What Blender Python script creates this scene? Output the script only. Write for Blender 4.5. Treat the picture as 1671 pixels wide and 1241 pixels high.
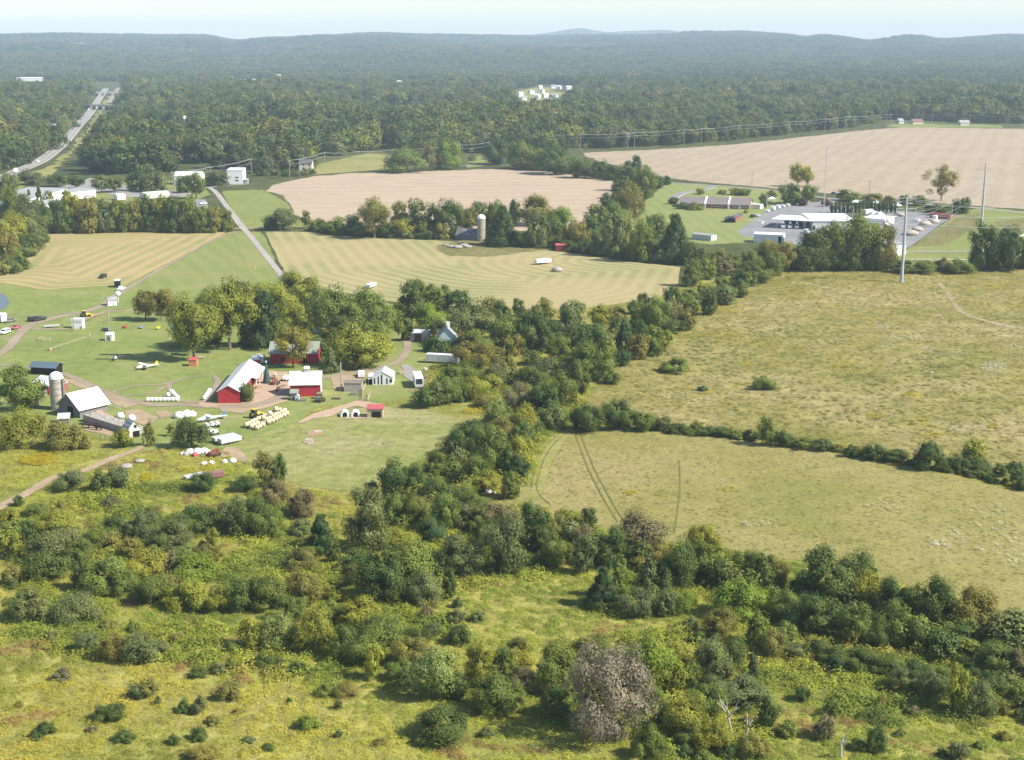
import bpy, bmesh, math, random
import numpy as np
from mathutils import Vector, geometry

for o in list(bpy.data.objects):
    bpy.data.objects.remove(o)
SC = bpy.context.scene
COL = SC.collection

# ------------------------------------------------------------------ camera
CAM_H = 100.0
F_PX = 2316.0                       # focal length in photograph pixels (1671 wide)
CXP, CYP = 835.5, 620.5
PITCH = math.atan((CYP - 72.0) / F_PX)
cam_data = bpy.data.cameras.new('camera')
cam_data.sensor_fit = 'HORIZONTAL'
cam_data.sensor_width = 36.0
cam_data.lens = 36.0 * F_PX / 1671.0
cam_data.clip_start = 1.0
cam_data.clip_end = 60000.0
cam = bpy.data.objects.new('camera', cam_data)
cam.location = (0, 0, CAM_H)
cam.rotation_euler = (math.pi / 2 - PITCH, 0, 0)
COL.objects.link(cam)
SC.camera = cam

# ------------------------------------------------------------------ sky, sun, exposure
SUN_EL, SUN_BACK = math.radians(42), math.radians(17)   # sun stands to the right, a little behind the camera
world = bpy.data.worlds.new('World')
SC.world = world
world.use_nodes = True
wn = world.node_tree
bg = wn.nodes['Background']
sky = wn.nodes.new('ShaderNodeTexSky')
sky.sky_type = 'NISHITA'
sky.sun_disc = False
sky.sun_elevation = SUN_EL
sky.sun_rotation = math.pi / 2 + SUN_BACK
sky.altitude = 0
sky.air_density = 1.0
sky.dust_density = 0.3
sky.ozone_density = 1.0
wn.links.new(sky.outputs[0], bg.inputs[0])
bg.inputs[1].default_value = 0.10
sun_data = bpy.data.lights.new('sun', 'SUN')
sun_data.energy = 5.0
sun_data.angle = math.radians(0.53)
sun_data.color = (1.0, 0.94, 0.82)
sun = bpy.data.objects.new('sun', sun_data)
sd = Vector((math.cos(SUN_EL) * math.cos(SUN_BACK), -math.cos(SUN_EL) * math.sin(SUN_BACK), math.sin(SUN_EL)))
sun.rotation_euler = sd.to_track_quat('Z', 'Y').to_euler()
sun.location = (200, -60, 300)
COL.objects.link(sun)
SC.view_settings.view_transform = 'Standard'
SC.view_settings.look = 'None'
SC.view_settings.gamma = 1.0
SC.view_settings.use_curve_mapping = False
SC.view_settings.exposure = 0.83
SC.render.engine = 'CYCLES'
SC.cycles.max_bounces = 6
SC.cycles.diffuse_bounces = 3
SC.cycles.glossy_bounces = 2
SC.cycles.transmission_bounces = 4
SC.cycles.transparent_max_bounces = 8
SC.cycles.volume_bounces = 4

# ------------------------------------------------------------------ measuring the place from the photograph
CP, SP = math.cos(PITCH), math.sin(PITCH)

def ray(px, py):
    a = (px - CXP) / F_PX
    b = (CYP - py) / F_PX
    return a, CP + b * SP, -SP + b * CP        # world direction (x, y, z)

def G(px, py, z=0.0):
    """the point of the level z that is seen at this pixel of the photograph"""
    dx, dy, dz = ray(px, py)
    t = (z - CAM_H) / dz
    return Vector((dx * t, dy * t, z))

def depth_of(x, y, z):
    return y * CP - (z - CAM_H) * SP

def mpp(px, py, z=0.0):
    p = G(px, py, z)
    return depth_of(*p) / F_PX

def to_px(x, y, z):
    """numpy: world -> photograph pixel"""
    d = y * CP - (z - CAM_H) * SP
    u = y * SP + (z - CAM_H) * CP
    d = np.where(d < 1, 1, d)
    return CXP + F_PX * x / d, CYP - F_PX * u / d

# ------------------------------------------------------------------ noise
_rs = np.random.RandomState(7)
_NT = _rs.rand(8, 256, 256)

def vnoise(x, y, s, k=0):
    x = np.asarray(x, float) / s
    y = np.asarray(y, float) / s
    ix = np.floor(x).astype(int); iy = np.floor(y).astype(int)
    fx = x - ix; fy = y - iy
    fx = fx * fx * (3 - 2 * fx); fy = fy * fy * (3 - 2 * fy)
    T = _NT[k % 8]
    a = T[ix % 256, iy % 256]; b = T[(ix + 1) % 256, iy % 256]
    c = T[ix % 256, (iy + 1) % 256]; d = T[(ix + 1) % 256, (iy + 1) % 256]
    return (a * (1 - fx) + b * fx) * (1 - fy) + (c * (1 - fx) + d * fx) * fy

def fbm(x, y, s, k=0):
    return (vnoise(x, y, s, k) + 0.5 * vnoise(x, y, s / 2.1, k + 1) + 0.25 * vnoise(x, y, s / 4.3, k + 2)) / 1.75

def sstep(a, b, x):
    t = np.clip((np.asarray(x, float) - a) / (b - a), 0, 1)
    return t * t * (3 - 2 * t)

def in_poly(px, py, poly):
    px = np.asarray(px, float); py = np.asarray(py, float)
    ins = np.zeros(px.shape, bool)
    n = len(poly)
    for i in range(n):
        x0, y0 = poly[i]; x1, y1 = poly[(i + 1) % n]
        if y0 == y1:
            continue
        c = (y0 > py) != (y1 > py)
        ins ^= c & (px < (x1 - x0) * (py - y0) / (y1 - y0) + x0)
    return ins

# ------------------------------------------------------------------ objects
def heading(px, py, deg):
    """world heading of a direction seen at this screen angle"""
    a = math.radians(deg); p = G(px, py); q = G(px + 4 * math.cos(a), py - 4 * math.sin(a))
    return math.atan2(q.y - p.y, q.x - p.x)

def put(name, data, parent=None, loc=None, rotz=0.0):
    o = bpy.data.objects.new(name, data)
    COL.objects.link(o)
    if parent is not None:
        o.parent = parent
    if loc is not None:
        o.location = loc
    if rotz:
        o.rotation_euler = (0, 0, rotz)
    return o

def tag(o, label=None, cat=None, group=None, kind=None):
    if label: o['label'] = label
    if cat: o['category'] = cat
    if group: o['group'] = group
    if kind: o['kind'] = kind
    return o

def thing(name, label, cat, loc=(0, 0, 0), rotz=0.0, group=None):
    return tag(put(name, None, None, loc, rotz), label, cat, group)

KIDS = {}
def dup(root, loc, rotz, label, group=None, color=None, scale=None):
    """a copy of a thing with copies of its parts and sub-parts, sharing mesh data"""
    def cp(o, par):
        c = o.copy(); COL.objects.link(c)
        c.parent = par
        if color is not None and o.get('paint'):
            c.color = (*color, 1)
        for ch in o.children:
            cp(ch, c)
        return c
    r = cp(root, None)
    r.location = loc; r.rotation_euler = (0, 0, rotz)
    r['label'] = label
    if group: r['group'] = group
    if scale: r.scale = (scale,) * 3
    return r

def retag(root, loc, rotz, label, group=None, color=None):
    root.location = loc; root.rotation_euler = (0, 0, rotz); root['label'] = label
    if group: root['group'] = group
    def rec(o):
        if color is not None and o.get('paint'):
            o.color = (*color, 1)
        for ch in o.children: rec(ch)
    rec(root)
    return root

class MB:
    """collects shapes for ONE mesh object"""
    def __init__(s):
        s.v = []; s.f = []
    def add(s, vs, fs):
        n = len(s.v)
        s.v += [tuple(v) for v in vs]
        s.f += [tuple(i + n for i in f) for f in fs]
        return s
    def box(s, x0, x1, y0, y1, z0, z1):
        return s.add([(x0, y0, z0), (x1, y0, z0), (x1, y1, z0), (x0, y1, z0), (x0, y0, z1), (x1, y0, z1), (x1, y1, z1), (x0, y1, z1)],
                     [(3, 2, 1, 0), (4, 5, 6, 7), (0, 1, 5, 4), (1, 2, 6, 5), (2, 3, 7, 6), (3, 0, 4, 7)])
    def prism(s, prof, axis, a, b):
        """closed profile (list of 2-D points) extruded along axis 'x' or 'y' from a to b"""
        n = len(prof)
        if axis == 'x':
            vs = [(a, p, q) for p, q in prof] + [(b, p, q) for p, q in prof]
        elif axis == 'y':
            vs = [(p, a, q) for p, q in prof] + [(p, b, q) for p, q in prof]
        else:
            vs = [(p, q, a) for p, q in prof] + [(p, q, b) for p, q in prof]
        fs = [tuple(range(n))[::-1], tuple(range(n, 2 * n))]
        fs += [(i, (i + 1) % n, n + (i + 1) % n, n + i) for i in range(n)]
        return s.add(vs, fs)
    def cyl(s, p0, p1, r0, r1=None, n=8, cap=True):
        r1 = r0 if r1 is None else r1
        p0 = Vector(p0); p1 = Vector(p1)
        d = (p1 - p0).normalized()
        u = d.orthogonal().normalized(); w = d.cross(u)
        vs = []
        for p, r in ((p0, r0), (p1, r1)):
            for i in range(n):
                a = 2 * math.pi * i / n
                vs.append(p + u * (math.cos(a) * r) + w * (math.sin(a) * r))
        fs = [(i, (i + 1) % n, n + (i + 1) % n, n + i) for i in range(n)]
        if cap:
            fs += [tuple(range(n))[::-1], tuple(range(n, 2 * n))]
        return s.add(vs, fs)
    def tube(s, pts, r, n=5):
        for a, b in zip(pts, pts[1:]):
            s.cyl(a, b, r, r, n, False)
        return s
    def lathe(s, prof, n=16, c=(0, 0, 0)):
        vs = []; fs = []
        for r, z in prof:
            for i in range(n):
                a = 2 * math.pi * i / n
                vs.append((c[0] + r * math.cos(a), c[1] + r * math.sin(a), c[2] + z))
        for k in range(len(prof) - 1):
            for i in range(n):
                j = (i + 1) % n
                fs.append((k * n + i, k * n + j, (k + 1) * n + j, (k + 1) * n + i))
        fs.append(tuple(range(n))[::-1]); fs.append(tuple(range((len(prof) - 1) * n, len(prof) * n)))
        return s.add(vs, fs)
    def blob(s, c, r, sz=1.0, n=10, m=6, jit=0.15, seed=0):
        rg = random.Random(seed)
        vs = [(c[0], c[1], c[2] - r * sz)]; fs = []
        for k in range(1, m):
            ph = -math.pi / 2 + math.pi * k / m
            for i in range(n):
                a = 2 * math.pi * i / n
                q = r * (1 + jit * (rg.random() - .5) * 2)
                vs.append((c[0] + q * math.cos(ph) * math.cos(a), c[1] + q * math.cos(ph) * math.sin(a), c[2] + q * sz * math.sin(ph)))
        vs.append((c[0], c[1], c[2] + r * sz)); T = len(vs) - 1
        for i in range(n):
            j = (i + 1) % n
            fs.append((0, 1 + j, 1 + i)); fs.append((T, T - n + i, T - n + j))
            for k in range(m - 2):
                fs.append((1 + k * n + i, 1 + k * n + j, 1 + (k + 1) * n + j, 1 + (k + 1) * n + i))
        return s.add(vs, fs)
    def mesh(s, name, mat, smooth=False):
        me = bpy.data.meshes.new(name)
        me.from_pydata(s.v, [], s.f)
        if mat: me.materials.append(mat)
        if smooth:
            me.polygons.foreach_set('use_smooth', [True] * len(me.polygons))
        me.update()
        return me
    def build(s, name, mat, parent=None, loc=None, rotz=0.0, smooth=False, label=None, paint=False):
        o = put(name, s.mesh(name, mat, smooth), parent, loc, rotz)
        if label: o['label'] = label
        if paint: o['paint'] = 1
        return o

def np_mesh(name, V, F, mat=None, face_attr=None, smooth=False):
    """fast mesh from arrays; F is (n,3) or (n,4)"""
    me = bpy.data.meshes.new(name)
    V = np.ascontiguousarray(V, dtype=np.float32); F = np.ascontiguousarray(F, dtype=np.int32)
    k = F.shape[1]
    me.vertices.add(len(V)); me.vertices.foreach_set('co', V.ravel())
    me.loops.add(F.size); me.loops.foreach_set('vertex_index', F.ravel())
    me.polygons.add(len(F)); me.polygons.foreach_set('loop_start', np.arange(0, F.size, k, dtype=np.int32))
    if smooth:
        me.polygons.foreach_set('use_smooth', np.ones(len(F), bool))
    if mat: me.materials.append(mat)
    me.update(calc_edges=True)
    if face_attr:
        for nm, arr in face_attr.items():
            at = me.attributes.new(nm, 'FLOAT', 'FACE')
            at.data.foreach_set('value', np.ascontiguousarray(arr, dtype=np.float32))
    return me

# ------------------------------------------------------------------ materials
class NT:
    def __init__(s, name):
        s.m = bpy.data.materials.new(name); s.m.use_nodes = True
        s.t = s.m.node_tree; s.b = s.t.nodes['Principled BSDF']
        s.b.inputs['Specular IOR Level'].default_value = 0.25
    def n(s, typ, **kw):
        nd = s.t.nodes.new(typ)
        for k, v in kw.items():
            setattr(nd, k, v)
        return nd
    def l(s, a, b):
        s.t.links.new(a, b)
    def val(s, sock, v):
        if hasattr(v, 'is_linked') or isinstance(v, bpy.types.NodeSocket):
            s.l(v, sock)
        else:
            sock.default_value = v
    def pos(s):
        return s.n('ShaderNodeNewGeometry').outputs['Position']
    def noise(s, vec, scale, detail=3, rough=.55, dist=0.0):
        nd = s.n('ShaderNodeTexNoise')
        s.l(vec, nd.inputs['Vector'])
        nd.inputs['Scale'].default_value = scale; nd.inputs['Detail'].default_value = detail
        nd.inputs['Roughness'].default_value = rough; nd.inputs['Distortion'].default_value = dist
        return nd.outputs['Fac']
    def ramp(s, fac, stops, interp='LINEAR'):
        nd = s.n('ShaderNodeValToRGB'); s.l(fac, nd.inputs[0])
        cr = nd.color_ramp; cr.interpolation = interp
        while len(cr.elements) < len(stops): cr.elements.new(0.5)
        for e, (p, c) in zip(cr.elements, stops):
            e.position = p; e.color = (*c, 1) if len(c) == 3 else c
        return nd.outputs[0]
    def mix(s, fac, a, b, mode='MIX'):
        nd = s.n('ShaderNodeMix', data_type='RGBA', blend_type=mode)
        s.val(nd.inputs[0], fac)
        for sock, v in ((nd.inputs[6], a), (nd.inputs[7], b)):
            if isinstance(v, bpy.types.NodeSocket): s.l(v, sock)
            else: sock.default_value = (*v, 1)
        return nd.outputs[2]
    def math(s, op, a, b=0.0):
        nd = s.n('ShaderNodeMath', operation=op)
        s.val(nd.inputs[0], a); s.val(nd.inputs[1], b)
        return nd.outputs[0]
    def mapping(s, vec, scale=(1, 1, 1), rot=0.0):
        nd = s.n('ShaderNodeMapping'); s.l(vec, nd.inputs[0])
        nd.inputs['Scale'].default_value = scale; nd.inputs['Rotation'].default_value = (0, 0, rot)
        return nd.outputs[0]
    def bump(s, h, strength, dist):
        nd = s.n('ShaderNodeBump'); s.l(h, nd.inputs['Height'])
        nd.inputs['Strength'].default_value = strength; nd.inputs['Distance'].default_value = dist
        s.l(nd.outputs[0], s.b.inputs['Normal'])
    def done(s, col, rough=.9):
        s.val(s.b.inputs['Base Color'], col if isinstance(col, bpy.types.NodeSocket) else (*col, 1))
        s.b.inputs['Roughness'].default_value = rough
        return s.m

def gray(v): return (v, v, v)

def ragged(t, scale=.9):
    """ground cover thins out in a ragged way towards the border of its sheet"""
    e = t.n('ShaderNodeAttribute', attribute_name='edge').outputs['Fac']
    p = t.pos()
    n = t.math('ADD', t.math('MULTIPLY', t.noise(p, scale, 4, .7), .7), t.math('MULTIPLY', t.noise(p, scale * .18, 3, .6), .6))
    f = t.ramp(t.math('ADD', e, t.math('SUBTRACT', n, .65)), [(.30, gray(0)), (.55, gray(1))])
    tr = t.n('ShaderNodeBsdfTransparent'); mx = t.n('ShaderNodeMixShader')
    t.l(f, mx.inputs[0]); t.l(tr.outputs[0], mx.inputs[1]); t.l(t.b.outputs[0], mx.inputs[2])
    t.l(mx.outputs[0], t.t.nodes['Material Output'].inputs['Surface'])

def plain(name, col, rough=.7, var=.18, scale=1.5, metal=0.0, dirt=None):
    t = NT(name)
    oc = t.n('ShaderNodeTexCoord').outputs['Object']
    n1 = t.noise(oc, scale, 4)
    c = t.mix(1.0, col, t.ramp(n1, [(.25, gray(1 - var)), (.75, gray(1 + var * .6))]), 'MULTIPLY')
    if dirt:
        n2 = t.noise(oc, scale * .6, 5, .7)
        c = t.mix(t.ramp(n2, [(.52, gray(0)), (.68, gray(1))]), c, dirt)
    t.b.inputs['Metallic'].default_value = metal
    return t.done(c, rough)

def painted(name, rough=.35):
    t = NT(name)
    oi = t.n('ShaderNodeObjectInfo').outputs['Color']
    oc = t.n('ShaderNodeTexCoord').outputs['Object']
    c = t.mix(1.0, oi, t.ramp(t.noise(oc, 2.5, 3), [(.3, gray(.85)), (.7, gray(1.05))]), 'MULTIPLY')
    t.b.inputs['Specular IOR Level'].default_value = .5
    return t.done(c, rough)

def ribbed(name, col, col2, period, axis, rough=.5, rust=None, rust_lo=.55):
    """sheet-metal roofing or board siding: relief ribs along one axis of the object"""
    t = NT(name)
    oc = t.n('ShaderNodeTexCoord').outputs['Object']
    sx = t.n('ShaderNodeSeparateXYZ'); t.l(oc, sx.inputs[0])
    w = t.math('SINE', t.math('MULTIPLY', sx.outputs[axis], 2 * math.pi / period))
    c = t.mix(t.ramp(t.noise(oc, .7, 5, .65), [(.35, gray(0)), (.75, gray(1))]), col, col2)
    if rust:
        st = t.noise(t.mapping(oc, (1.6, .35, .35)), 1.2, 5, .7)
        c = t.mix(t.ramp(st, [(rust_lo, gray(0)), (rust_lo + .14, gray(.85))]), c, rust)
    t.bump(w, .5, .05)
    return t.done(c, rough)

def field_mat(name, cols, s1, s2, s3, mid=.5, fine=.35, bumpd=.15, stretch=(1, 1, 1), rot=0.0, patches=(), fade=.9):
    """ground cover: cols = list of colours met in wide patches; patches = (colour, scale, lo, hi) overlays"""
    t = NT(name)
    p = t.mapping(t.pos(), stretch, rot)
    n1 = t.noise(p, s1, 4, .6, .6)
    k = len(cols)
    c = t.ramp(n1, [(.3 + .4 * i / max(1, k - 1), cols[i]) for i in range(k)])
    n2 = t.noise(p, s2, 4, .65)
    c = t.mix(1.0, c, t.ramp(n2, [(.3, gray(1 - mid)), (.7, gray(1 + mid * .5))]), 'MULTIPLY')
    for pc, psc, lo, hi in patches:
        pn = t.noise(p, psc, 5, .62, .4)
        c = t.mix(t.ramp(pn, [(lo, gray(0)), (hi, gray(1))]), c, pc)
    n3 = t.noise(p, s3, 3, .7)
    c = t.mix(1.0, c, t.ramp(n3, [(.3, gray(1 - fine)), (.72, gray(1 + fine * .6))]), 'MULTIPLY')
    if bumpd:
        t.bump(t.math('ADD', n3, t.math('MULTIPLY', n2, 2.0)), .7, bumpd)
    t.b.inputs['Specular IOR Level'].default_value = .1
    t.done(c, .95)
    if fade: ragged(t, fade)
    return t.m

M = {}
M['floor'] = field_mat('woodland floor', [(.06, .075, .025), (.09, .105, .035), (.13, .13, .05)], .012, .09, 1.2, bumpd=.3, fade=0)
M['rough'] = field_mat('rough meadow', [(.215, .228, .048), (.28, .268, .062), (.335, .288, .088)], .03, .2, 1.5, bumpd=.35,
                       patches=((( .38, .28, .12), .045, .60, .74), ((.17, .20, .035), .11, .62, .74)), fade=0)
M['lawn'] = field_mat('farm lawn', [(.17, .215, .058), (.21, .245, .07), (.255, .26, .097)], .03, .25, 2.0, mid=.22, fine=.2, bumpd=.05,
                      patches=(((.27, .25, .13), .06, .60, .74),))
M['pasture'] = field_mat('grazed pasture', [(.20, .23, .065), (.255, .265, .085), (.33, .30, .15)], .035, .3, 1.6, mid=.3, fine=.3, bumpd=.1,
                         patches=(((.09, .13, .03), .25, .62, .72),))
M['meadow'] = field_mat('weedy meadow', [(.205, .195, .050), (.285, .245, .085), (.36, .29, .145)], .022, .13, 1.1, mid=.35, fine=.38, bumpd=.25,
                        patches=(((.30, .25, .02), .05, .60, .74), ((.36, .31, .20), .04, .62, .74), ((.11, .13, .03), .12, .62, .74)))
M['meadow2'] = field_mat('dry meadow', [(.215, .205, .056), (.265, .235, .082), (.305, .255, .112)], .025, .2, 1.2, mid=.16, fine=.3, bumpd=.15,
                         patches=(((.27, .25, .045), .06, .63, .76), ((.13, .145, .04), .12, .63, .76)))
M['bank'] = field_mat('mown bank', [(.185, .21, .06), (.235, .25, .08)], .03, .2, 1.5, mid=.2, fine=.2, bumpd=.05)
M['weedy'] = field_mat('weedy ground', [(.16, .15, .06), (.20, .19, .07), (.24, .20, .10)], .05, .25, 1.5, mid=.35, fine=.35, bumpd=.25)
M['drypath'] = field_mat('dry trodden grass', [(.31, .26, .14), (.37, .31, .19)], .05, .3, 1.5, mid=.25, fine=.3, bumpd=.1, fade=.5)
M['verge'] = field_mat('dry verge', [(.20, .21, .06), (.26, .25, .08), (.30, .27, .12)], .02, .1, .8, mid=.2, fine=.2, bumpd=.1)
M['asphalt'] = field_mat('asphalt', [(.20, .195, .20), (.24, .235, .24), (.28, .27, .27)], .04, .3, 3, mid=.12, fine=.1, bumpd=.01, fade=0)
M['road'] = field_mat('worn road', [(.27, .25, .23), (.31, .29, .27)], .05, .4, 3, mid=.1, fine=.12, bumpd=.01)
M['paleroad'] = field_mat('pale chip road', [(.33, .30, .27), (.38, .35, .315)], .05, .4, 3, mid=.1, fine=.12, bumpd=.01)
M['rut'] = field_mat('flattened grass', [(.15, .15, .045), (.21, .19, .07)], .08, .4, 2, mid=.3, fine=.3, bumpd=.1, fade=2.0)
M['gravel'] = field_mat('gravel', [(.26, .205, .145), (.305, .245, .18), (.35, .28, .205)], .06, .4, 3, mid=.15, fine=.2, bumpd=.03)
M['dirt'] = field_mat('dirt', [(.32, .235, .145), (.38, .285, .185), (.28, .22, .14)], .06, .35, 2, mid=.2, fine=.2, bumpd=.08)
M['dust'] = field_mat('pink dust', [(.40, .28, .195), (.45, .325, .235)], .06, .35, 2, mid=.12, fine=.12, bumpd=.04)
M['concrete'] = field_mat('concrete', [(.50, .46, .42), (.58, .54, .49)], .1, .5, 3, mid=.1, fine=.1, bumpd=.01, fade=0)
M['line'] = plain('line paint', (.8, .8, .78), .6)
M['yellow_line'] = plain('yellow paint', (.75, .58, .12), .6)

def rows_mat(name, pale, green, period, jit=.8, tint=None, amp=.23):
    t = NT(name)
    at = t.n('ShaderNodeAttribute', attribute_name='row').outputs['Fac']
    p = t.pos()
    wob = t.math('MULTIPLY', t.math('SUBTRACT', t.noise(p, .06, 2), .5), jit * period)
    w = t.math('SINE', t.math('MULTIPLY', t.math('ADD', at, wob), 2 * math.pi / period))
    w = t.math('ADD', t.math('MULTIPLY', w, amp), t.math('ADD', t.math('MULTIPLY', t.noise(p, .9, 4, .7), .9), .05))
    base = t.mix(t.ramp(t.noise(p, .014, 3, .6, .5), [(.40, gray(0)), (.62, gray(1))]), green, tint or green)
    dry = t.ramp(t.noise(p, .02, 3), [(.3, gray(.45)), (.62, gray(1))])
    c = t.mix(t.math('MULTIPLY', t.ramp(w, [(.34, gray(0)), (.74, gray(1))]), dry), base, pale)
    c = t.mix(1.0, c, t.ramp(t.noise(p, 2.0, 3), [(.3, gray(.85)), (.7, gray(1.1))]), 'MULTIPLY')
    t.bump(w, .5, .25)
    t.b.inputs['Specular IOR Level'].default_value = .1
    t.done(c, .95); ragged(t, .5)
    return t.m
M['stubble'] = rows_mat('brown stubble', (.425, .33, .24), (.365, .28, .20), 26.0, 1.6, (.395, .305, .215), .24)
M['stubble2'] = rows_mat('grey stubble', (.385, .305, .22), (.315, .25, .175), 17.0, 1.8, (.345, .275, .195), .19)
M['hay'] = rows_mat('cut hay', (.41, .30, .145), (.25, .24, .095), 8.0, .3, tint=(.33, .275, .135))
M['hay2'] = rows_mat('cut hay on slope', (.37, .305, .155), (.235, .235, .095), 7.0, .3, tint=(.335, .28, .14))
M['mown'] = rows_mat('mown grass', (.23, .24, .085), (.175, .21, .06), 9.0, tint=(.24, .235, .09))
M['school_grass'] = rows_mat('striped lawn', (.23, .245, .085), (.185, .22, .07), 8.0, jit=.1, tint=(.235, .24, .09))

def water_mat():
    t = NT('pond water')
    t.bump(t.noise(t.pos(), .8, 3), .15, .05)
    t.b.inputs['Specular IOR Level'].default_value = .6
    return t.done((.10, .115, .12), .3)
M['water'] = water_mat()
M['white'] = plain('white siding', (.76, .76, .75), .6, .1)
M['whitedirty'] = plain('weathered white', (.68, .67, .65), .7, .2, dirt=(.45, .41, .37))
M['wrap'] = plain('white bale wrap', (.76, .75, .68), .4, .12, 2.2)
M['haybale'] = plain('straw bale', (.50, .44, .31), .9, .3, 4)
M['red'] = ribbed('red boards', (.40, .030, .038), (.46, .05, .055), .35, 0, .7)
M['redy'] = ribbed('red boards side', (.40, .030, .038), (.46, .05, .055), .35, 1, .7)
M['darkred'] = plain('dull red paint', (.26, .045, .045), .7, .3)
M['roofwhite'] = ribbed('white metal roof', (.62, .63, .64), (.70, .70, .70), .9, 1, .45)
M['roofwhitex'] = ribbed('white metal roof ribs', (.62, .63, .64), (.70, .70, .70), .9, 0, .45)
M['rooforust'] = ribbed('rust streaked roof', (.66, .65, .64), (.72, .71, .70), .8, 0, .5, rust=(.46, .29, .24), rust_lo=.49)
M['rooftin'] = ribbed('aged tin roof', (.60, .60, .60), (.70, .69, .68), .8, 0, .5, rust=(.44, .40, .37), rust_lo=.52)
M['roofgrey'] = ribbed('grey metal roof', (.30, .31, .31), (.38, .38, .37), .8, 0, .5)
M['roofgreen'] = ribbed('grey green roof', (.25, .28, .23), (.31, .33, .28), .8, 0, .6)
M['roofteal'] = ribbed('slate blue roof', (.085, .13, .16), (.11, .16, .19), .8, 0, .45)
M['roofshingle'] = plain('brown grey shingles', (.20, .165, .165), .9, .2, 2)
M['roofold'] = plain('collapsed shingles', (.16, .15, .17), .9, .5, 1.2, dirt=(.42, .40, .42))
M['roofdark'] = plain('dark shingles', (.10, .10, .11), .9, .2, 2)
M['roofred'] = plain('faded red roof', (.42, .10, .10), .7, .2, 2)
M['stone'] = plain('field stone', (.36, .33, .29), .9, .4, 2.5, dirt=(.22, .19, .16))
M['stave'] = plain('concrete staves', (.42, .37, .30), .8, .25, 1.2, dirt=(.30, .26, .21))
M['galv'] = plain('galvanised steel', (.50, .51, .52), .45, .15, 1.5)
M['pole'] = plain('grey steel pole', (.42, .44, .46), .5, .1, .5)
M['wood'] = plain('weathered wood', (.24, .18, .13), .9, .35, 2)
M['paleboard'] = plain('pale boards', (.46, .38, .26), .8, .25, 2)
M['greyboard'] = plain('grey boards', (.20, .19, .18), .9, .35, 1.6)
M['brick'] = plain('red brick', (.33, .11, .085), .9, .25, 2.5)
M['cream'] = plain('cream wall', (.62, .56, .46), .8, .12)
M['orange'] = plain('orange boards', (.52, .22, .11), .8, .15)
M['glass'] = plain('dark glass', (.035, .045, .055), .12, .1)
M['dark'] = plain('dark opening', (.015, .014, .013), .95, .2)  # near-black panels painted as the shade inside openings; also plain black parts
M['tyre'] = plain('tyre rubber', (.03, .03, .03), .9, .2)
M['rust'] = plain('rusty iron', (.22, .09, .06), .9, .4, 3)
M['yellow'] = plain('yellow paint on steel', (.72, .50, .05), .5, .12)
M['bark'] = plain('bark', (.20, .16, .12), .95, .35, 3)
M['palebark'] = plain('bleached dead wood', (.52, .48, .44), .9, .3, 3)
M['cow'] = plain('dark hide', (.025, .02, .018), .8, .3)
M['tarp'] = plain('white tarpaulin', (.78, .78, .77), .5, .12)
M['wire'] = plain('line wire', (.40, .41, .42), .4, .1)
M['paint'] = painted('paint')
M['gravelheap'] = plain('sand and gravel', (.46, .39, .32), .95, .3, 1.0)
M['soil'] = plain('turned soil', (.36, .24, .15), .95, .4, 1.5)
# ------------------------------------------------------------------ lie of the land
RIDGE = np.array([(-900, 61.0), (-400, 58.4), (0, 57.0), (100, 55.6), (200, 57.0), (330, 58.4), (385, 66.5), (450, 62.4), (540, 58.4), (610, 54.3), (700, 57.0), (800, 58.4),
                  (870, 59.7), (950, 58.4), (1050, 58.4), (1150, 53.0), (1206, 51.6), (1258, 54.3), (1317, 59.7), (1343, 57.0), (1420, 66.5), (1485, 58.4),
                  (1537, 63.8), (1640, 59.7), (1700, 62.4), (2100, 58.4), (2600, 61.0)], float)
MOUNT = np.array([(-900, 75), (700, 75), (760, 62), (820, 55), (870, 54), (905, 49), (945, 43), (990, 50), (1030, 48), (1085, 46), (1125, 51), (1190, 60), (1260, 75), (2600, 75)], float)

MIDR = np.array([(-900, 86), (0, 83), (200, 87), (390, 76), (560, 70), (700, 74), (830, 82), (950, 77), (1100, 69), (1250, 74), (1400, 82), (1550, 73), (1700, 77), (2600, 82)], float)

def above(py, D):
    return CAM_H + D * np.tan(np.arctan((CYP - py) / F_PX) - PITCH)

def ss_interp(x, tab):
    i = np.clip(np.searchsorted(tab[:, 0], x) - 1, 0, len(tab) - 2)
    x0 = tab[i, 0]; x1 = tab[i + 1, 0]
    t = np.clip((x - x0) / (x1 - x0), 0, 1); t = t * t * (3 - 2 * t)
    return tab[i, 1] * (1 - t) + tab[i + 1, 1] * t

def terrain(x, y):
    x = np.asarray(x, float); y = np.asarray(y, float)
    D = np.hypot(x, y)
    yy = np.maximum(y, 1.0)
    px = np.clip(CXP + F_PX * (x / yy) / CP, -900, 2600)
    zr = above(ss_interp(px, RIDGE), 10500.0) - 17 + 10 * (fbm(x, y, 1500, 2) - .5)
    rise = sstep(4400, 10500, D) * (1 - .75 * sstep(10700, 12500, D))
    z = zr * rise
    z = z + sstep(3200, 5600, D) * (1 - sstep(9000, 10500, D)) * 78 * (fbm(x, y, 1150, 4) - .42)
    z = np.maximum(z, (above(ss_interp(px, MIDR), 7400.0) - 18) * np.exp(-((D - 7400 - 500 * np.sin(px / 170)) / 750.0) ** 2))
    zm = above(ss_interp(px, MOUNT), 14500.0) - 17
    z = np.maximum(z, zm * np.exp(-((D - 14500) / 800.0) ** 2) * (D > 12400))
    return np.where(D < 3200, 0.0, z)

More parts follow.
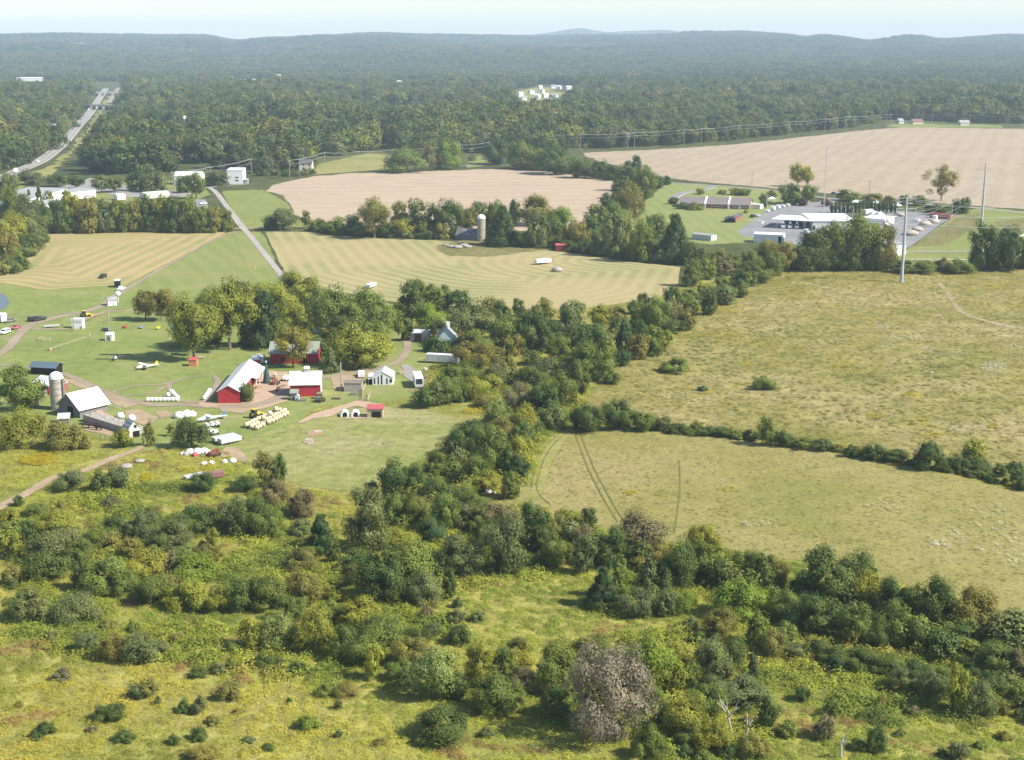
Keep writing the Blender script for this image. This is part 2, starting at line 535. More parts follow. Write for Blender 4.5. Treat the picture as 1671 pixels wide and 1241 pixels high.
def polar_sheet(name, r0, r1, nr, mat):
    th = np.radians(np.linspace(-78, 78, 320))
    rr = np.exp(np.linspace(math.log(r0), math.log(r1), nr))
    T, R = np.meshgrid(th, rr)
    X = R * np.sin(T); Y = R * np.cos(T) - 300
    Z = terrain(X, Y)
    V = np.stack([X, Y, Z], -1).reshape(-1, 3)
    n = len(th)
    i, j = np.meshgrid(np.arange(nr - 1), np.arange(n - 1), indexing='ij')
    a = (i * n + j).ravel()
    F = np.stack([a, a + 1, a + n + 1, a + n], -1)[:, ::-1]
    o = put(name, np_mesh(name, V, F, mat, smooth=True))
    return tag(o, kind='structure')

polar_sheet('ground', 120, 4500, 70, M['floor'])
polar_sheet('hills', 4500, 16500, 170, M['floor'])

# ------------------------------------------------------------------ fields, roads and paths as sheets on the ground
def soft_outline(poly, jit, step=7.0, seed=0):
    """subdivide a pixel outline and roughen it"""
    rg = random.Random(seed)
    out = []
    n = len(poly)
    for i in range(n):
        (x0, y0), (x1, y1) = poly[i], poly[(i + 1) % n]
        L = math.hypot(x1 - x0, y1 - y0); k = max(1, int(L / step))
        for q in range(k):
            t = q / k
            out.append((x0 + (x1 - x0) * t + (rg.random() - .5) * jit, y0 + (y1 - y0) * t + (rg.random() - .5) * jit * .5))
    return out

def seg_dist(V, B, closed=True):
    out = np.full(len(V), 1e9)
    n = len(B)
    for i in range(n if closed else n - 1):
        p = B[i]; d = B[(i + 1) % n] - p; L2 = max(d @ d, 1e-9)
        t = np.clip(((V - p) @ d) / L2, 0, 1)
        out = np.minimum(out, np.hypot(*(V - p - t[:, None] * d).T))
    return out

LIFT = [0]
def zone(name, poly, z, mat, jit=2.0, row_edges=None, grid=None, row_dir=None, kind='structure', fade=None):
    LIFT[0] += 1; z += .0007 * LIFT[0]
    pts = soft_outline(poly, jit, 7.0 if jit else 40.0, len(poly))
    W = [G(*p) for p in pts]
    co = [Vector((w.x, w.y)) for w in W]
    nb = len(co)
    if grid:
        xs = [p[0] for p in poly]; ys = [p[1] for p in poly]
        gx, gy = np.meshgrid(np.arange(min(xs), max(xs), grid), np.arange(min(ys), max(ys), grid * .45))
        gx = gx.ravel() + (np.arange(gx.size) % 3) * .31; gy = gy.ravel()
        ok = in_poly(gx, gy, pts)
        for a, b in zip(gx[ok], gy[ok]):
            w = G(a, b); co.append(Vector((w.x, w.y)))
    if fade is None:
        fade = 3.5 * mpp(sum(p[0] for p in poly) / len(poly), min(max(p[1] for p in poly), 1241))
    ring = []
    if fade:                                # an inner ring of points: the border thins out over this width
        B = np.array([(c.x, c.y) for c in co[:nb]])
        ar = np.sum(B[:, 0] * np.roll(B[:, 1], -1) - B[:, 1] * np.roll(B[:, 0], -1))
        tn = np.roll(B, -1, 0) - np.roll(B, 1, 0); tn /= np.maximum(np.hypot(tn[:, 0], tn[:, 1]), 1e-6)[:, None]
        nr = np.stack([-tn[:, 1], tn[:, 0]], 1) * (1 if ar > 0 else -1)
        Q = B + nr * fade
        okq = in_poly(Q[:, 0], Q[:, 1], [tuple(p) for p in B])
        for q in Q[okq]:
            d = seg_dist(q[None, :], B)[0]
            if d > .8 * fade: ring.append(q); co.append(Vector(q))
    r = geometry.delaunay_2d_cdt(co, [], [list(range(nb))], 1, 1e-4)
    V = np.array([(v.x, v.y, z) for v in r[0]], float)
    F = np.array([f for f in r[2] if len(f) == 3], int)
    a, b, c = V[F[:, 0]], V[F[:, 1]], V[F[:, 2]]
    cr = (b[:, 0] - a[:, 0]) * (c[:, 1] - a[:, 1]) - (b[:, 1] - a[:, 1]) * (c[:, 0] - a[:, 0])
    F[cr < 0] = F[cr < 0][:, ::-1]
    me = np_mesh(name, V, F, mat)
    if fade:
        ed = np.clip(seg_dist(V[:, :2], B) / (.8 * fade), 0, 1)
    else:
        ed = np.ones(len(V))
    at = me.attributes.new('edge', 'FLOAT', 'POINT'); at.data.foreach_set('value', ed.astype(np.float32))
    if grid:
        if row_dir is not None:
            row = V[:, 0] * row_dir[0] + V[:, 1] * row_dir[1]
        else:
            row = np.full(len(V), 1e9)
            for e_ in row_edges:
                row = np.minimum(row, seg_dist(V[:, :2], np.array([tuple(G(*p).xy) for p in e_]), False))
        at = me.attributes.new('row', 'FLOAT', 'POINT')
        at.data.foreach_set('value', row.astype(np.float32))
    o = put(name, me)
    return tag(o, kind=kind)

def catmull(P, k=8):
    out = []
    for i in range(len(P) - 1):
        p0 = P[max(i - 1, 0)]; p1 = P[i]; p2 = P[i + 1]; p3 = P[min(i + 2, len(P) - 1)]
        for q in range(k):
            t = q / k
            out.append(.5 * ((2 * p1) + (p2 - p0) * t + (2 * p0 - 5 * p1 + 4 * p2 - p3) * t * t + (3 * p1 - p0 - 3 * p2 + p3) * t ** 3))
    out.append(P[-1])
    return out

def strip(name, path, width, z, mat, k=8, rough=0.0, closed=False, kind='structure', off=0.0, seed=1, fade=True):
    LIFT[0] += 1; z += .0007 * LIFT[0]
    """a road or path: path in photograph pixels, width in metres (number or one per point)"""
    rg = random.Random(seed)
    P = [G(*p) for p in path]
    if closed: P.append(P[0].copy())
    C = catmull(P, k)
    wl = width if isinstance(width, (list, tuple)) else [width] * len(path)
    if closed: wl = list(wl) + [wl[0]]
    V = []; ED = []; n = len(C)
    for i, c in enumerate(C):
        d = (C[min(i + 1, n - 1)] - C[max(i - 1, 0)]); d.z = 0
        d.normalize()
        nrm = Vector((-d.y, d.x, 0))
        s = i / k; a = int(min(s, len(wl) - 1)); b = min(a + 1, len(wl) - 1)
        w = (wl[a] * (1 - (s - a)) + wl[b] * (s - a)) / 2
        for sgn in (1, .5, -.5, -1):
            q = c + nrm * (off + sgn * w * (1 + rough * (rg.random() - .5)))
            V.append((q.x, q.y, z)); ED.append(0.0 if abs(sgn) == 1 and fade else 1.0)
    F = [(4 * i + j, 4 * i + j + 1, 4 * i + j + 5, 4 * i + j + 4) for i in range(n - 1) for j in range(3)]
    me = np_mesh(name, np.array(V), np.array(F), mat)
    at = me.attributes.new('edge', 'FLOAT', 'POINT'); at.data.foreach_set('value', np.array(ED, np.float32))
    return tag(put(name, me), kind=kind)

P_ROUGH = [(-500, 600), (200, 560), (600, 640), (700, 600), (672, 545), (655, 515), (860, 500), (1120, 462), (1240, 443), (1300, 440), (1671, 440), (2300, 440), (2600, 1800), (-1000, 1800)]
P_LAWN = [(-300, 440), (60, 420), (200, 420), (380, 378), (430, 378), (462, 455), (560, 478), (655, 500), (700, 560), (748, 600), (700, 640), (640, 656), (520, 664), (480, 695), (385, 735), (215, 735), (100, 690), (-300, 690)]
P_HAYL = [(-160, 470), (-60, 395), (60, 383), (200, 380), (372, 378), (340, 397), (270, 432), (205, 466), (150, 468), (70, 474), (5, 462)]
P_HAYR = [(432, 378), (500, 379), (560, 384), (640, 391), (700, 392), (830, 402), (930, 413), (1010, 426), (1112, 436), (1108, 462), (1085, 482), (1000, 498), (930, 505), (860, 506), (760, 500), (690, 500), (630, 492), (560, 478), (500, 466), (466, 452)]
P_BROWN = [(432, 312), (445, 302), (505, 289), (560, 284), (640, 281), (720, 279), (800, 276), (870, 278), (930, 284), (1003, 296), (1012, 305), (990, 335), (968, 366), (930, 375), (800, 380), (700, 378), (560, 370), (505, 362), (482, 352), (468, 330), (455, 318)]
P_GREYF = [(945, 250), (1100, 243), (1200, 236), (1300, 225), (1400, 214), (1470, 208), (1560, 209), (1671, 211), (1950, 215), (1950, 368), (1671, 342), (1560, 334), (1440, 326), (1300, 311), (1140, 297), (1080, 290), (1050, 283), (985, 266), (960, 258)]
P_SCHOOL = [(1086, 299), (1160, 303), (1250, 310), (1330, 322), (1310, 345), (1245, 350), (1222, 378), (1235, 395), (1160, 400), (1090, 392), (1030, 380), (1020, 355), (1050, 330)]
P_YARD = [(1202, 378), (1232, 358), (1262, 340), (1310, 331), (1345, 330), (1420, 341), (1500, 347), (1561, 350), (1535, 366), (1487, 402), (1462, 414), (1400, 408), (1300, 400), (1245, 392), (1210, 385)]
P_BANK = [(1462, 432), (1470, 412), (1490, 400), (1562, 350), (1600, 338), (1671, 345), (2000, 365), (2000, 440), (1671, 436)]
P_MEADOW = [(935, 690), (950, 655), (985, 620), (1010, 600), (1060, 580), (1100, 560), (1140, 520), (1190, 480), (1245, 449), (1300, 443), (1460, 442), (1671, 441), (2150, 440), (2250, 850), (1671, 778), (1560, 762), (1500, 748), (1400, 738), (1300, 722), (1200, 708), (1100, 698), (1000, 694)]
P_LOWER = [(905, 706), (940, 703), (1020, 700), (1100, 706), (1240, 722), (1400, 746), (1550, 778), (1671, 804), (2250, 900), (2300, 1150), (1900, 1070), (1671, 1020), (1580, 1000), (1500, 960), (1400, 935), (1300, 915), (1150, 895), (1000, 870), (900, 845), (815, 826), (835, 800), (862, 765), (880, 725)]
P_PAST = [(505, 682), (560, 668), (620, 664), (690, 667), (740, 680), (778, 692), (752, 722), (700, 745), (640, 782), (600, 799), (560, 803), (500, 795), (455, 780), (420, 762), (385, 745), (362, 733), (400, 716), (470, 694)]

zone('meadow', P_ROUGH, .02, M['rough'], 6, fade=0)
zone('lawn', P_LAWN, .04, M['lawn'], 3)
zone('hay_field', P_HAYL, .06, M['hay'], 2, row_edges=[P_HAYL + P_HAYL[:1]], grid=4)
zone('mown_field', [(372, 380), (392, 380), (425, 400), (452, 455), (400, 462), (330, 470), (270, 478), (214, 468), (270, 436)], .06, M['mown'], 2, grid=6, row_dir=(.93, .36))
zone('hay_field', P_HAYR, .06, M['hay2'], 2, row_edges=[[(420, 372), (466, 452), (560, 478), (690, 500), (760, 500), (860, 506), (930, 505), (1000, 498), (1085, 482), (1112, 436), (1010, 426)]], grid=4)
zone('field', P_BROWN, .06, M['stubble'], 2.5, grid=12, row_dir=(-.12, 1))
zone('grass_margin', [(360, 312), (432, 310), (468, 330), (490, 360), (500, 372), (440, 376), (395, 374), (378, 345)], .05, M['bank'], 2)
zone('field', P_GREYF, .06, M['stubble2'], 1.5, grid=14, row_dir=(.94, -.34))
zone('school_lawn', P_SCHOOL, .06, M['school_grass'], 1.5, grid=6, row_dir=(1, .05))
zone('grass_bank', P_BANK, .06, M['bank'], 1.5)
zone('weed_bank', [(1488, 402), (1560, 357), (1598, 345), (1602, 362), (1572, 385), (1540, 402)], .08, M['weedy'], 2)
zone('weed_patch', [(1620, 362), (1671, 357), (1720, 360), (1700, 378), (1640, 384)], .08, M['weedy'], 2)
zone('upper_meadow', P_MEADOW, .06, M['meadow'], 6)
zone('lower_meadow', P_LOWER, .06, M['meadow2'], 6)
zone('pasture', P_PAST, .08, M['pasture'], 3)
zone('weed_island', [(712, 400), (760, 392), (830, 398), (905, 408), (862, 412), (800, 420), (770, 420), (735, 418), (712, 410)], .08, M['weedy'], 4)
zone('clearing_grass', [(972, 545), (1005, 532), (1040, 528), (1030, 540), (1000, 552)], .08, M['bank'], 3)
zone('yard_grass', [(240, 292), (330, 300), (345, 318), (300, 336), (180, 332), (130, 318), (150, 300)], .05, M['bank'], 2)
zone('parking_lot', [(318, 326), (336, 326), (340, 340), (322, 342)], .09, M['asphalt'], 0)
zone('warehouse_yard', [(95, 306), (150, 290), (240, 312), (330, 312), (300, 322), (200, 322), (150, 312)], .08, M['road'], 1)
zone('highway_verge', [(-60, 322), (25, 288), (70, 276), (108, 247), (134, 214), (152, 187), (165, 170), (178, 152), (184, 137), (202, 137), (191, 155), (176, 178), (160, 200), (140, 230), (112, 262), (80, 290), (40, 305), (-30, 350)], .05, M['verge'], 1.5)
zone('house_clearing', [(1445, 203), (1500, 201), (1540, 204), (1600, 203), (1640, 206), (1640, 209), (1445, 208)], .05, M['bank'], 1)
zone('house_clearing', [(510, 270), (600, 250), (640, 252), (655, 262), (640, 276), (560, 282), (505, 286)], .05, M['verge'], 1)
zone('house_clearing', [(755, 262), (780, 254), (795, 255), (800, 270), (760, 275)], .05, M['bank'], 1)
zone('village_ground', [(828, 152), (880, 142), (940, 143), (935, 152), (905, 166), (880, 172), (850, 166)], .05, M['verge'], 1)
zone('far_clearing', [(205, 218), (330, 222), (420, 214), (470, 212), (470, 217), (330, 228), (210, 226)], .05, M['bank'], 1)

zone('pond', [(-40, 478), (5, 480), (12, 486), (16, 493), (13, 499), (4, 506), (-40, 512)], .09, M['water'], .6, fade=0)
zone('service_yard', P_YARD, .09, M['asphalt'], .6, fade=0)
zone('truck_apron', [(1258, 371), (1268, 366), (1325, 371), (1312, 376)], .12, M['concrete'], .3)

# roads
HWY = [(-45, 310), (25, 281), (63, 265), (86, 249), (106, 231), (128, 205), (145, 187), (154, 174), (161, 163), (168, 152), (178, 138)]
strip('highway', HWY, 13.0, .12, M['road'], fade=False)
strip('lane_line', HWY, .25, .125, M['line'], off=0.0)
strip('edge_line', HWY, .3, .125, M['line'], off=5.2)
strip('edge_line', HWY, .3, .125, M['line'], off=-5.2)
strip('far_road', [(197, 137), (190, 150), (178, 168)], 9, .12, M['road'], fade=False)
strip('access_road', [(340, 306), (352, 314), (372, 340), (393, 368), (406, 383), (440, 425), (466, 458), (480, 475)], [4.8, 4.6, 4.4, 5.0, 4.2, 3.8, 3.6, 3.6], .12, M['paleroad'], rough=.12)
strip('access_road', [(402, 301), (360, 304), (344, 306), (300, 312), (240, 312)], 5, .12, M['road'])
strip('crossing_track', [(350, 377), (378, 374), (400, 373), (435, 372), (455, 370)], [2, 5, 6, 5, 2], .10, M['gravel'], rough=.3)
strip('farm_lane', [(-60, 610), (5, 575), (30, 548), (50, 531), (90, 519), (135, 510), (165, 500), (182, 488), (222, 463), (262, 440), (310, 412), (352, 390), (385, 378)], [4, 4, 4.5, 6, 5.5, 5, 4.5, 4, 3.2, 2.6, 2.4, 2.4, 2.4], .11, M['gravel'], rough=.18)
strip('dirt_path', [(5, 518), (60, 516), (110, 511), (150, 508)], 1.6, .10, M['gravel'], rough=.4)
strip('dirt_path', [(120, 527), (150, 516), (185, 508), (230, 507), (300, 507)], [3, 4, 4, 3, 2], .09, M['dirt'], rough=.4)
strip('lane_shoulder', [(40, 536), (80, 538), (120, 536), (135, 528)], [4, 3, 3, 2], .10, M['gravel'], rough=.3)
strip('farm_drive', [(652, 520), (660, 545), (665, 562), (663, 575), (650, 590), (620, 601), (580, 608), (540, 615), (505, 622)], [3, 3.2, 3.6, 3.8, 3.6, 3.4, 3.2, 3.2, 4], .12, M['gravel'], rough=.15)
strip('farm_drive', [(505, 622), (472, 640), (440, 656), (395, 664), (340, 664), (300, 661), (255, 662), (220, 656), (190, 648), (150, 630), (95, 608), (20, 598), (-60, 590)], [4, 5, 5, 5, 5, 4, 4, 4, 3.6, 3.4, 3, 3, 3], .11, M['gravel'], rough=.2)
zone('farmyard', [(400, 655), (415, 632), (428, 615), (445, 610), (470, 612), (474, 630), (474, 645), (460, 650), (445, 660), (435, 668), (415, 672), (390, 668)], .10, M['gravel'], 2)
zone('farmyard', [(420, 618), (440, 620), (450, 632), (432, 638), (415, 634)], .115, M['dust'], 2)
strip('mown_path', [(214, 646), (250, 643), (262, 636), (280, 626), (262, 628), (225, 630), (193, 637), (186, 642), (195, 648)], [1.6, 1.6, 2, 2.4, 2.2, 1.6, 1.3, 1.5, 1.6], .10, M['gravel'], rough=.2, closed=True)
strip('mown_path', [(276, 626), (300, 618), (338, 614), (352, 616), (355, 626), (345, 645), (335, 655), (310, 657), (290, 652), (278, 640)], [2.2, 1.4, 1.2, 1.8, 2.6, 3, 2.6, 2.2, 1.8, 1.8], .10, M['gravel'], rough=.2, closed=True)
strip('gravel_pad', [(660, 596), (668, 605), (672, 614), (685, 622), (690, 632)], [3, 5, 6, 7, 5], .115, M['road'], rough=.2)
zone('dirt_patch', [(690, 610), (702, 606), (712, 612), (708, 622), (698, 630), (692, 624)], .10, M['dirt'], 2)
zone('dirt_patch', [(673, 628), (692, 632), (700, 640), (680, 645), (665, 640)], .09, M['weedy'], 3)
zone('dirt_ramp', [(582, 653), (600, 656), (630, 661), (620, 668), (600, 668), (583, 664), (560, 670), (540, 681), (512, 684), (490, 693), (480, 692), (510, 676), (545, 666), (565, 660)], .12, M['dust'], 2)
zone('dirt_pad', [(552, 679), (590, 678), (630, 681), (605, 684), (566, 684)], .115, M['dust'], 1.5)
zone('bare_ground', [(200, 672), (225, 668), (242, 674), (262, 684), (250, 690), (238, 697), (222, 690), (205, 684)], .10, M['dirt'], 2)
zone('bare_ground', [(250, 672), (275, 670), (285, 678), (268, 684), (252, 682)], .105, M['dirt'], 2)
zone('bare_ground', [(398, 640), (425, 612), (440, 606), (475, 606), (476, 640), (470, 655), (430, 668), (395, 668)], .10, M['dust'], 4)
zone('bare_ground', [(340, 658), (400, 654), (425, 664), (400, 676), (360, 672)], .10, M['dirt'], 4)
zone('bare_ground', [(86, 612), (130, 622), (185, 645), (230, 660), (200, 668), (150, 640), (100, 622)], .10, M['dirt'], 4)
zone('bare_ground', [(540, 612), (600, 600), (615, 606), (590, 622), (560, 640), (540, 634)], .10, M['dirt'], 4)
zone('bare_ground', [(330, 655), (350, 658), (360, 664), (330, 666), (322, 660)], .105, M['dust'], 2)
zone('bare_ground', [(352, 745), (372, 728), (392, 732), (400, 742), (405, 758), (380, 752)], .10, M['dirt'], 3)
zone('bare_ground', [(375, 695), (400, 690), (420, 690), (395, 700), (370, 728), (358, 738), (350, 735), (365, 715)], .095, M['lawn'], 3)
zone('barnyard', [(132, 690), (170, 697), (205, 712), (200, 720), (160, 708), (130, 702)], .10, M['dirt'], 2)
zone('barnyard', [(135, 672), (160, 668), (195, 684), (222, 690), (215, 700), (180, 690), (150, 682)], .10, M['dust'], 2)
zone('fire_patch', [(500, 706), (510, 702), (522, 703), (526, 708), (516, 712), (504, 712)], .12, M['soil'], 2)
zone('fire_patch', [(489, 722), (500, 718), (516, 719), (514, 726), (500, 728)], .12, M['dust'], 2)
strip('cart_track', [(-80, 870), (5, 826), (45, 805), (90, 780), (140, 768), (180, 750), (215, 738), (235, 728)], [4, 4, 3.6, 3.2, 3.4, 3.4, 3, 2], .10, M['dirt'], rough=.3)
for nm, pth in (('wheel_rut', [(938, 705), (948, 735), (962, 770), (985, 815), (1008, 852)]), ('wheel_rut', [(946, 704), (957, 735), (972, 770), (996, 815), (1018, 852)]),
                ('wheel_rut', [(922, 708), (900, 730), (886, 755), (876, 790), (880, 808), (898, 824)]), ('wheel_rut', [(914, 708), (892, 728), (877, 752), (868, 786), (866, 800)]),
                ('wheel_rut', [(1108, 752), (1110, 790), (1106, 835), (1100, 870)])):
    strip(nm, pth, .5, .10, M['rut'], rough=.9)
strip('mown_edge', [(930, 703), (905, 722), (884, 755), (868, 795), (845, 822), (810, 838)], [4, 6, 7, 8, 9, 6], .08, M['verge'], rough=.3)
strip('trodden_path', [(1532, 462), (1545, 478), (1558, 496), (1570, 510), (1600, 522), (1640, 532), (1690, 540)], [3, 3, 2.5, 3.5, 5, 6, 6], .10, M['drypath'], rough=.7)
strip('country_road', [(1060, 290), (1090, 298), (1160, 303), (1240, 309), (1300, 317), (1360, 325), (1440, 330), (1560, 337), (1671, 348), (1900, 372)], 6.5, .12, M['road'])
strip('school_drive', [(1168, 304), (1150, 309), (1120, 314), (1103, 320), (1099, 326), (1108, 330), (1118, 331)], [5, 5, 6, 7, 7, 7, 7], .115, M['asphalt'])
strip('kerb', [(1160, 306), (1145, 310), (1115, 315), (1100, 321), (1096, 327)], .5, .14, M['line'], off=4.0)
strip('yard_entrance', [(1348, 332), (1356, 328), (1362, 324)], 14, .125, M['road'])
strip('access_road', [(1425, 410), (1475, 411), (1540, 411), (1590, 411), (1671, 408), (1800, 405)], 4.5, .12, M['road'])
strip('footpath', [(1452, 425), (1470, 416), (1478, 412)], 2.0, .125, M['concrete'])
strip('footpath', [(1478, 424), (1520, 424), (1600, 425)], 1.6, .125, M['concrete'])
strip('footpath', [(1660, 388), (1671, 384), (1690, 378)], 2.5, .125, M['concrete'])
strip('footpath', [(1214, 360), (1235, 360), (1246, 362)], 1.5, .125, M['concrete'])
strip('lane_road', [(640, 274), (700, 272), (760, 271), (790, 268), (860, 272)], 6, .10, M['road'])
for k, (xa, ya, xb, yb) in enumerate([(1462, 366.5, 1496, 366.8), (1247, 362, 1243, 366)]):
    strip('parking_line', [(xa, ya), (xb, yb)], .6, .13, M['line'])

# ------------------------------------------------------------------ air
HAZE_TOP = 322.0
hz = MB().box(-20000, 20000, -1500, 17000, -1.0, HAZE_TOP)
hm = bpy.data.materials.new('haze'); hm.use_nodes = True
ht = hm.node_tree; ht.nodes.remove(ht.nodes['Principled BSDF'])
pv = ht.nodes.new('ShaderNodeVolumePrincipled')
pv.inputs['Color'].default_value = (.64, .80, 1.0, 1)
pv.inputs['Density'].default_value = 8.3e-5
pv.inputs['Anisotropy'].default_value = 0.0
ht.links.new(pv.outputs[0], ht.nodes['Material Output'].inputs['Volume'])
ho = hz.build('haze', hm)
ho['kind'] = 'stuff'
# ------------------------------------------------------------------ buildings
def slab(pts, th):
    """a roof slope: quad of 4 points with thickness downwards"""
    vs = [Vector(p) for p in pts]; lo = [v - Vector((0, 0, th)) for v in vs]
    return vs + lo, [(0, 1, 2, 3), (7, 6, 5, 4), (0, 4, 5, 1), (1, 5, 6, 2), (2, 6, 7, 3), (3, 7, 4, 0)]

def side_box(b, side, L, Dp, u, z, w, h, out=.06, inn=.05):
    if side == 'F': b.box(u, u + w, -out, inn, z, z + h)
    elif side == 'B': b.box(u, u + w, Dp - inn, Dp + out, z, z + h)
    elif side == 'L': b.box(-out, inn, u, u + w, z, z + h)
    else: b.box(L - inn, L + out, u, u + w, z, z + h)

def building(name, label, cat, A, B, depth, eave, ridge, axis='x', wall='white', roof='roofgrey', over=.35, doors=(), windows=(), z=0.0, group=None,
             gable=None, rth=.14, wall_parts=None, turn=None, length=None, frames=True):
    """A, B: photograph pixels of the left and right end of the base of the wall facing the camera"""
    a = G(*A, z); b = G(*B, z); d = b - a
    L = length or d.length; ang = math.atan2(d.y, d.x) if turn is None else turn
    a.z = 0
    root = thing(name, label, cat, a, ang, group)
    root['L'] = L
    w = MB()
    if axis == 'x':      # ridge runs along the front
        if ridge > eave: w.prism([(0, 0), (depth, 0), (depth, eave), (depth / 2, ridge), (0, eave)], 'x', 0, L)
        else: w.box(0, L, 0, depth, 0, eave)
    elif axis == 'y':
        w.prism([(0, 0), (L, 0), (L, eave), (L / 2, ridge), (0, eave)], 'y', 0, depth)
    elif axis == 'flat':
        w.box(0, L, 0, depth, 0, eave)
    elif axis == 'mono':  # low at the front, high at the back
        w.prism([(0, 0), (depth, 0), (depth, ridge), (0, eave)], 'x', 0, L)
    w.build('wall', M[wall], root)
    r = MB(); o = over
    if axis == 'x' and ridge > eave:
        s = (ridge - eave) / (depth / 2); t = rth + .02
        r.add(*slab([(-o, -o, eave - s * o + t), (L + o, -o, eave - s * o + t), (L + o, depth / 2, ridge + t), (-o, depth / 2, ridge + t)], rth))
        r.add(*slab([(-o, depth / 2, ridge + t), (L + o, depth / 2, ridge + t), (L + o, depth + o, eave - s * o + t), (-o, depth + o, eave - s * o + t)], rth))
    elif axis == 'y':
        s = (ridge - eave) / (L / 2); t = rth + .02
        r.add(*slab([(-o, -o, eave - s * o + t), (L / 2, -o, ridge + t), (L / 2, depth + o, ridge + t), (-o, depth + o, eave - s * o + t)], rth))
        r.add(*slab([(L / 2, -o, ridge + t), (L + o, -o, eave - s * o + t), (L + o, depth + o, eave - s * o + t), (L / 2, depth + o, ridge + t)], rth))
    elif axis == 'mono':
        s = (ridge - eave) / depth; t = rth + .02
        r.add(*slab([(-o, -o, eave - s * o + t), (L + o, -o, eave - s * o + t), (L + o, depth + o, ridge + s * o + t), (-o, depth + o, ridge + s * o + t)], rth))
    else:
        r.box(-o, L + o, -o, depth + o, eave + .01, eave + .01 + rth)
    r.build('roof', M[roof], root)
    if gable:   # gable ends of another colour, proud of the wall
        for yy in ((0, depth) if axis == 'y' else (0, L)):
            g = MB(); k = .03
            if axis == 'y': g.prism([(0.02, eave * gable[1]), (L - .02, eave * gable[1]), (L - .02, eave - .02), (L / 2, ridge - .03), (.02, eave - .02)], 'y', yy - k, yy + k)
            else: g.prism([(.02, eave * gable[1]), (depth - .02, eave * gable[1]), (depth - .02, eave - .02), (depth / 2, ridge - .03), (.02, eave - .02)], 'x', yy - k, yy + k)
            g.build('gable', M[gable[0]], root)
    for dr in doors:
        m = dr[5] if len(dr) > 5 else 'dark'  # no material given: panel painted dark as the shade of an open doorway
        g = MB(); side_box(g, dr[0], L, depth, dr[1], dr[2] + .02, dr[3], dr[4]); g.build('door', M[m], root)
    for wn_ in windows:
        g = MB(); side_box(g, wn_[0], L, depth, *wn_[1:5], .05)
        if frames:
            f = g.build('window', M['white'], root)
            p = MB(); side_box(p, wn_[0], L, depth, wn_[1] + .12, wn_[2] + .12, wn_[3] - .24, wn_[4] - .24, .08); p.build('pane', M['glass'], f)
        else:
            g.build('window', M['glass'], root)
    return root, L

def loc_part(root, name, mb, mat, **k):
    return mb.build(name, M[mat] if isinstance(mat, str) else mat, root, **k)

# --- long red barn with white metal roof
r, L = building('barn', 'long red barn with white metal roof running back from its red gable', 'barn', (356, 659), (391, 659), 34, 3.6, 5.3, 'y', 'red', 'roofwhite', .35,
                doors=(('R', 20, 0, 4.4, 2.7), ('R', 28, 0, 3.2, 2.4)))
for yy in (18.5, 24, 29, 33.5): loc_part(r, 'post', MB().cyl((L + 1.6, yy, 0), (L + 1.6, yy, 3.1), .12, n=6), 'white')
loc_part(r, 'lean_to_roof', MB().add(*slab([(L + .1, 18, 3.5), (L + 2.0, 18, 3.05), (L + 2.0, 34, 3.05), (L + .1, 34, 3.5)], .1)), 'roofwhite')
# --- small red shed behind it
building('shed', 'small red shed with white roof behind the long red barn', 'shed', (412, 598), (423, 598), 3, 2.2, 3.1, 'x', 'red', 'roofwhitex', .25)
# --- red barn with cupola
r, L = building('barn', 'red barn with rust streaked white roof and white roof cupola', 'barn', (474, 648), (523.5, 647), 8.2, 3.7, 6.6, 'x', 'red', 'rooforust', .4,
                doors=(('F', 7.6, .3, 1.1, 1.3),), gable=('white', 0.02))
c = MB().box(L * .46, L * .62, 3.6, 5.0, 6.3, 7.5)
cu = loc_part(r, 'cupola', c, 'galv')
loc_part(cu, 'cupola_roof', MB().prism([(3.4, 7.5), (5.2, 7.5), (4.3, 8.15)], 'x', L * .45, L * .63), 'white')
# --- red barn behind the yellow tree
building('barn', 'wide red barn with grey-green roof behind the golden yellow tree', 'barn', (441, 594), (518, 594), 8.5, 3.6, 6.4, 'x', 'red', 'roofgreen', .5,
         doors=(('F', 10.5, .05, 1.2, 2.1), ('F', 3.6, .9, 1.3, 1.2)))
# --- farmhouse hidden in the grove
building('farmhouse', 'white farmhouse glimpsed between the trees of the grove', 'house', (515, 545), (585, 541), 9, 5.5, 8.5, 'x', 'white', 'roofdark', .4, windows=(('F', 2, 1, 1.1, 1.6), ('F', 6, 1, 1.1, 1.6), ('F', 2, 3.6, 1.1, 1.5), ('F', 6, 3.6, 1.1, 1.5)))
# --- small sheds by the cupola barn
building('shed', 'small grey plank shed in front of the cupola barn', 'shed', (474, 654), (486, 654), 2.2, 2.2, 3.0, 'x', 'greyboard', 'roofgreen', .2)
building('hutch', 'little white hutch beside the small grey plank shed', 'hutch', (482, 655), (488, 655), 1.0, 1.4, 1.8, 'y', 'white', 'roofwhite', .1, doors=(('F', .3, .1, .5, .8),))
loc_r = building('crate', 'brown wooden animal crate at the cupola barn corner', 'crate', (517, 652), (526, 652), 1.6, 1.5, 1.7, 'mono', 'wood', 'wood', .1, doors=(('L', .3, .2, .9, 1.0),))
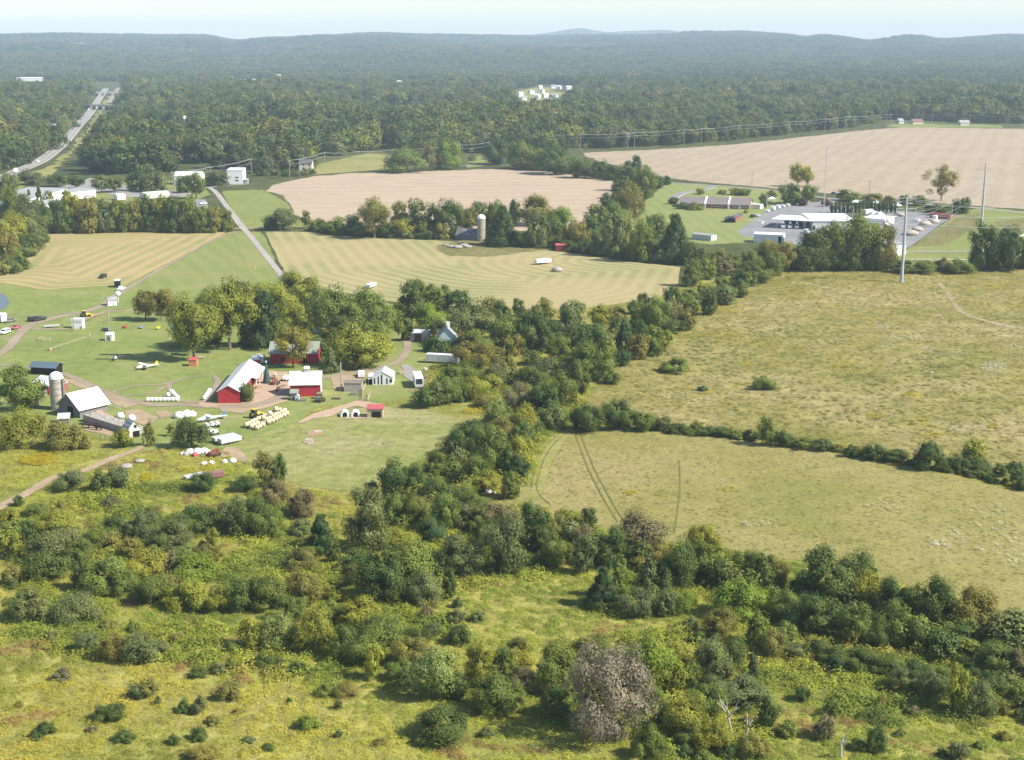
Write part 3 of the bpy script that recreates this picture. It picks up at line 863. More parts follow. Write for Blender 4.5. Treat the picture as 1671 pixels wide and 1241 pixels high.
# --- white gabled greenhouse with dark slits, stone pen and caravan beside it
r, L = building('greenhouse', 'white gabled hall with dark vertical slits beside the stone pen', 'greenhouse', (608, 629), (641, 629), 7.5, 2.4, 4.1, 'y', 'white', 'roofwhite', .15)
for u, z, w_, h_ in ((.5, .4, .35, 1.8), (1.6, .3, .35, 2.4), (2.6, .3, .4, 2.9), (4.2, .4, .35, 1.8)):
    g = MB(); side_box(g, 'F', L, 7.5, u, z, w_, h_); loc_part(r, 'slit', g, 'dark')
g = MB(); side_box(g, 'F', L, 7.5, 5.2, .9, .7, 1.0); loc_part(r, 'window', g, 'glass')
building('shed', 'low white shed with black doorway joined to the gabled hall', 'shed', (601, 628), (607.5, 628), 3.5, 2.4, 2.7, 'mono', 'white', 'roofwhitex', .1, doors=(('F', .15, .1, 1.0, 1.5),))
r, L = building('stone_pen', 'grey stone walled pen with brown edge below the white caravan', 'pen', (561.5, 640), (590, 640), 5.0, 2.5, 2.5, 'flat', 'stone', 'stone', .02)
for o_ in list(r.children):
    if o_.name.startswith('roof'): bpy.data.objects.remove(o_)
loc_part(r, 'coping', MB().box(-.1, L + .1, -.12, .25, 2.52, 2.72).box(-.1, .25, .26, 5.1, 2.52, 2.72).box(L - .25, L + .1, .26, 5.1, 2.52, 2.72), 'wood')
loc_part(r, 'roof', MB().box(.3, L - .3, .3, 4.9, 2.51, 2.6), 'greyboard')
# --- picket run below
# --- calf shelters
building('shelter', 'red roofed open fronted shelter at the edge of the pasture', 'shelter', (599.5, 682.5), (625, 682.5), 3.0, 2.5, 2.9, 'mono', 'paleboard', 'roofred', .25, doors=(('F', 1.2, .05, 2.6, 1.75),))
def calf_hutch(px, py, label):
    P = G(px, py); root = thing('calf_hutch', label, 'calf hutch', P, math.radians(8), 'white calf hutches')
    b = MB(); prof = []
    for i in range(9):
        a = math.pi * i / 8; prof.append((math.cos(a) * 1.15, .7 + math.sin(a) * 1.05))
    prof = [(1.2, 0)] + prof + [(-1.2, 0)]
    b.prism(prof, 'y', 0, 2.6); b.build('shell', M['white'], root)
    d = MB(); pr = [(.62, 0.03)] + [(math.cos(math.pi * i / 8) * .62, .85 + math.sin(math.pi * i / 8) * .6) for i in range(9)] + [(-.62, .03)]
    d.prism(pr, 'y', -.05, .04); d.build('doorway', M['dark'], root)
calf_hutch(563, 681.5, 'white calf hutch with arched doorway, left of the pair')
calf_hutch(580.5, 681.5, 'white calf hutch with arched doorway, nearest the red roofed shelter')
# --- blue-grey barn and what stands round it
r, L = building('barn', 'pale blue barn with grey gable roof and black open front', 'barn', (713, 574), (748, 574), 12, 4.2, 8.0, 'y', 'cream', 'roofgrey', .4, doors=(('F', 2.8, .05, 3.6, 3.3),))
bl = plain('pale blue boards', (.42, .52, .56), .7, .15)
for o_ in r.children:
    if o_.name.startswith('wall'): o_.data.materials[0] = bl
loc_part(r, 'vent', MB().box(L / 2 - .6, L / 2 + .6, 4, 5.2, 7.8, 9.2), 'white')
building('shed', 'long white shed with rusty centre door left of pale blue barn', 'shed', (669, 556), (700, 557), 4, 2.6, 3.1, 'mono', 'whitedirty', 'roofwhitex', .2, doors=(('F', 1.5, .05, 2.6, 2.3, 'rust'),))
# --- old bank barn, wall and outbuildings at the far left
A0 = G(131, 683); r, L = building('barn', 'old grey timber barn with sagging white metal roof beside the silo', 'barn', (131, 683), (176, 672), 9.5, 2.7, 6.3, 'x', 'greyboard', 'rooftin', .7, doors=(('L', 3, 0.05, 2.4, 2.6),))
building('lean_to', 'small grey metal roofed lean-to in front of old timber barn', 'shed', (95, 693), (113, 692), 3.2, 1.5, 2.1, 'mono', 'greyboard', 'galv', .25)
r, L = building('barn', 'white gabled end barn with black doorway at the end of stone wall', 'barn', (211, 716), (229, 713), 4.0, 2.6, 4.4, 'y', 'whitedirty', 'roofgrey', .15, doors=(('F', 1.0, .05, 1.9, 1.7), ('F', 1.45, 2.6, .7, .8)))
r, L = building('barn_ruin', 'roofless stone barn foundation running from timber barn to white gable', 'ruin', (136, 688), (212, 712), 4.0, 1.9, 1.9, 'flat', 'stone', 'dust' if False else 'stone', 0)
for o_ in list(r.children):
    if o_.name.startswith('roof'): bpy.data.objects.remove(o_)
rb = MB(); rg = random.Random(5)
for i in range(70):
    rb.blob((rg.uniform(.4, L - .4), rg.uniform(.4, 3.6), 1.9), rg.uniform(.15, .5), .6, 6, 4, .3, i)
o_ = loc_part(r, 'rubble', rb, 'dust' if False else 'stone'); o_['kind'] = 'stuff'
building('pavilion', 'slate blue roofed dark pavilion at the lawn edge by the silo', 'pavilion', (51, 611), (90, 613), 4.6, 2.5, 3.5, 'x', 'dark', 'roofteal', .6)  # solid walls painted near-black as the shade under the open roof
building('barn', 'low reddish-brown barn with white roof behind the silo', 'barn', (55, 640), (80, 645), 6.5, 2.8, 4.4, 'x', 'darkred', 'roofwhitex', .3)
building('cattle_trailer', 'faded pink livestock trailer with white roof between silo and lawn', 'trailer', (96, 640), (111, 638), 2.3, 2.4, 2.6, 'mono', 'roofred', 'roofwhitex', .1)
# --- silos
def silo(px, py, rad, h, label, bands, chute, chute_mat):
    P = G(px, py); root = thing('silo', label, 'silo', P)
    b = MB(); prof = [(rad, 0)]
    n = int(h / .75)
    for i in range(n):
        z = h * (i + 1) / n
        prof += [(rad, z - .10), (rad - .025, z - .08), (rad - .025, z - .02), (rad, z)]
    b.lathe(prof, 24); b.build('shaft', M['stave'], root)
    for k in range(bands):
        z = h * (k + .5) / bands
        MB().lathe([(rad + .03, z - .04), (rad + .06, z - .03), (rad + .06, z + .03), (rad + .03, z + .04)], 24).build('hoop', M['greyboard'], root)
    d = MB(); pr = [(rad + .12, h), (rad + .14, h + .12)] + [(rad * 1.05 * math.cos(a), h + .14 + rad * .95 * math.sin(a)) for a in np.linspace(.1, 1.5, 6)]
    d.lathe(pr, 24); d.build('dome', M['white'], root, smooth=False)
    if chute:
        a = chute; q = rad + .25
        MB().box(-.38, .38, -.3, .3, .4, h - .1).build('chute', M[chute_mat], root, (math.cos(a) * q, math.sin(a) * q, 0), a + math.pi / 2)
silo(95, 668, 1.9, 8.9, 'tall concrete stave silo with white dome beside old timber barn', 5, -.35, 'greyboard')
silo(785.5, 393, 2.2, 11.5, 'pale concrete silo with white dome beside the collapsed grey barn', 3, None, '')
# --- collapsed barn by the far silo
r, L = building('barn', 'derelict barn with sagging dark grey roof left of the pale silo', 'barn', (744, 391), (777, 393), 8, 2.4, 5.6, 'x', 'greyboard', 'roofold', .5, gable=('whitedirty', .02))
building('shed', 'low shed with rusty red roof right of the pale silo', 'shed', (793, 394), (823, 397), 4, 1.6, 2.4, 'mono', 'greyboard', 'darkred', .3)
building('shed', 'small dull red shed alone at the hayfield edge', 'shed', (907, 410), (924, 410), 3.4, 2.7, 3.2, 'mono', 'darkred', 'roofred', .2)
# --- stalls on the lawn
building('shed', 'small orange shed alone on the lawn with picnic bench behind', 'shed', (308, 598.5), (321, 598.5), 2.4, 2.0, 2.4, 'mono', 'orange', 'roofred', .15)
r, L = building('playhouse', 'white playhouse with open grey doorway on the lawn', 'playhouse', (172, 557), (184, 557), 2.4, 2.1, 2.6, 'mono', 'white', 'roofwhitex', .1, doors=(('F', .5, .1, 1.3, 1.6, 'greyboard'),))
r, L = building('ticket_booth', 'white panelled booth raised on legs beside the farm lane', 'booth', (117, 537), (135, 537), 3.0, 3.4, 3.4, 'flat', 'white', 'white', .1, windows=())
for u in (.2, L - .4):
    g = MB(); g.box(u, u + .2, -.25, -.08, 0, 1.2); loc_part(r, 'leg', g, 'wood')
g = MB(); side_box(g, 'F', L, 3, .15, 2.2, L - .3, .7); loc_part(r, 'window_band', g, 'galv')
building('cottage', 'small white cottage with grey roof at the lane fork', 'cottage', (177, 500), (191, 499), 3.2, 2.3, 3.2, 'x', 'white', 'roofgrey', .2, doors=(('F', 1.6, .05, .8, 1.6, 'galv'),))
P = G(193, 494); t = thing('water_tank', 'white domed tank on post behind the small white cottage', 'tank', P)
MB().lathe([(.15, 0), (.15, 2.6), (1.0, 3.0), (1.15, 3.6), (.9, 4.3), (.3, 4.6)], 12).build('tank', M['white'], t)
building('kiosk', 'white kiosk cut off by left photo edge beside pink car', 'kiosk', (-4, 526), (8, 526), 2.5, 2.6, 3.2, 'x', 'white', 'roofwhitex', .2)

# --- warehouses and barns along the far road
r, L = building('warehouse', 'largest white warehouse with a row of wall slots at far left', 'warehouse', (45, 345), (111, 325), 26, 7, 7.6, 'mono', 'white', 'roofgrey', .2)
for i in range(11):
    g = MB(); side_box(g, 'F', L, 26, 3 + i * (L - 6) / 11, 2.2, .9, 2.6); loc_part(r, 'window', g, 'cream')
building('warehouse', 'low flat grey-roofed white warehouse right of the largest one', 'warehouse', (112, 327), (157, 322), 16, 5, 5.4, 'mono', 'white', 'roofgrey', .2)
building('annex', 'small grey roofed white annex in front of largest warehouse', 'annex', (70, 345), (103, 338), 9, 3.4, 4.6, 'mono', 'white', 'roofgrey', .2)
building('shed', 'white roofed shed just above the tree row right of warehouses', 'shed', (238, 325), (277, 322), 9, 3.0, 4.0, 'x', 'white', 'roofwhitex', .2)
building('shed', 'small white shed peeping over the tree row beside warehouses', 'shed', (192, 327), (205, 326), 6, 3, 3.8, 'x', 'white', 'roofwhitex', .2)
building('barn', 'long white barn left of the road bend with tree before it', 'barn', (285, 302), (328, 302), 14, 6.5, 9, 'x', 'white', 'roofwhitex', .3)
r, L = building('barn', 'tall square white barn nearest the road bend', 'barn', (371, 301), (397, 301), 12, 10, 11, 'mono', 'white', 'roofwhitex', .2, windows=(('F', 6, 4.4, 2.2, 1), ('F', 6, 2.2, 2.2, 1)), frames=False)
building('shed', 'low grey shed at the right side of tall white barn', 'shed', (398, 301), (404, 301), 5, 3, 3.6, 'mono', 'roofgrey', 'roofgrey', .2)
building('garage', 'low white garage between two white barns under dark trees', 'garage', (342, 302), (366, 302), 8, 3.2, 4.2, 'x', 'white', 'roofdark', .2)
building('house', 'pink-brick house with dark roof above the brown field corner', 'house', (488, 279), (509, 279), 10, 6, 9, 'x', 'cream', 'roofdark', .4, windows=(('F', 3, 1, 1.4, 1.8), ('F', 8, 1, 1.4, 1.8), ('F', 3, 3.8, 1.4, 1.6), ('F', 8, 3.8, 1.4, 1.6)))

# --- long brick school-like building
def px_len(a, b): return (G(*b) - G(*a)).length
A, Bp = (1110, 339), (1223, 342)
r, L = building('brick_building', 'long low brick building with brown roof and white firewalls', 'building', A, Bp, 18, 3.2, 6.0, 'x', 'brick', 'roofshingle', .7, gable=('cream', .02))
s3 = (6.0 - 3.2) / 9
for u in (L * .36, L * .70):
    b = MB(); b.prism([(-1.3, 0), (19.3, 0), (19.3, 2.9), (9, 6.7), (-1.3, 2.9 + .25)], 'x', u - .55, u + .55); loc_part(r, 'firewall', b, 'white')
loc_part(r, 'fascia', MB().box(-.7, L + .7, -.85, -.72, 2.75, 3.15), 'white')
for i in range(9):
    u = L * (.03 + .035 * i); g = MB(); side_box(g, 'F', L, 18, u, 1.0, 1.2, 1.2); f = loc_part(r, 'window', g, 'white')
    g = MB(); side_box(g, 'F', L, 18, u + .15, 1.15, .9, .9, .09); loc_part(f, 'pane', g, 'glass')
for u in (.45, .50, .56, .61, .75, .80, .88, .93):
    g = MB(); side_box(g, 'F', L, 18, L * u, .95, 1.7, 1.3); f = loc_part(r, 'window', g, 'white')
    g = MB(); side_box(g, 'F', L, 18, L * u + .2, 1.15, 1.3, .9, .09); loc_part(f, 'pane', g, 'glass')
g = MB(); side_box(g, 'F', L, 18, L * .845, .03, 1.3, 2.2); loc_part(r, 'door', g, 'white')
building('annex', 'cream entrance annex at the right end of brick building', 'annex', (1224, 341), (1240, 342), 9, 2.8, 3.0, 'flat', 'cream', 'white', .1)
building('shelter', 'small grey roofed shelter on the lawn before the brick building', 'shelter', (1185, 364), (1200, 364), 7, 1.9, 3.2, 'y', 'dark', 'roofdark', .4)
building('shed', 'narrow brick shed with grey roof joined behind the lawn shelter', 'shed', (1200, 362), (1212, 356), 4, 2.1, 3.0, 'x', 'brick', 'roofdark', .3)

# --- service yard: open garage, hall, stores
A, Bp = (1268, 372), (1325, 375)
a = G(*A); b = G(*Bp); d = b - a; L = d.length; ang = math.atan2(d.y, d.x)
root = thing('truck_shed', 'open sided garage with flat white roof sheltering the parked trucks', 'garage', a, ang)
MB().box(-3, L + .6, -2.4, 20, 4.6, 5.0).build('roof', M['white'], root)
for i in range(6): MB().cyl((i * L / 5, -1.2 if i else -1, 0), (i * L / 5, -1.2 if i else -1, 4.6), .16, n=6).build('post', M['white'], root)
for i in range(4): MB().cyl((i * L / 3, 19.4, 0), (i * L / 3, 19.4, 4.6), .16, n=6).build('post', M['white'], root)
MB().box(-1, L, 19.7, 19.9, 0, 4.5).build('back_wall', M['greyboard'], root)
building('hall', 'white service hall with broad flat roof right of the truck garage', 'hall', (1326, 376), (1396, 376), 30, 5.0, 5.6, 'mono', 'whitedirty', 'white', .4, doors=(('F', .2, .05, 1.2, 2.2),))
building('store', 'long flat white store right of the service hall', 'store', (1405, 366), (1443, 369), 14, 3.6, 3.9, 'mono', 'white', 'white', .2)
building('bus_shed', 'round cornered white tank shed above the right-hand tree line', 'shed', (1230, 396), (1278, 398), 7, 4.3, 5.0, 'x', 'white', 'white', .2, doors=(('F', 12.5, .05, 1.6, 3.4), ('F', 15, .05, .8, 3.2, 'galv')))
building('shed', 'flat white roof glimpsed through the trees left of tank shed', 'shed', (1129, 391), (1160, 394), 6, 2.8, 3.2, 'x', 'galv', 'roofgrey', .2)
building('warehouse', 'pale grey warehouse with white end wall behind the tall steel pole', 'warehouse', (1436, 418), (1478, 416), 38, 5.2, 5.8, 'mono', 'white', 'roofgrey', .2)
def tent(px, py, w, h, label):
    P = G(px, py); root = thing('canopy_tent', label, 'tent', P, 0, 'white canopy tents behind the screening row')
    q = w / 2
    MB().add([(-q, -q, h * .62), (q, -q, h * .62), (q, q, h * .62), (-q, q, h * .62), (0, 0, h)], [(0, 1, 4), (1, 2, 4), (2, 3, 4), (3, 0, 4), (3, 2, 1, 0)]).build('canopy', M['tarp'], root)
    for sx in (-1, 1):
        for sy in (-1, 1): MB().cyl((sx * q * .92, sy * q * .92, 0), (sx * q * .92, sy * q * .92, h * .63), .09, n=5).build('leg', M['white'], root)
tent(1396, 336, 5.5, 3.8, 'white peaked canopy tent, leftmost behind the evergreen row')
tent(1430, 337, 5, 3.6, 'white peaked canopy tent, middle one behind the evergreen row')
tent(1463, 342, 5.5, 4.2, 'white peaked canopy tent beside the tall steel pole top')
tent(1281, 331, 6.5, 4.2, 'white peaked canopy tent near the purple tree by yard entrance')
tent(1259, 330, 5, 3.6, 'small white canopy on grass right of the brick building')
def container(A, Bp, label, col, h=2.6, dep=2.4):
    a = G(*A); b = G(*Bp); d = b - a
    root = thing('shipping_container', label, 'container', a, math.atan2(d.y, d.x))
    bdy = MB(); L = d.length; n = max(4, int(L / .6)); prof = []
    for i in range(n):
        prof += [(i * L / n, 0), ((i + .5) * L / n, 0), ((i + .5) * L / n, .06), ((i + 1) * L / n, .06)]
    bdy.prism(prof + [(L, dep), (0, dep)], 'z', .1, h)
    bdy.build('body', M[col], root)
    MB().box(-.03, L + .03, -.04, dep + .04, h, h + .1).build('lid', M[col], root)
container((1517, 356), (1551, 359), 'long faded red container at the right end of service yard', 'roofred', 3)
container((1521, 359), (1527, 359.5), 'short white container before the faded red one', 'white', 2.4)

# --- far houses among the woods
def far_house(px, py, w, label, wall='white', roof='roofgrey', hgt=6.0, dep=9, turn=0.15, ridge=None, group='houses scattered in the woods'):
    P = G(px, py); k = depth_of(*P) / F_PX; L = w * k
    HOUSE_SPOTS.append((px, py, w))
    root = thing('house', label, 'house', P, turn, group)
    rd = ridge or hgt + dep * .28
    MB().prism([(0, 0), (dep, 0), (dep, hgt), (dep / 2, rd), (0, hgt)], 'x', -L / 2, L / 2).build('wall', M[wall], root)
    t = .2; s = (rd - hgt) / (dep / 2); o = .5; X = L / 2 + .4
    r = MB()
    r.add(*slab([(-X, -o, hgt - s * o + t), (X, -o, hgt - s * o + t), (X, dep / 2, rd + t), (-X, dep / 2, rd + t)], .18))
    r.add(*slab([(-X, dep / 2, rd + t), (X, dep / 2, rd + t), (X, dep + o, hgt - s * o + t), (-X, dep + o, hgt - s * o + t)], .18))
    r.build('roof', M[roof], root)
M['roofbrown'] = plain('brown red shingles', (.24, .13, .11), .9, .2)
HOUSE_SPOTS = []
for px_, py_, w_, tn, rf, lb in ((833, 158, 9, .6, 'roofwhitex', 'leftmost white house of the far village cluster'), (843, 161, 9, -.4, 'roofgrey', 'white house second from the left in the far village cluster'),
        (851, 158, 8, .5, 'roofwhitex', 'white house third from the left in the far village cluster'), (856, 165, 10, .3, 'roofgrey', 'nearest white house on the left side of far village'),
        (875, 161, 9, -.5, 'roofwhitex', 'bright white house in the middle of the far village'), (883, 146, 6, .4, 'roofwhitex', 'narrow white house at the back of the far village'),
        (904, 145, 9, .2, 'roofgrey', 'white house at the back right of the far village'), (911, 146, 7, -.4, 'roofwhitex', 'white house touching the back right one in far village'),
        (929, 147, 9, .3, 'roofwhitex', 'rightmost back house of the far village cluster'), (892, 160, 9, .5, 'roofwhitex', 'white house right of the middle in the far village'),
        (904, 161, 9, -.3, 'roofgrey', 'rightmost front house of the far village cluster'), (897, 167, 8, .2, 'roofgrey', 'small grey roofed house at the front of far village'),
        (875, 171, 12, .5, 'roofgrey', 'wide grey roofed house nearest in the far village'), (869, 154, 10, .6, 'roofgrey', 'grey roofed house behind the middle of far village'),
        (882, 152, 8, -.5, 'roofgrey', 'grey roofed house below the narrow white one in far village')):
    far_house(px_, py_, w_ * .95, lb, 'white', rf, 6.0, 9, tn, None, 'houses of the far village')
for px_, py_, w_, wl, rf, lb in ((50, 133, 44, 'white', 'roofwhitex', 'long white industrial building far left in the forest'), (309, 200, 17, 'cream', 'roofwhitex', 'tan house in a small clearing left of centre woods'),
        (300, 224, 12, 'white', 'roofgrey', 'white gabled house in the woods below the tan house'), (89, 214, 7, 'cream', 'roofgrey', 'small building beside the highway among trees'),
        (47, 190, 12, 'cream', 'roofgrey', 'low tan building in the woods left of highway'), (396, 134, 11, 'white', 'roofwhitex', 'far white house on the distant tree line, left'), (319, 136, 5, 'white', 'roofwhitex', 'tiny white house in the distant woods right of highway'),
        (412, 214, 10, 'white', 'roofgrey', 'white house at the left end of the wooded clearing'), (447, 216, 16, 'white', 'roofwhitex', 'long low white house in the wooded clearing'), (461, 212, 6, 'white', 'roofgrey', 'small white house beside the long low one'),
        (524, 249, 16, 'cream', 'roofgrey', 'grey roofed house in woods above the brown field'), (650, 137, 12, 'white', 'roofwhitex', 'far white house on the distant tree line, middle'), (683, 136, 7, 'cream', 'roofred', 'far reddish house on the distant tree line'),
        (421, 134, 20, 'white', 'roofwhitex', 'long far white building on the distant tree line'), (774, 190, 5, 'white', 'roofwhitex', 'tiny white house in the woods left of village'), (1268, 147, 8, 'white', 'roofwhitex', 'far white house in the woods above the grey field'),
        (1209, 152, 5, 'white', 'roofwhitex', 'tiny white house by the bare hillside clearing'), (1498, 203, 18, 'cream', 'roofbrown', 'reddish roofed bungalow behind the power line poles'), (1471, 202, 8, 'white', 'roofgrey', 'small white house left of reddish roofed bungalow'),
        (1575, 205, 16, 'cream', 'roofgrey', 'grey roofed house right of the reddish roofed bungalow'), (500, 168, 6, 'white', 'roofwhitex', 'small white house deep in the woods left of village'),
        (592, 150, 5, 'white', 'roofgrey', 'tiny grey roofed house far in the middle woods'), (738, 158, 6, 'white', 'roofwhitex', 'small white house a little left of the far village'), (560, 140, 7, 'white', 'roofwhitex', 'far white house left of the white mast'),
        (455, 126, 6, 'white', 'roofwhitex', 'far white speck house above the long far building'), (976, 150, 5, 'white', 'roofgrey', 'tiny house in the woods right of far village'), (250, 172, 6, 'cream', 'roofgrey', 'small cream house in the woods just right of highway'),
        (620, 222, 8, 'white', 'roofgrey', 'grey roofed house in woods above the round bush'), (1390, 170, 6, 'white', 'roofwhitex', 'small white house in woods above the grey field'), (700, 205, 7, 'cream', 'roofgrey', 'cream house in woods above the lane gap')):
    far_house(px_, py_, w_, lb, wl, rf, (3.4 if py_ > 195 and px_ > 1400 else 5.0) if w_ < 30 else 8, 10)

# --- overpasses
def overpass(A, Bp, label):
    a = G(*A); b = G(*Bp); d = b - a; L = d.length
    root = thing('overpass', label, 'bridge', a, math.atan2(d.y, d.x), 'highway overpasses')
    MB().box(0, L, 0, 11, 5.4, 6.6).build('deck', M['concrete'], root)
    for yy in (0.05, 10.7): MB().box(0, L, yy, yy + .25, 6.62, 7.6).build('parapet', M['concrete'], root)
    for u in (.25, .5, .75): MB().box(L * u - .6, L * u + .6, 2, 9, 0, 5.4).build('pier', M['concrete'], root)
    for s_, u0 in ((1, 0), (-1, L)):
        MB().prism([(u0, 0), (u0 - s_ * 40, 0), (u0, 6.5)], 'y', -2, 13).build('embankment', M['floor'], root)
overpass((139, 179), (181, 180), 'nearer concrete overpass crossing the highway')
overpass((156, 157), (196, 157), 'farther concrete overpass crossing the highway')
# ------------------------------------------------------------------ vehicles
def wheels(root, pts, r, w=.24, rim=True):
    for x, y in pts:
        MB().cyl((x, y - w / 2, r), (x, y + w / 2, r), r, n=12).build('wheel', M['tyre'], root)

def make_car(kind):
    """a vehicle that points along +x, standing on z = 0"""
    S = {'sedan': (4.6, 1.8, [(-2.3, .35), (2.3, .35), (2.3, .75), (2.1, .9), (1.0, 1.0), (.35, 1.42), (-1.0, 1.45), (-1.75, 1.02), (-2.25, .98)]),
         'suv': (4.7, 1.9, [(-2.35, .4), (2.35, .4), (2.35, .95), (1.25, 1.1), (.7, 1.7), (-2.1, 1.75), (-2.33, 1.1)]),
         'van': (5.6, 2.0, [(-2.8, .4), (2.8, .4), (2.8, 1.1), (2.0, 1.35), (1.5, 2.3), (-2.7, 2.35), (-2.8, 2.2)]),
         'pickup': (5.6, 1.95, [(-2.8, .5), (2.8, .5), (2.8, 1.05), (1.5, 1.15), (.95, 1.8), (-.45, 1.82), (-.6, 1.15), (-2.8, 1.12)]),
         'boxtruck': (8.0, 2.4, [(-4.0, .6), (4.0, .6), (4.0, 1.5), (3.7, 2.6), (2.3, 2.7), (2.25, 3.6), (-4.0, 3.6)]),
         'bucket': (7.5, 2.3, [(-3.7, .6), (3.7, .6), (3.7, 1.7), (3.3, 1.8), (2.8, 2.7), (1.2, 2.75), (1.1, 1.7), (-3.7, 1.7)])}
    L, W, prof = S[kind]
    root = thing('truck' if kind in ('boxtruck', 'bucket') else 'pickup_truck' if kind == 'pickup' else 'van' if kind == 'van' else 'car', kind, {'boxtruck': 'truck', 'bucket': 'truck', 'pickup': 'pickup truck', 'van': 'van'}.get(kind, 'car'))
    MB().prism(prof, 'y', -W / 2, W / 2).build('body', M['paint'], root, paint=True)
    def side_glass(x0, x1, z0, z1, sl=.2):
        b = MB()
        for s in (-1, 1):
            b.prism([(x0, z0), (x1, z0), (x1 - sl, z1), (x0 + sl, z1)], 'y', s * W / 2 - .015, s * W / 2 + .015)
        b.build('side_window', M['glass'], root)
    def front_glass(x0, z0, x1, z1):
        MB().add([(x0 + .03, -W * .42, z0 + .03), (x0 + .03, W * .42, z0 + .03), (x1 + .03, W * .4, z1 + .03), (x1 + .03, -W * .4, z1 + .03)], [(0, 1, 2, 3)]).build('windscreen', M['glass'], root)
    if kind == 'sedan': side_glass(-1.5, .85, 1.0, 1.36, .35); front_glass(1.0, 1.02, .40, 1.38)
    elif kind == 'suv': side_glass(-2.0, 1.0, 1.12, 1.6, .2); front_glass(1.22, 1.15, .75, 1.62)
    elif kind == 'van': side_glass(.6, 1.75, 1.4, 2.1, .15); front_glass(1.98, 1.4, 1.55, 2.2)
    elif kind == 'pickup': side_glass(-.4, 1.3, 1.18, 1.7, .25); front_glass(1.48, 1.2, 1.0, 1.72); MB().box(-2.65, -.75, -.8, .8, 1.125, 1.13).build('cargo_bed', M['dark'], root)
    elif kind == 'boxtruck': side_glass(2.7, 3.7, 1.7, 2.4, .12); front_glass(3.98, 1.6, 3.74, 2.5)
    else:
        side_glass(1.5, 3.0, 1.85, 2.5, .2); front_glass(3.27, 1.85, 2.85, 2.6)
        b = MB().cyl((-2.6, 0, 1.7), (-2.6, 0, 2.7), .35, n=8).cyl((-2.6, 0, 2.8), (2.6, 0, 3.3), .22, n=6); b.build('boom', M['white'], root)
        MB().box(2.3, 3.3, -.5, .5, 3.0, 4.0).build('bucket', M['white'], root)
    r = .34 if L < 5 else .4 if L < 6 else .5
    ax = [(-L * .3, 0), (L * .31, 0)]
    wheels(root, [(x, s * (W / 2 - .1)) for x, _ in ax for s in (-1, 1)], r)
    return root

CARS = {}
def car(kind, px, py, deg, label, col, group=None):
    P = G(px, py)
    if kind not in CARS:
        CARS[kind] = make_car(kind)
        return retag(CARS[kind], P, heading(px, py, deg), label, group, col)
    return dup(CARS[kind], P, heading(px, py, deg), label, group, col)
WHT_, SIL, BLK, BLU, REDC, GRN = (.80, .80, .80), (.5, .52, .54), (.02, .02, .022), (.05, .09, .16), (.42, .04, .04), (.35, .45, .38)
gh = 'vehicles on the highway'
car('boxtruck', 26, 282, 38, 'white box truck on the highway at the far left edge', WHT_, gh)
car('suv', 63, 265.5, 42, 'white car on the highway next behind the box truck', WHT_, gh)
car('sedan', 105, 219.5, 60, 'dark car on highway, left one of the close pair', BLK, gh)
car('sedan', 108.5, 216.5, 60, 'dark car on highway, right one of the close pair', BLU, gh)
car('sedan', 119.5, 211.5, 60, 'blue-grey car on highway just beyond the close pair', BLU, gh)
car('van', 134, 195, 72, 'white van on highway well before the nearer overpass', WHT_, gh)
car('boxtruck', 145, 181, 75, 'white truck on highway right before the nearer overpass', WHT_, gh)
car('sedan', 174, 144, 75, 'tiny dark car on highway beyond the farther overpass', BLK, gh)
gy = 'vehicles in the service yard'
for px_, py_, kd, dg, lb, cl in ((1237, 353.5, 'sedan', 12, 'silver car at the left corner of the service yard', SIL), (1229, 355, 'suv', 12, 'black car half hidden left of the silver one', BLK),
        (1253, 346.5, 'suv', 20, 'white car, nearest in the row along the yard fence', WHT_), (1262, 343.5, 'van', 22, 'white van, second in the row along the yard fence', WHT_), (1270, 341, 'van', 22, 'white van, third in the row along the yard fence', WHT_),
        (1278, 338.5, 'suv', 22, 'white car, fourth in the row along the yard fence', WHT_), (1286, 336.8, 'suv', 22, 'white car, farthest in the row along the yard fence', WHT_),
        (1278, 372.5, 'bucket', -82, 'white utility truck under the open garage, leftmost bay', WHT_), (1289, 372.9, 'bucket', -82, 'white utility truck under the open garage, second bay', WHT_), (1300, 373.2, 'bucket', -82, 'white utility truck under the open garage, third bay', WHT_),
        (1313, 371, 'boxtruck', -85, 'white box truck deep in the right bay of open garage', WHT_), (1316, 381, 'van', 20, 'silver-white van in front of the service hall corner', (.6, .63, .66)),
        (1498, 362, 'pickup', 20, 'white pickup parked alone on the open yard', WHT_), (1361, 317, 'sedan', -10, 'dark blue car on the road at the yard entrance', BLU),
        (1427, 352, 'van', 5, 'white van in the crowded row behind the long store', WHT_), (1436, 352.5, 'van', 5, 'white van beside it at the end of crowded row', WHT_), (1418, 351.5, 'boxtruck', 5, 'white truck in the crowded row behind the long store', WHT_), (1459, 356, 'pickup', 15, 'pale pickup by the rubble left of steel pole', SIL)):
    car(kd, px_, py_, dg, lb, cl, gy)
car('pickup', 331, 334, 5, 'white pickup with dark bed in the small grey lot', WHT_)
car('suv', 168, 454, 200, 'black off-road vehicle with white roof on the left hayfield', (.03, .03, .03))
car('sedan', 26, 537, 200, 'faded pink-red car by the farm lane at left edge', (.45, .14, .15))
car('suv', 56, 524, 10, 'dark buggy near the farm lane, left one', (.03, .03, .03))
car('pickup', 64, 524, 190, 'dark farm truck beside the buggy near the lane', (.05, .045, .04))
car('sedan', 16, 526, 190, 'grey car beside white kiosk at the left edge', (.22, .21, .2))
car('van', 427, 592, 60, 'white van between red barns behind the long barn', WHT_)
car('pickup', 590, 615, 80, 'white camper truck behind the stone pen', WHT_)
car('suv', 8, 545, 200, 'small white car cut by the left edge near the lane', WHT_)

M['dullpink'] = plain('dull pink paint', (.27, .14, .13), .8, .3)
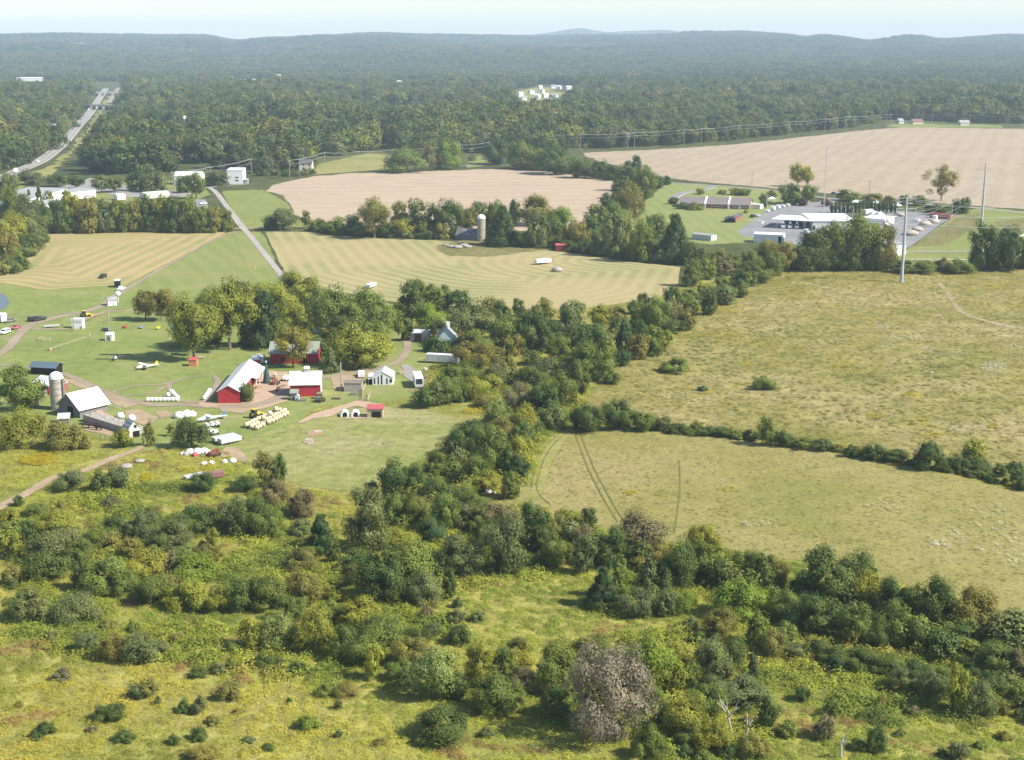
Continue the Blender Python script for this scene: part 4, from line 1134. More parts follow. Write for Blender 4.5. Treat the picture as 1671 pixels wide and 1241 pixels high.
# motorhome
P = G(684, 634); root = thing('motorhome', 'white motorhome with big dark windscreen on the gravel pad', 'motorhome', P, heading(684, 634, -68))
MB().prism([(-8, .5), (.6, .5), (.75, 1.3), (.55, 3.3), (.3, 3.45), (-8, 3.45)], 'y', -1.25, 1.25).build('body', M['white'], root)
MB().add([(.80, -1.0, 1.45), (.80, 1.0, 1.45), (.62, 1.0, 3.0), (.62, -1.0, 3.0)], [(0, 1, 2, 3)]).build('windscreen', M['glass'], root)
for s in (-1, 1):
    for x0 in (-6.5, -4.3, -1.9): MB().box(x0, x0 + 1.3, s * 1.25 - .02, s * 1.25 + .02, 1.8, 2.6).build('side_window', M['glass'], root)
    MB().box(.2, .35, s * 1.3 - .05 + s * .2, s * 1.3 + .05 + s * .2, 1.7, 2.3).build('mirror', M['dark'], root)
MB().box(-1.6, -.8, -.4, .4, 3.46, 3.75).build('roof_unit', M['galv'], root)
MB().box(-5.4, -4.6, -.4, .4, 3.46, 3.75).build('roof_unit', M['galv'], root)
wheels(root, [(-.6, -1.1), (-.6, 1.1), (-5.8, -1.1), (-5.8, 1.1)], .48)

def trailer(px, py, deg, L, W, H, label, body='white', z0=.7, axles=2, cat='trailer', name='box_trailer', roof=None, group=None):
    P = G(px, py); root = thing(name, label, cat, P, heading(px, py, deg), group)
    MB().box(-L / 2, L / 2, -W / 2, W / 2, z0, H).build('body', M[body], root)
    if roof: MB().box(-L / 2 - .05, L / 2 + .05, -W / 2 - .05, W / 2 + .05, H + .005, H + .12).build('roof', M[roof], root)
    MB().box(L / 2, L / 2 + 1.3, -.08, .08, z0, z0 + .15).build('hitch', M['dark'], root)
    xs = [-L * .28 + .9 * i for i in range(axles)]
    wheels(root, [(x, s * (W / 2 - .12)) for x in xs for s in (-1, 1)], z0 * .58)
    return root
trailer(722, 593, 177, 10.5, 2.5, 3.0, 'long white dented semi trailer below the pale blue barn', 'whitedirty')
t_ = trailer(605, 470, 22, 7.0, 2.3, 1.9, 'white hay wagon with slanted end on the right hayfield', 'whitedirty', .6)
trailer(886, 431.5, 5, 8.0, 2.3, 2.5, 'white box trailer standing alone on the right hayfield', 'white', .9)
trailer(192, 468.5, 70, 4.5, 2.3, 2.9, 'black box trailer with white roof on the left field', 'dark', .5, roof='white')
car('pickup', 198, 474.5, 25, 'white pickup in front of the black box trailer', WHT_)
trailer(349, 781, 6, 4.6, 2.0, 1.6, 'dull pink trailer in tall weeds behind a shrub', 'dullpink', .5)
trailer(317, 781, 12, 5.0, 1.8, 1.0, 'low grey flatbed trailer in tall weeds left of the shrub', 'galv', .6)
trailer(366, 720, 12, 6.5, 2.0, 1.5, 'pale green flatbed truck body, upper of two below the bales', 'galv', .6)
trailer(375, 724, 12, 6.0, 2.0, 1.7, 'silver grey long vehicle, lower of two below the bales', 'galv', .6)
trailer(7, 526, 90, 0.1 + 4, 2, 2.2, 'white camper trailer half outside the left photo edge', 'white', .5)
trailer(85, 535, 3, 5.5, 1.2, .95, 'low pale flat trailer on the gravel beside the lane', 'galv', .5)
trailer(174, 541, 175, 2.6, 1.5, 1.4, 'dark grey cart just behind the white playhouse', 'greyboard', .4)

def tractor(px, py, deg, label, mat):
    P = G(px, py); root = thing('tractor', label, 'tractor', P, heading(px, py, deg))
    MB().prism([(-1.3, .7), (1.9, .7), (1.95, 1.35), (.2, 1.5), (-.1, 1.6), (-1.3, 1.4)], 'y', -.45, .45).build('body', M[mat], root)
    MB().prism([(-1.1, 1.4), (.1, 1.5), (-.05, 2.5), (-1.05, 2.5)], 'y', -.6, .6).build('cab', M['glass'], root)
    MB().box(-1.2, .1, -.7, .7, 2.52, 2.62).build('cab_roof', M[mat], root)
    MB().box(2.0, 2.7, -1.0, 1.0, .3, .9).build('loader', M[mat], root)
    wheels(root, [(-.8, -.8), (-.8, .8)], .8, .4); wheels(root, [(1.4, -.65), (1.4, .65)], .5, .3)
tractor(417, 682, 20, 'yellow tractor beside the big stack of round bales', 'yellow')
tractor(1452, 359, 160, 'yellow loader at the right end of the long store', 'yellow')
tractor(139, 518, 10, 'small yellow machine beside the farm lane behind white booth', 'yellow')
def implement(px, py, deg, label, mat, L=4.5, seed=0):
    P = G(px, py); rg = random.Random(seed); root = thing('farm_implement', label, 'farm machine', P, heading(px, py, deg))
    b = MB().box(-L / 2, L / 2, -.12, .12, .8, 1.0)
    for i in range(5):
        x = -L / 2 + (i + .5) * L / 5
        b.box(x - .08, x + .08, -1.1, 1.1, .7, .8); 
    b.build('frame', M[mat], root)
    for i in range(3):
        x = -L / 3 + i * L / 3
        MB().prism([(x - .5, .7), (x + .6, .7), (x + .4, 1.4 + .3 * rg.random()), (x - .3, 1.3)], 'y', -.7 + .3 * rg.random(), .7).build('hopper', M[mat], root)
    wheels(root, [(-L * .3, -1.1), (-L * .3, 1.1), (L * .3, -1.1), (L * .3, 1.1)], .45, .2)
implement(346, 698, 10, 'pale green hay machine right of the round dark tree, upper', 'whitedirty', 4.5, 1)
implement(345, 709, -15, 'pale green hay machine right of the round dark tree, lower', 'whitedirty', 4.0, 2)
implement(349, 745, 20, 'rusty red farm machine beside the white wrapped heap', 'rust', 3.2, 3)
implement(467, 622, 30, 'small white farm machine left of the cupola barn', 'white', 2.6, 4)
implement(449, 628, 35, 'red-handled rusty cart on the farmyard gravel', 'rust', 3.0, 5)
implement(520, 656, 0, 'weathered grey farm machine under cupola barn wall', 'greyboard', 2.2, 6)

# grey light aircraft with long dark wing, white debris shaped like one
def aircraft(px, py, deg, span, length, wing_mat, body_mat, label, tail_mat=None, pitch=0.0):
    P = G(px, py); root = thing('light_aircraft', label, 'aircraft', P, heading(px, py, deg))
    f = MB(); st = [(-length * .62, .12, .9), (-length * .3, .28, .9), (0, .5, 1.0), (length * .2, .52, 1.0), (length * .38, .2, .95)]
    n = 8; vs = []; fs = []
    for x, r, z in st:
        for i in range(n):
            a = 2 * math.pi * i / n; vs.append((x, r * math.cos(a), z + r * 1.1 * math.sin(a)))
    for k in range(len(st) - 1):
        for i in range(n): fs.append((k * n + i, k * n + (i + 1) % n, (k + 1) * n + (i + 1) % n, (k + 1) * n + i))
    fs += [tuple(range(n))[::-1], tuple(range((len(st) - 1) * n, len(st) * n))]
    f.add(vs, fs).build('fuselage', M[body_mat], root)
    MB().prism([(-.75, 1.62), (.75, 1.6), (.6, 1.74), (-.2, 1.78)], 'y', -span / 2, span / 2).build('wing', M[wing_mat], root)
    MB().box(-length * .62, -length * .5, -1.2, 1.2, .95, 1.02).build('tailplane', M[body_mat], root)
    MB().prism([(-length * .64, .95), (-length * .48, .95), (-length * .55, 2.0), (-length * .64, 2.0)], 'y', -.05, .05).build('fin', M[tail_mat or body_mat], root)
    for s in (-1, 1): MB().cyl((.1, s * .4, 1.0), (.1, s * span * .28, 1.62), .05, n=5).build('wing_strut', M['galv'], root)
    wheels(root, [(.3, -.7), (.3, .7)], .3, .15)
M['wingdark'] = plain('dark green fabric', (.018, .024, .018), .95, .15)
aircraft(190, 587, 38, 10.6, 5.0, 'wingdark', 'galv', 'grey light aircraft with long dark straight wing on lawn', 'wingdark')
aircraft(236, 603, 190, 5.5, 7.5, 'white', 'whitedirty', 'dismantled white light aircraft with yellow fin on the lawn', 'yellow')  # white debris given the form of an aircraft
M['paleblue'] = plain('pale blue paint', (.52, .62, .64), .5, .12)
M['bluefin'] = plain('blue paint', (.10, .18, .30), .5, .12)
aircraft(340, 688, 190, 2.4, 8.5, 'white', 'paleblue', 'pale blue wingless aircraft body with dark blue tail', 'bluefin')

# ------------------------------------------------------------------ bales, hutches, heaps
def bale_mesh(mat, r=.66, w=1.14, seed=0):
    b = MB(); rg = random.Random(seed); n = 16
    prof = [(r * .62, -w / 2), (r * .95, -w / 2 + .16), (r * (1 + .03 * rg.random()), -w / 4), (r * 1.02, 0), (r * 1.0, w / 4), (r * .95, w / 2 - .16), (r * .62, w / 2)]
    vs = []; fs = []
    for q, x in prof:
        for i in range(n):
            a = 2 * math.pi * i / n; vs.append((x, q * math.cos(a), q * math.sin(a) + r))
    for k in range(len(prof) - 1):
        for i in range(n): fs.append((k * n + i, (k + 1) * n + i, (k + 1) * n + (i + 1) % n, k * n + (i + 1) % n))
    fs += [tuple(range(n)), tuple(range((len(prof) - 1) * n, len(prof) * n))[::-1]]
    return b.add(vs, fs).mesh('bale', M[mat], True)
BW = [bale_mesh('wrap', seed=i) for i in range(3)]; BH = [bale_mesh('haybale', .72, 1.25, i) for i in range(4)]
rg = random.Random(11)
def bale_row(p0, p1, n, meshes, place, group, name):
    a = G(*p0); b = G(*p1); d = b - a; ang = math.atan2(d.y, d.x)
    for i in range(n):
        P = a + d * (i / max(1, n - 1))
        o = put(name, meshes[i % len(meshes)], None, P, ang + rg.uniform(-.08, .08)); o.scale = [rg.uniform(.94, 1.05)] * 3
        w = 'first' if i == 0 else 'last' if i == n - 1 else ORDB[i]
        tag(o, f'{w} {place}', 'bale', group)
ORDB = ['first', 'second', 'third', 'fourth', 'fifth', 'sixth', 'seventh', 'eighth', 'ninth', 'tenth', 'eleventh']
bale_row((242, 656), (289, 655.5), 8, BW, 'white wrapped bale from left in the long front row', 'white wrapped bales on the lawn', 'wrapped_bale')
bale_row((280, 643), (290, 652), 5, BW, 'white wrapped bale down the slanting middle row', 'white wrapped bales on the lawn', 'wrapped_bale')
o = put('wrapped_bale', BW[0], None, G(274.5, 648), .6); tag(o, 'single white wrapped bale left of the slanting middle row', 'bale', 'white wrapped bales on the lawn')
bale_row((333.5, 653), (342, 641), 4, BW, 'white wrapped bale from below in the row by red barn', 'white wrapped bales on the lawn', 'wrapped_bale')
a0 = Vector((411, 700)); a1 = Vector((465, 675)); ac = Vector((8.2, 2.1)); nfile = ['left', 'middle', 'right']
for f in range(3):
    for i in range(12):
        t = i / 11
        if f == 2 and i in (3, 11) or f == 0 and i == 10: continue
        q = a0.lerp(a1, t) + ac * (f - 1) * (1 + .06 * rg.uniform(-1, 1)) + Vector((rg.uniform(-.7, .7), rg.uniform(-.25, .25)))
        P = G(*q); o = put('straw_bale', BH[(i + f) % 4], None, P, rg.uniform(-.15, .15) + .15); o.scale = [rg.uniform(.93, 1.06)] * 3
        w = 'nearest' if i == 0 else 'farthest' if i == 11 else f'{(ORDB + ["twelfth"])[i]} from front'
        tag(o, f'round straw bale in the {nfile[f]} file of the big stack, {w}', 'bale', 'round straw bales in the big stack')
for i, t in enumerate((.30, .55, .80)):
    q = a0.lerp(a1, t) + ac * (.4 - .4 * i)
    o = put('straw_bale', BH[i], None, G(*q) + Vector((0, 0, 1.25)), .3); tag(o, ('straw bale lying on top of the big stack, nearest one', 'straw bale lying on top of the big stack, middle one', 'straw bale lying on top of the big stack, farthest one')[i], 'bale', 'round straw bales in the big stack')

def lump(name, px, py, r, label, mat, sz=.8, cat='heap', seed=0, group=None, n=14, flat=.0):
    P = G(px, py); b = MB().blob((0, 0, r * sz * .55), r, sz, n, 8, .12, seed)
    b.v = [(x, y, max(z, 0.0)) for x, y, z in b.v]
    return tag(b.build(name, M[mat], None, P, .3 * seed, smooth=True), label, cat, group)
lump('storage_dome', 197, 682, 1.15, 'white rounded dome hut beside the stone ruin, left one', 'white', .85, 'dome', 1)
lump('storage_dome', 214.5, 686, 1.15, 'white rounded dome hut beside the stone ruin, right one', 'white', .85, 'dome', 2)
def heap(name, px, py, parts, label, mat, cat):
    P = G(px, py); b = MB()
    for i, (x, y, r, s) in enumerate(parts): b.blob((x, y, r * s * .6), r, s, 12, 7, .16, i + int(px))
    b.v = [(x, y, max(z, 0.0)) for x, y, z in b.v]
    return tag(b.build(name, M[mat], None, P, 0, smooth=True), label, cat)
heap('covered_pile', 302, 682, [(-1.6, -.3, 1.4, .8), (.3, .6, 1.5, .85), (1.6, 1.0, 1.3, .8)], 'white tarpaulin covered pile on the grass above the round tree', 'tarp', 'pile')
heap('wrapped_heap', 318, 742, [(-2.8, -.8, .8, .7), (-1.2, .3, 1.1, .8), (.6, .5, 1.2, .8), (2.0, .8, 1.2, .75), (3.2, .2, 1.0, .7)], 'heap of white plastic wrapped sacks under the round tree', 'tarp', 'heap')
for i, (px_, py_, r_, lb) in enumerate(((333, 759, .75, 'white sack in the weeds, leftmost of four'), (345, 757, .65, 'white sack in the weeds, second of four'), (367, 756, .75, 'white sack in the weeds, third of four'), (380, 755, .9, 'largest white sack in the weeds, rightmost of four'))):
    lump('sack', px_, py_, r_, lb, 'tarp', .8, 'sack', i + 3, 'white sacks in the weeds')
lump('sack', 318, 745, .8, 'pink-red barrel-like sack before the white wrapped heap', 'roofred', .8, 'sack', 9)
lump('boulder', 303, 744, .8, 'pale grey boulder left of the white wrapped heap', 'stone', .8, 'boulder', 5)
lump('rubble_heap', 206, 763, 1.6, 'flat pale rubble heap beside the farm track', 'stone', .35, 'rubble', 6)
lump('rubble_heap', 228, 754, 1.3, 'smaller grey rubble heap in weeds above the other', 'stone', .35, 'rubble', 7)
lump('rock_pile', 909, 443, 2.6, 'grey rock pile on hayfield below the white trailer', 'stone', .5, 'rock pile', 8)
for i, (px_, py_, r_) in enumerate(((728, 401, 1.6), (737, 404, 2.2), (747, 405, 2.6), (757, 402, 2.4), (763, 404, 2.2), (752, 398, 1.6))):
    lump('stone_pile', px_, py_, r_, f'pale stone heap before the derelict barn, {ORDB[i]} from left' if False else ('pale stone heap before the derelict barn, far left', 'pale stone heap before the derelict barn, second from left', 'pale stone heap before the derelict barn, third from left', 'pale stone heap before the derelict barn, second from right', 'pale stone heap before the derelict barn, far right', 'small pale stone heap at the back before the derelict barn')[i], 'dust' if False else 'stone', .35, 'stone heap', i + 20, 'stone heaps by the derelict barn')
for i, (px_, py_, r_, lb) in enumerate(((770, 689, .6, 'white rock at the goldenrod patch by the pasture fence'), (797, 804, .7, 'white stone at the edge of the lower meadow, left'), (806, 806, .5, 'white stone at the edge of the lower meadow, right'), (694, 604, .7, 'small white barrel on the grass above the motorhome'))):
    lump('boulder', px_, py_, r_, lb, 'tarp', .7, 'boulder', i + 30)
for i, (px_, py_, r_, lb) in enumerate(((1486, 384, 4.0, 'tan sand heap at the yard edge, nearest'), (1497, 377, 3.2, 'tan sand heap at the yard edge, second'), (1510, 368, 3.5, 'tan sand heap at the yard edge, third'), (1524, 364, 3.0, 'tan sand heap at the yard edge, farthest'), (1468, 353, 3.4, 'grey rubble heap behind the steel pole top'))):
    lump('sand_heap', px_, py_, r_, lb, 'stone' if i == 4 else 'gravelheap', .45, 'heap', i + 40, 'material heaps in the service yard')
# clutter of the farmyard
def crate(px, py, L, W, H, deg, label, mat, name='crate', cat='crate'):
    P = G(px, py); root = thing(name, label, cat, P, math.radians(deg))
    n = 4
    for i in range(n): MB().box(-L / 2 + i * L / n, -L / 2 + (i + .8) * L / n, -W / 2, W / 2, H - .06, H).build('plank', M[mat], root)
    for s in (-1, 1): MB().box(-L / 2, L / 2, s * W / 2 - .05, s * W / 2 + .05, 0, H - .07).build('side', M[mat], root)
def drum(px, py, label, mat):
    P = G(px, py); root = thing('drum', label, 'drum', P)
    MB().lathe([(.36, 0), (.38, .04), (.36, .35), (.38, .40), (.36, .45), (.38, .9), (.33, .95)], 12).build('body', M[mat], root)
for a_ in ((455, 618, 2.4, 1.6, 1.2, 20, 'pale plank stack left of the white farm machine', 'paleboard'), (444, 620, 1.6, 1.2, .9, -10, 'weathered crate right of the cone shaped tree figure', 'wood'), (460, 633, 3.4, 1.0, .6, 60, 'long plank pile on gravel left of the cupola barn', 'wood'),
           (424, 634, 1.6, 1.4, 1.0, 10, 'pale crate beside the bush at the long barn', 'paleboard'), (419, 643, 2.2, 1.2, .5, 0, 'flat pallet on grass right of the long red barn', 'paleboard'), (405, 607, 1.6, 1.2, .8, 30, 'grey crate behind the small red shed', 'greyboard'),
           (577, 645, 2.0, 1.2, .7, 5, 'grey crate in front of the stone pen', 'greyboard'), (549, 652, 2.4, 1.0, .6, -15, 'plank pile in weeds left of the dirt ramp top', 'wood'), (184, 690, 2.0, 1.3, .9, 15, 'grey crate between stone ruin and left white dome', 'greyboard'),
           (162, 676, 1.8, 1.3, 1.0, 25, 'pale crate under the old barn eave', 'paleboard'), (492, 655, 2.6, 1.2, .6, 0, 'plank pile along the front of the cupola barn', 'greyboard'), (656, 610, 1.8, 1.2, .8, 10, 'pale crate on grass left of the motorhome', 'paleboard')):
    crate(*a_)
for a_ in ((449, 614, 'white drum beside the pale plank stack', 'white'), (465, 616, 'white drum right of the white farm machine', 'white'), (452, 640, 'rusty drum on the farmyard gravel', 'rust'), (599, 625, 'rusty drum beside the white gabled hall', 'rust'), (530, 655, 'rusty drum at the right end of the cupola barn', 'rust'), (176, 686, 'white drum beside the stone ruin rubble', 'white')):
    drum(*a_)
# fire ring
P = G(502, 722); root = thing('fire_ring', 'ring of pale logs and stones on bare soil in the pasture', 'fire ring', P)
rgx = random.Random(2)
for i in range(9):
    a = 2 * math.pi * i / 9; MB().blob((1.1 * math.cos(a), .9 * math.sin(a), .15), .3, .7, 7, 5, .25, i).build('stone', M['stone'], root)
MB().cyl((-.9, 1.6, .25), (1.2, 1.9, .3), .22, n=8).build('log', M['palebark'], root)
P = G(519, 706); tag(MB().cyl((-1.0, 0, .25), (1.2, .3, .25), .24, n=8).build('log', M['palebark'], None, P), 'pale log lying on the upper bare soil patch', 'log')

# ------------------------------------------------------------------ play things, tables, barrels on the lawn
def play(px, py, col, label, kind):
    P = G(px, py); root = thing('play_animal', label, 'play figure', P, .2, 'coloured play figures on the lawn')
    root2 = MB().blob((0, 0, .55), .75, .65, 12, 7, .05, 1).build('body', M['paint'], root, smooth=True, paint=True); root2.color = (*col, 1)
    h = MB().blob((.75, 0, .9), .32, 1, 8, 6, .05, 2).build('head', M['paint'], root, smooth=True, paint=True); h.color = (*col, 1)
    for x in (-.4, .4):
        for y in (-.3, .3): MB().cyl((x, y, 0), (x, y, .4), .10, n=6).build('leg', M['dark'], root)
play(203, 536, (.45, .03, .03), 'red play figure on the lawn, leftmost of four', 0)
play(229, 537, (.22, .24, .42), 'slate violet play figure on the lawn, second of four', 0)
play(257, 538, (.80, .65, .02), 'yellow play figure on the lawn, third of four', 0)
play(283, 537, (.14, .28, .55), 'blue play figure on the lawn, rightmost of four', 0)
def picnic(px, py, deg, label, mat='wood'):
    P = G(px, py); root = thing('picnic_table', label, 'table', P, math.radians(deg), 'picnic tables')
    MB().box(-1, 1, -.4, .4, .70, .76).build('top', M[mat], root)
    for y in (-.85, .6): MB().box(-1, 1, y, y + .25, .42, .47).build('bench', M[mat], root)
    for x in (-.7, .7): MB().prism([(-.8, 0), (-.7, 0), (-.15, .7), (-.25, .7)], 'x', x - .05, x + .05).prism([(.7, 0), (.8, 0), (.25, .7), (.15, .7)], 'x', x - .05, x + .05).build('leg', M[mat], root)
picnic(279, 557, 5, 'picnic table in tree shade on the lawn, upper one', 'paleboard')
picnic(279, 567, 5, 'reddish picnic table in tree shade on the lawn, lower one', 'roofred')
picnic(329, 586, 10, 'pale picnic table behind the small orange shed', 'paleboard')
picnic(423, 581, 8, 'picnic table in front of the dark conifer by the barns', 'paleboard')
P = G(82, 573); root = thing('barrel', 'orange barrel at the corner of the lawn fence', 'barrel', P)
MB().lathe([(.38, 0), (.42, .15), (.42, .5), (.40, .55), (.42, .6), (.42, .95), (.36, 1.1)], 12).build('body', M['orange'], root)
MB().lathe([(.43, .68), (.44, .7), (.44, .85), (.43, .87)], 12).build('band', M['white'], root)
P = G(72.5, 556); root = thing('round_pen', 'ring of pale boards forming a round pen by lane', 'pen', P)
for i in range(12):
    a = 2 * math.pi * i / 12; a2 = a + 2 * math.pi / 12
    p = (2.2 * math.cos(a), 2.0 * math.sin(a)); q = (2.2 * math.cos(a2), 2.0 * math.sin(a2))
    MB().cyl((*p, 0), (*p, 1.1), .07, n=5).build('post', M['paleboard'], root)
    for z in (.45, .95): MB().cyl((*p, z), (*q, z), .07, n=4).build('board', M['paleboard'], root)
P = G(435.5, 626); root = thing('cone_tree', 'dark green cone shaped tree figure with white star between barns', 'cone tree', P)
MB().lathe([(1.15, .4), (1.2, .6), (.85, 2.6), (.45, 4.6), (.08, 6.4)], 16).build('cone', plain('dark green cloth', (.045, .095, .07), .8, .3, 1.5), root)
MB().cyl((0, 0, 0), (0, 0, .45), .4, n=8).build('stand', M['wood'], root)
st = MB(); vs = []
for i in range(10):
    a = math.pi / 2 + 2 * math.pi * i / 10; q = .42 if i % 2 == 0 else .18; vs.append((q * math.cos(a), q * math.sin(a)))
st.prism([(x, z + 6.75) for x, z in vs], 'y', -.06, .06); st.build('star', M['white'], root)
# beehive-like posts at the driveway crossing
for px_, py_, lb in ((391, 371, 'yellow marker post left of the road at the crossing'), (410, 364, 'small yellow marker right of the road above the crossing'), (358, 378, 'pale marker at the end of the tree row by crossing'), (416, 440, 'yellow marker on the mown field left of the road')):
    P = G(px_, py_); root = thing('marker_post', lb, 'marker', P, 0, 'yellow markers along the access road')
    MB().cyl((0, 0, 0), (0, 0, 1.5), .16, n=6).build('post', M['yellow'], root); MB().box(-.35, .35, -.06, .06, 1.0, 1.7).build('plate', M['yellow'], root)

# ------------------------------------------------------------------ cattle behind the ruin
def cow_mesh():
    me = bpy.data.meshes.new('cow')
    V = [(0, 0, 1.15), (.75, 0, 1.2), (-.75, 0, 1.2), (1.2, 0, 1.45), (1.55, 0, 1.35), (1.85, 0, 1.1)]
    E = [(0, 1), (0, 2), (1, 3), (3, 4), (4, 5)]; R = [.40, .38, .36, .22, .17, .10]
    for s in (-1, 1):
        for x, base, k in ((.75, 1, 1), (-.75, 2, -1)):
            n = len(V); V += [(x, s * .24, .85), (x - .06 * k, s * .24, .45), (x, s * .24, 0.05)]; E += [(base, n), (n, n + 1), (n + 1, n + 2)]; R += [.17, .09, .08]
        n = len(V); V.append((1.5, s * .28, 1.5)); E.append((4, n)); R.append(.06)
    n = len(V); V += [(-1.1, 0, 1.25), (-1.2, 0, .7)]; E += [(2, n), (n, n + 1)]; R += [.06, .05]
    me.from_pydata(V, E, [])
    o = bpy.data.objects.new('cow', me); COL.objects.link(o)
    sk = o.modifiers.new('skin', 'SKIN')
    for i, r in enumerate(R): me.skin_vertices[0].data[i].radius = (r, r)
    me.skin_vertices[0].data[0].use_root = True
    o.modifiers.new('sub', 'SUBSURF').render_levels = 1
    bpy.context.view_layer.update()
    m2 = bpy.data.meshes.new_from_object(o.evaluated_get(bpy.context.evaluated_depsgraph_get()))
    bpy.data.objects.remove(o); m2.materials.clear(); m2.materials.append(M['cow'])
    return m2
CM = cow_mesh()
for px_, py_, dg, lb in ((140, 699, 200, 'dark cow behind the stone ruin, left of three'), (149.5, 700, 20, 'dark cow behind the stone ruin, middle of three'), (161.5, 703, 170, 'dark brown cow behind the stone ruin, right of three'), (70.5, 690, 80, 'dark cow alone on the grass left of the metal lean-to')):
    tag(put('cow', CM, None, G(px_, py_), math.radians(dg)), lb, 'cow', 'dark cattle near the old barn')
for px_, py_, lb in ((164, 717, 'dark stub post in the barnyard, left one'), (172, 720, 'dark stub post in the barnyard, right one')):
    tag(MB().cyl((0, 0, 0), (0, 0, 1.5), .14, n=6).build('stub_post', M['wood'], None, G(px_, py_)), lb, 'post', 'stub posts in the barnyard')

# ------------------------------------------------------------------ fences
def fence(name, label, path, gap, h, rails, mat, boards=False, r=.05, rr=.03):
    P = [G(*p) for p in path]; root = thing(name, label, 'fence', P[0])
    pts = []
    for a, b in zip(P, P[1:]):
        n = max(1, round((b - a).length / gap))
        pts += [a + (b - a) * (i / n) for i in range(n)]
    pts.append(P[-1]); O = P[0]
    pm = MB().cyl((0, 0, 0), (0, 0, h), r, n=6).mesh('post', M[mat])
    for p in pts: put('post', pm, root, p - O)
    for z in rails:
        b = MB()
        for p, q in zip(pts, pts[1:]):
            u = p - O; v = q - O
            b.cyl((u.x, u.y, z), (v.x, v.y, z), rr, n=4)
        b.build('rail', M[mat], root)
    return root
fence('rail_fence', 'pale rail fence running across the farm lawn to orange barrel', [(8, 572), (82, 573), (146, 552), (147, 546)], 3.2, 1.1, (.5, 1.0), 'paleboard', rr=.06)
fence('wire_fence', 'post and wire fence along the top of the pasture', [(606, 662), (640, 662), (690, 668), (740, 681), (776, 690)], 4.5, 1.3, (.6, 1.15), 'wood')
fence('board_fence', 'tan board fence below the stone pen', [(583, 655), (600, 655), (604, 646)], 1.0, 1.35, (.3, .7, 1.15), 'paleboard', rr=.09)
fence('board_fence', 'tan board fence beside the white gabled hall', [(592, 653), (592, 640), (597, 631)], 1.4, 1.3, (.4, .8, 1.2), 'paleboard', rr=.08)
fence('board_fence', 'weathered board fence on the bank along the lane fork', [(136, 528), (160, 517), (186, 508), (205, 507)], 2.2, 1.2, (.4, .9), 'wood', rr=.08)
fence('wire_fence', 'post and wire fence between mown field and lane crossing', [(384, 382), (398, 420), (416, 455)], 14, 1.2, (1.0,), 'paleboard')
fence('rail_fence', 'dark rail fence at the tree gap beside the road crossing', [(378, 378), (384, 377), (388, 377)], 3, 1.2, (.5, 1.0), 'wood', rr=.08)
fence('rail_fence', 'dark rail fence right of the road crossing', [(412, 376), (424, 374), (434, 373)], 3.5, 1.2, (.5, 1.0), 'wood', rr=.08)
fence('yard_fence', 'grey chain fence along the left side of the service yard', [(1244, 352), (1264, 340), (1290, 332)], 6, 2.2, (.6, 1.3, 2.1), 'galv')
fence('yard_fence', 'grey chain fence along the right side of the service yard', [(1478, 405), (1520, 381), (1562, 352)], 6, 2.2, (.6, 1.3, 2.1), 'galv')
fence('board_fence', 'short tan stockade beside the silo', [(63, 664), (66, 652), (77, 646)], 1.2, 1.9, (.3, .8, 1.3, 1.75), 'paleboard', rr=.12)
fence('rail_fence', 'white rail gate by the old barn corner', [(178, 664), (196, 668)], 2.2, 1.0, (.5, .95), 'white', rr=.06)

# ------------------------------------------------------------------ poles, masts and lines
WIRES = []
def steel_pole(px, py, h, label, arms, az):
    P = G(px, py); root = thing('transmission_pole', label, 'power pole', P, az, 'steel transmission poles')
    MB().lathe([(.85, 0), (.85, .3), (.72, .4), (.62, h * .5), (.34, h)], 14).build('shaft', M['pole'], root)
    pts = []
    for z, w in arms:
        MB().box(-w, w, -.12, .12, z, z + .28).build('crossarm', M['pole'], root)
        for s in (-1, 1):
            MB().cyl((s * w * .95, 0, z), (s * w * .95, 0, z - 1.3), .12, n=6).build('insulator', M['galv'], root)
            pts.append((s, z))
    def end(s, z, w): return P + Vector((s * w * .95 * math.cos(az), s * w * .95 * math.sin(az), z - 1.3))
    return [end(s, z, w) for z, w in arms for s in (-1, 1)]
e1 = steel_pole(1471, 461, 36.6, 'nearest tall grey steel transmission pole in the meadow', [(36.0, 4.0), (31.6, 4.4), (27.2, 4.0)], .05)
e2 = steel_pole(1601, 374, 36.0, 'farther tall steel transmission pole before the grey field', [(32.6, 5.0), (28.6, 6.2), (24.6, 5.2)], .05)

def sag(a, b, s, n=10):
    return [a.lerp(b, i / n) - Vector((0, 0, 4 * s * (i / n) * (1 - i / n))) for i in range(n + 1)]
root = thing('power_line', 'transmission wires strung between the two steel poles', 'power line', (0, 0, 0))
for a, b in zip(e1, e2): MB().tube(sag(a, b, 3.0), .045, 4).build('wire', M['wire'], root)
root = thing('power_line', 'transmission wires running right from the nearer steel pole', 'power line', (0, 0, 0))
for a in e1: MB().tube(sag(a, a + Vector((110, 45, -2)), 4.0), .045, 4).build('wire', M['wire'], root)
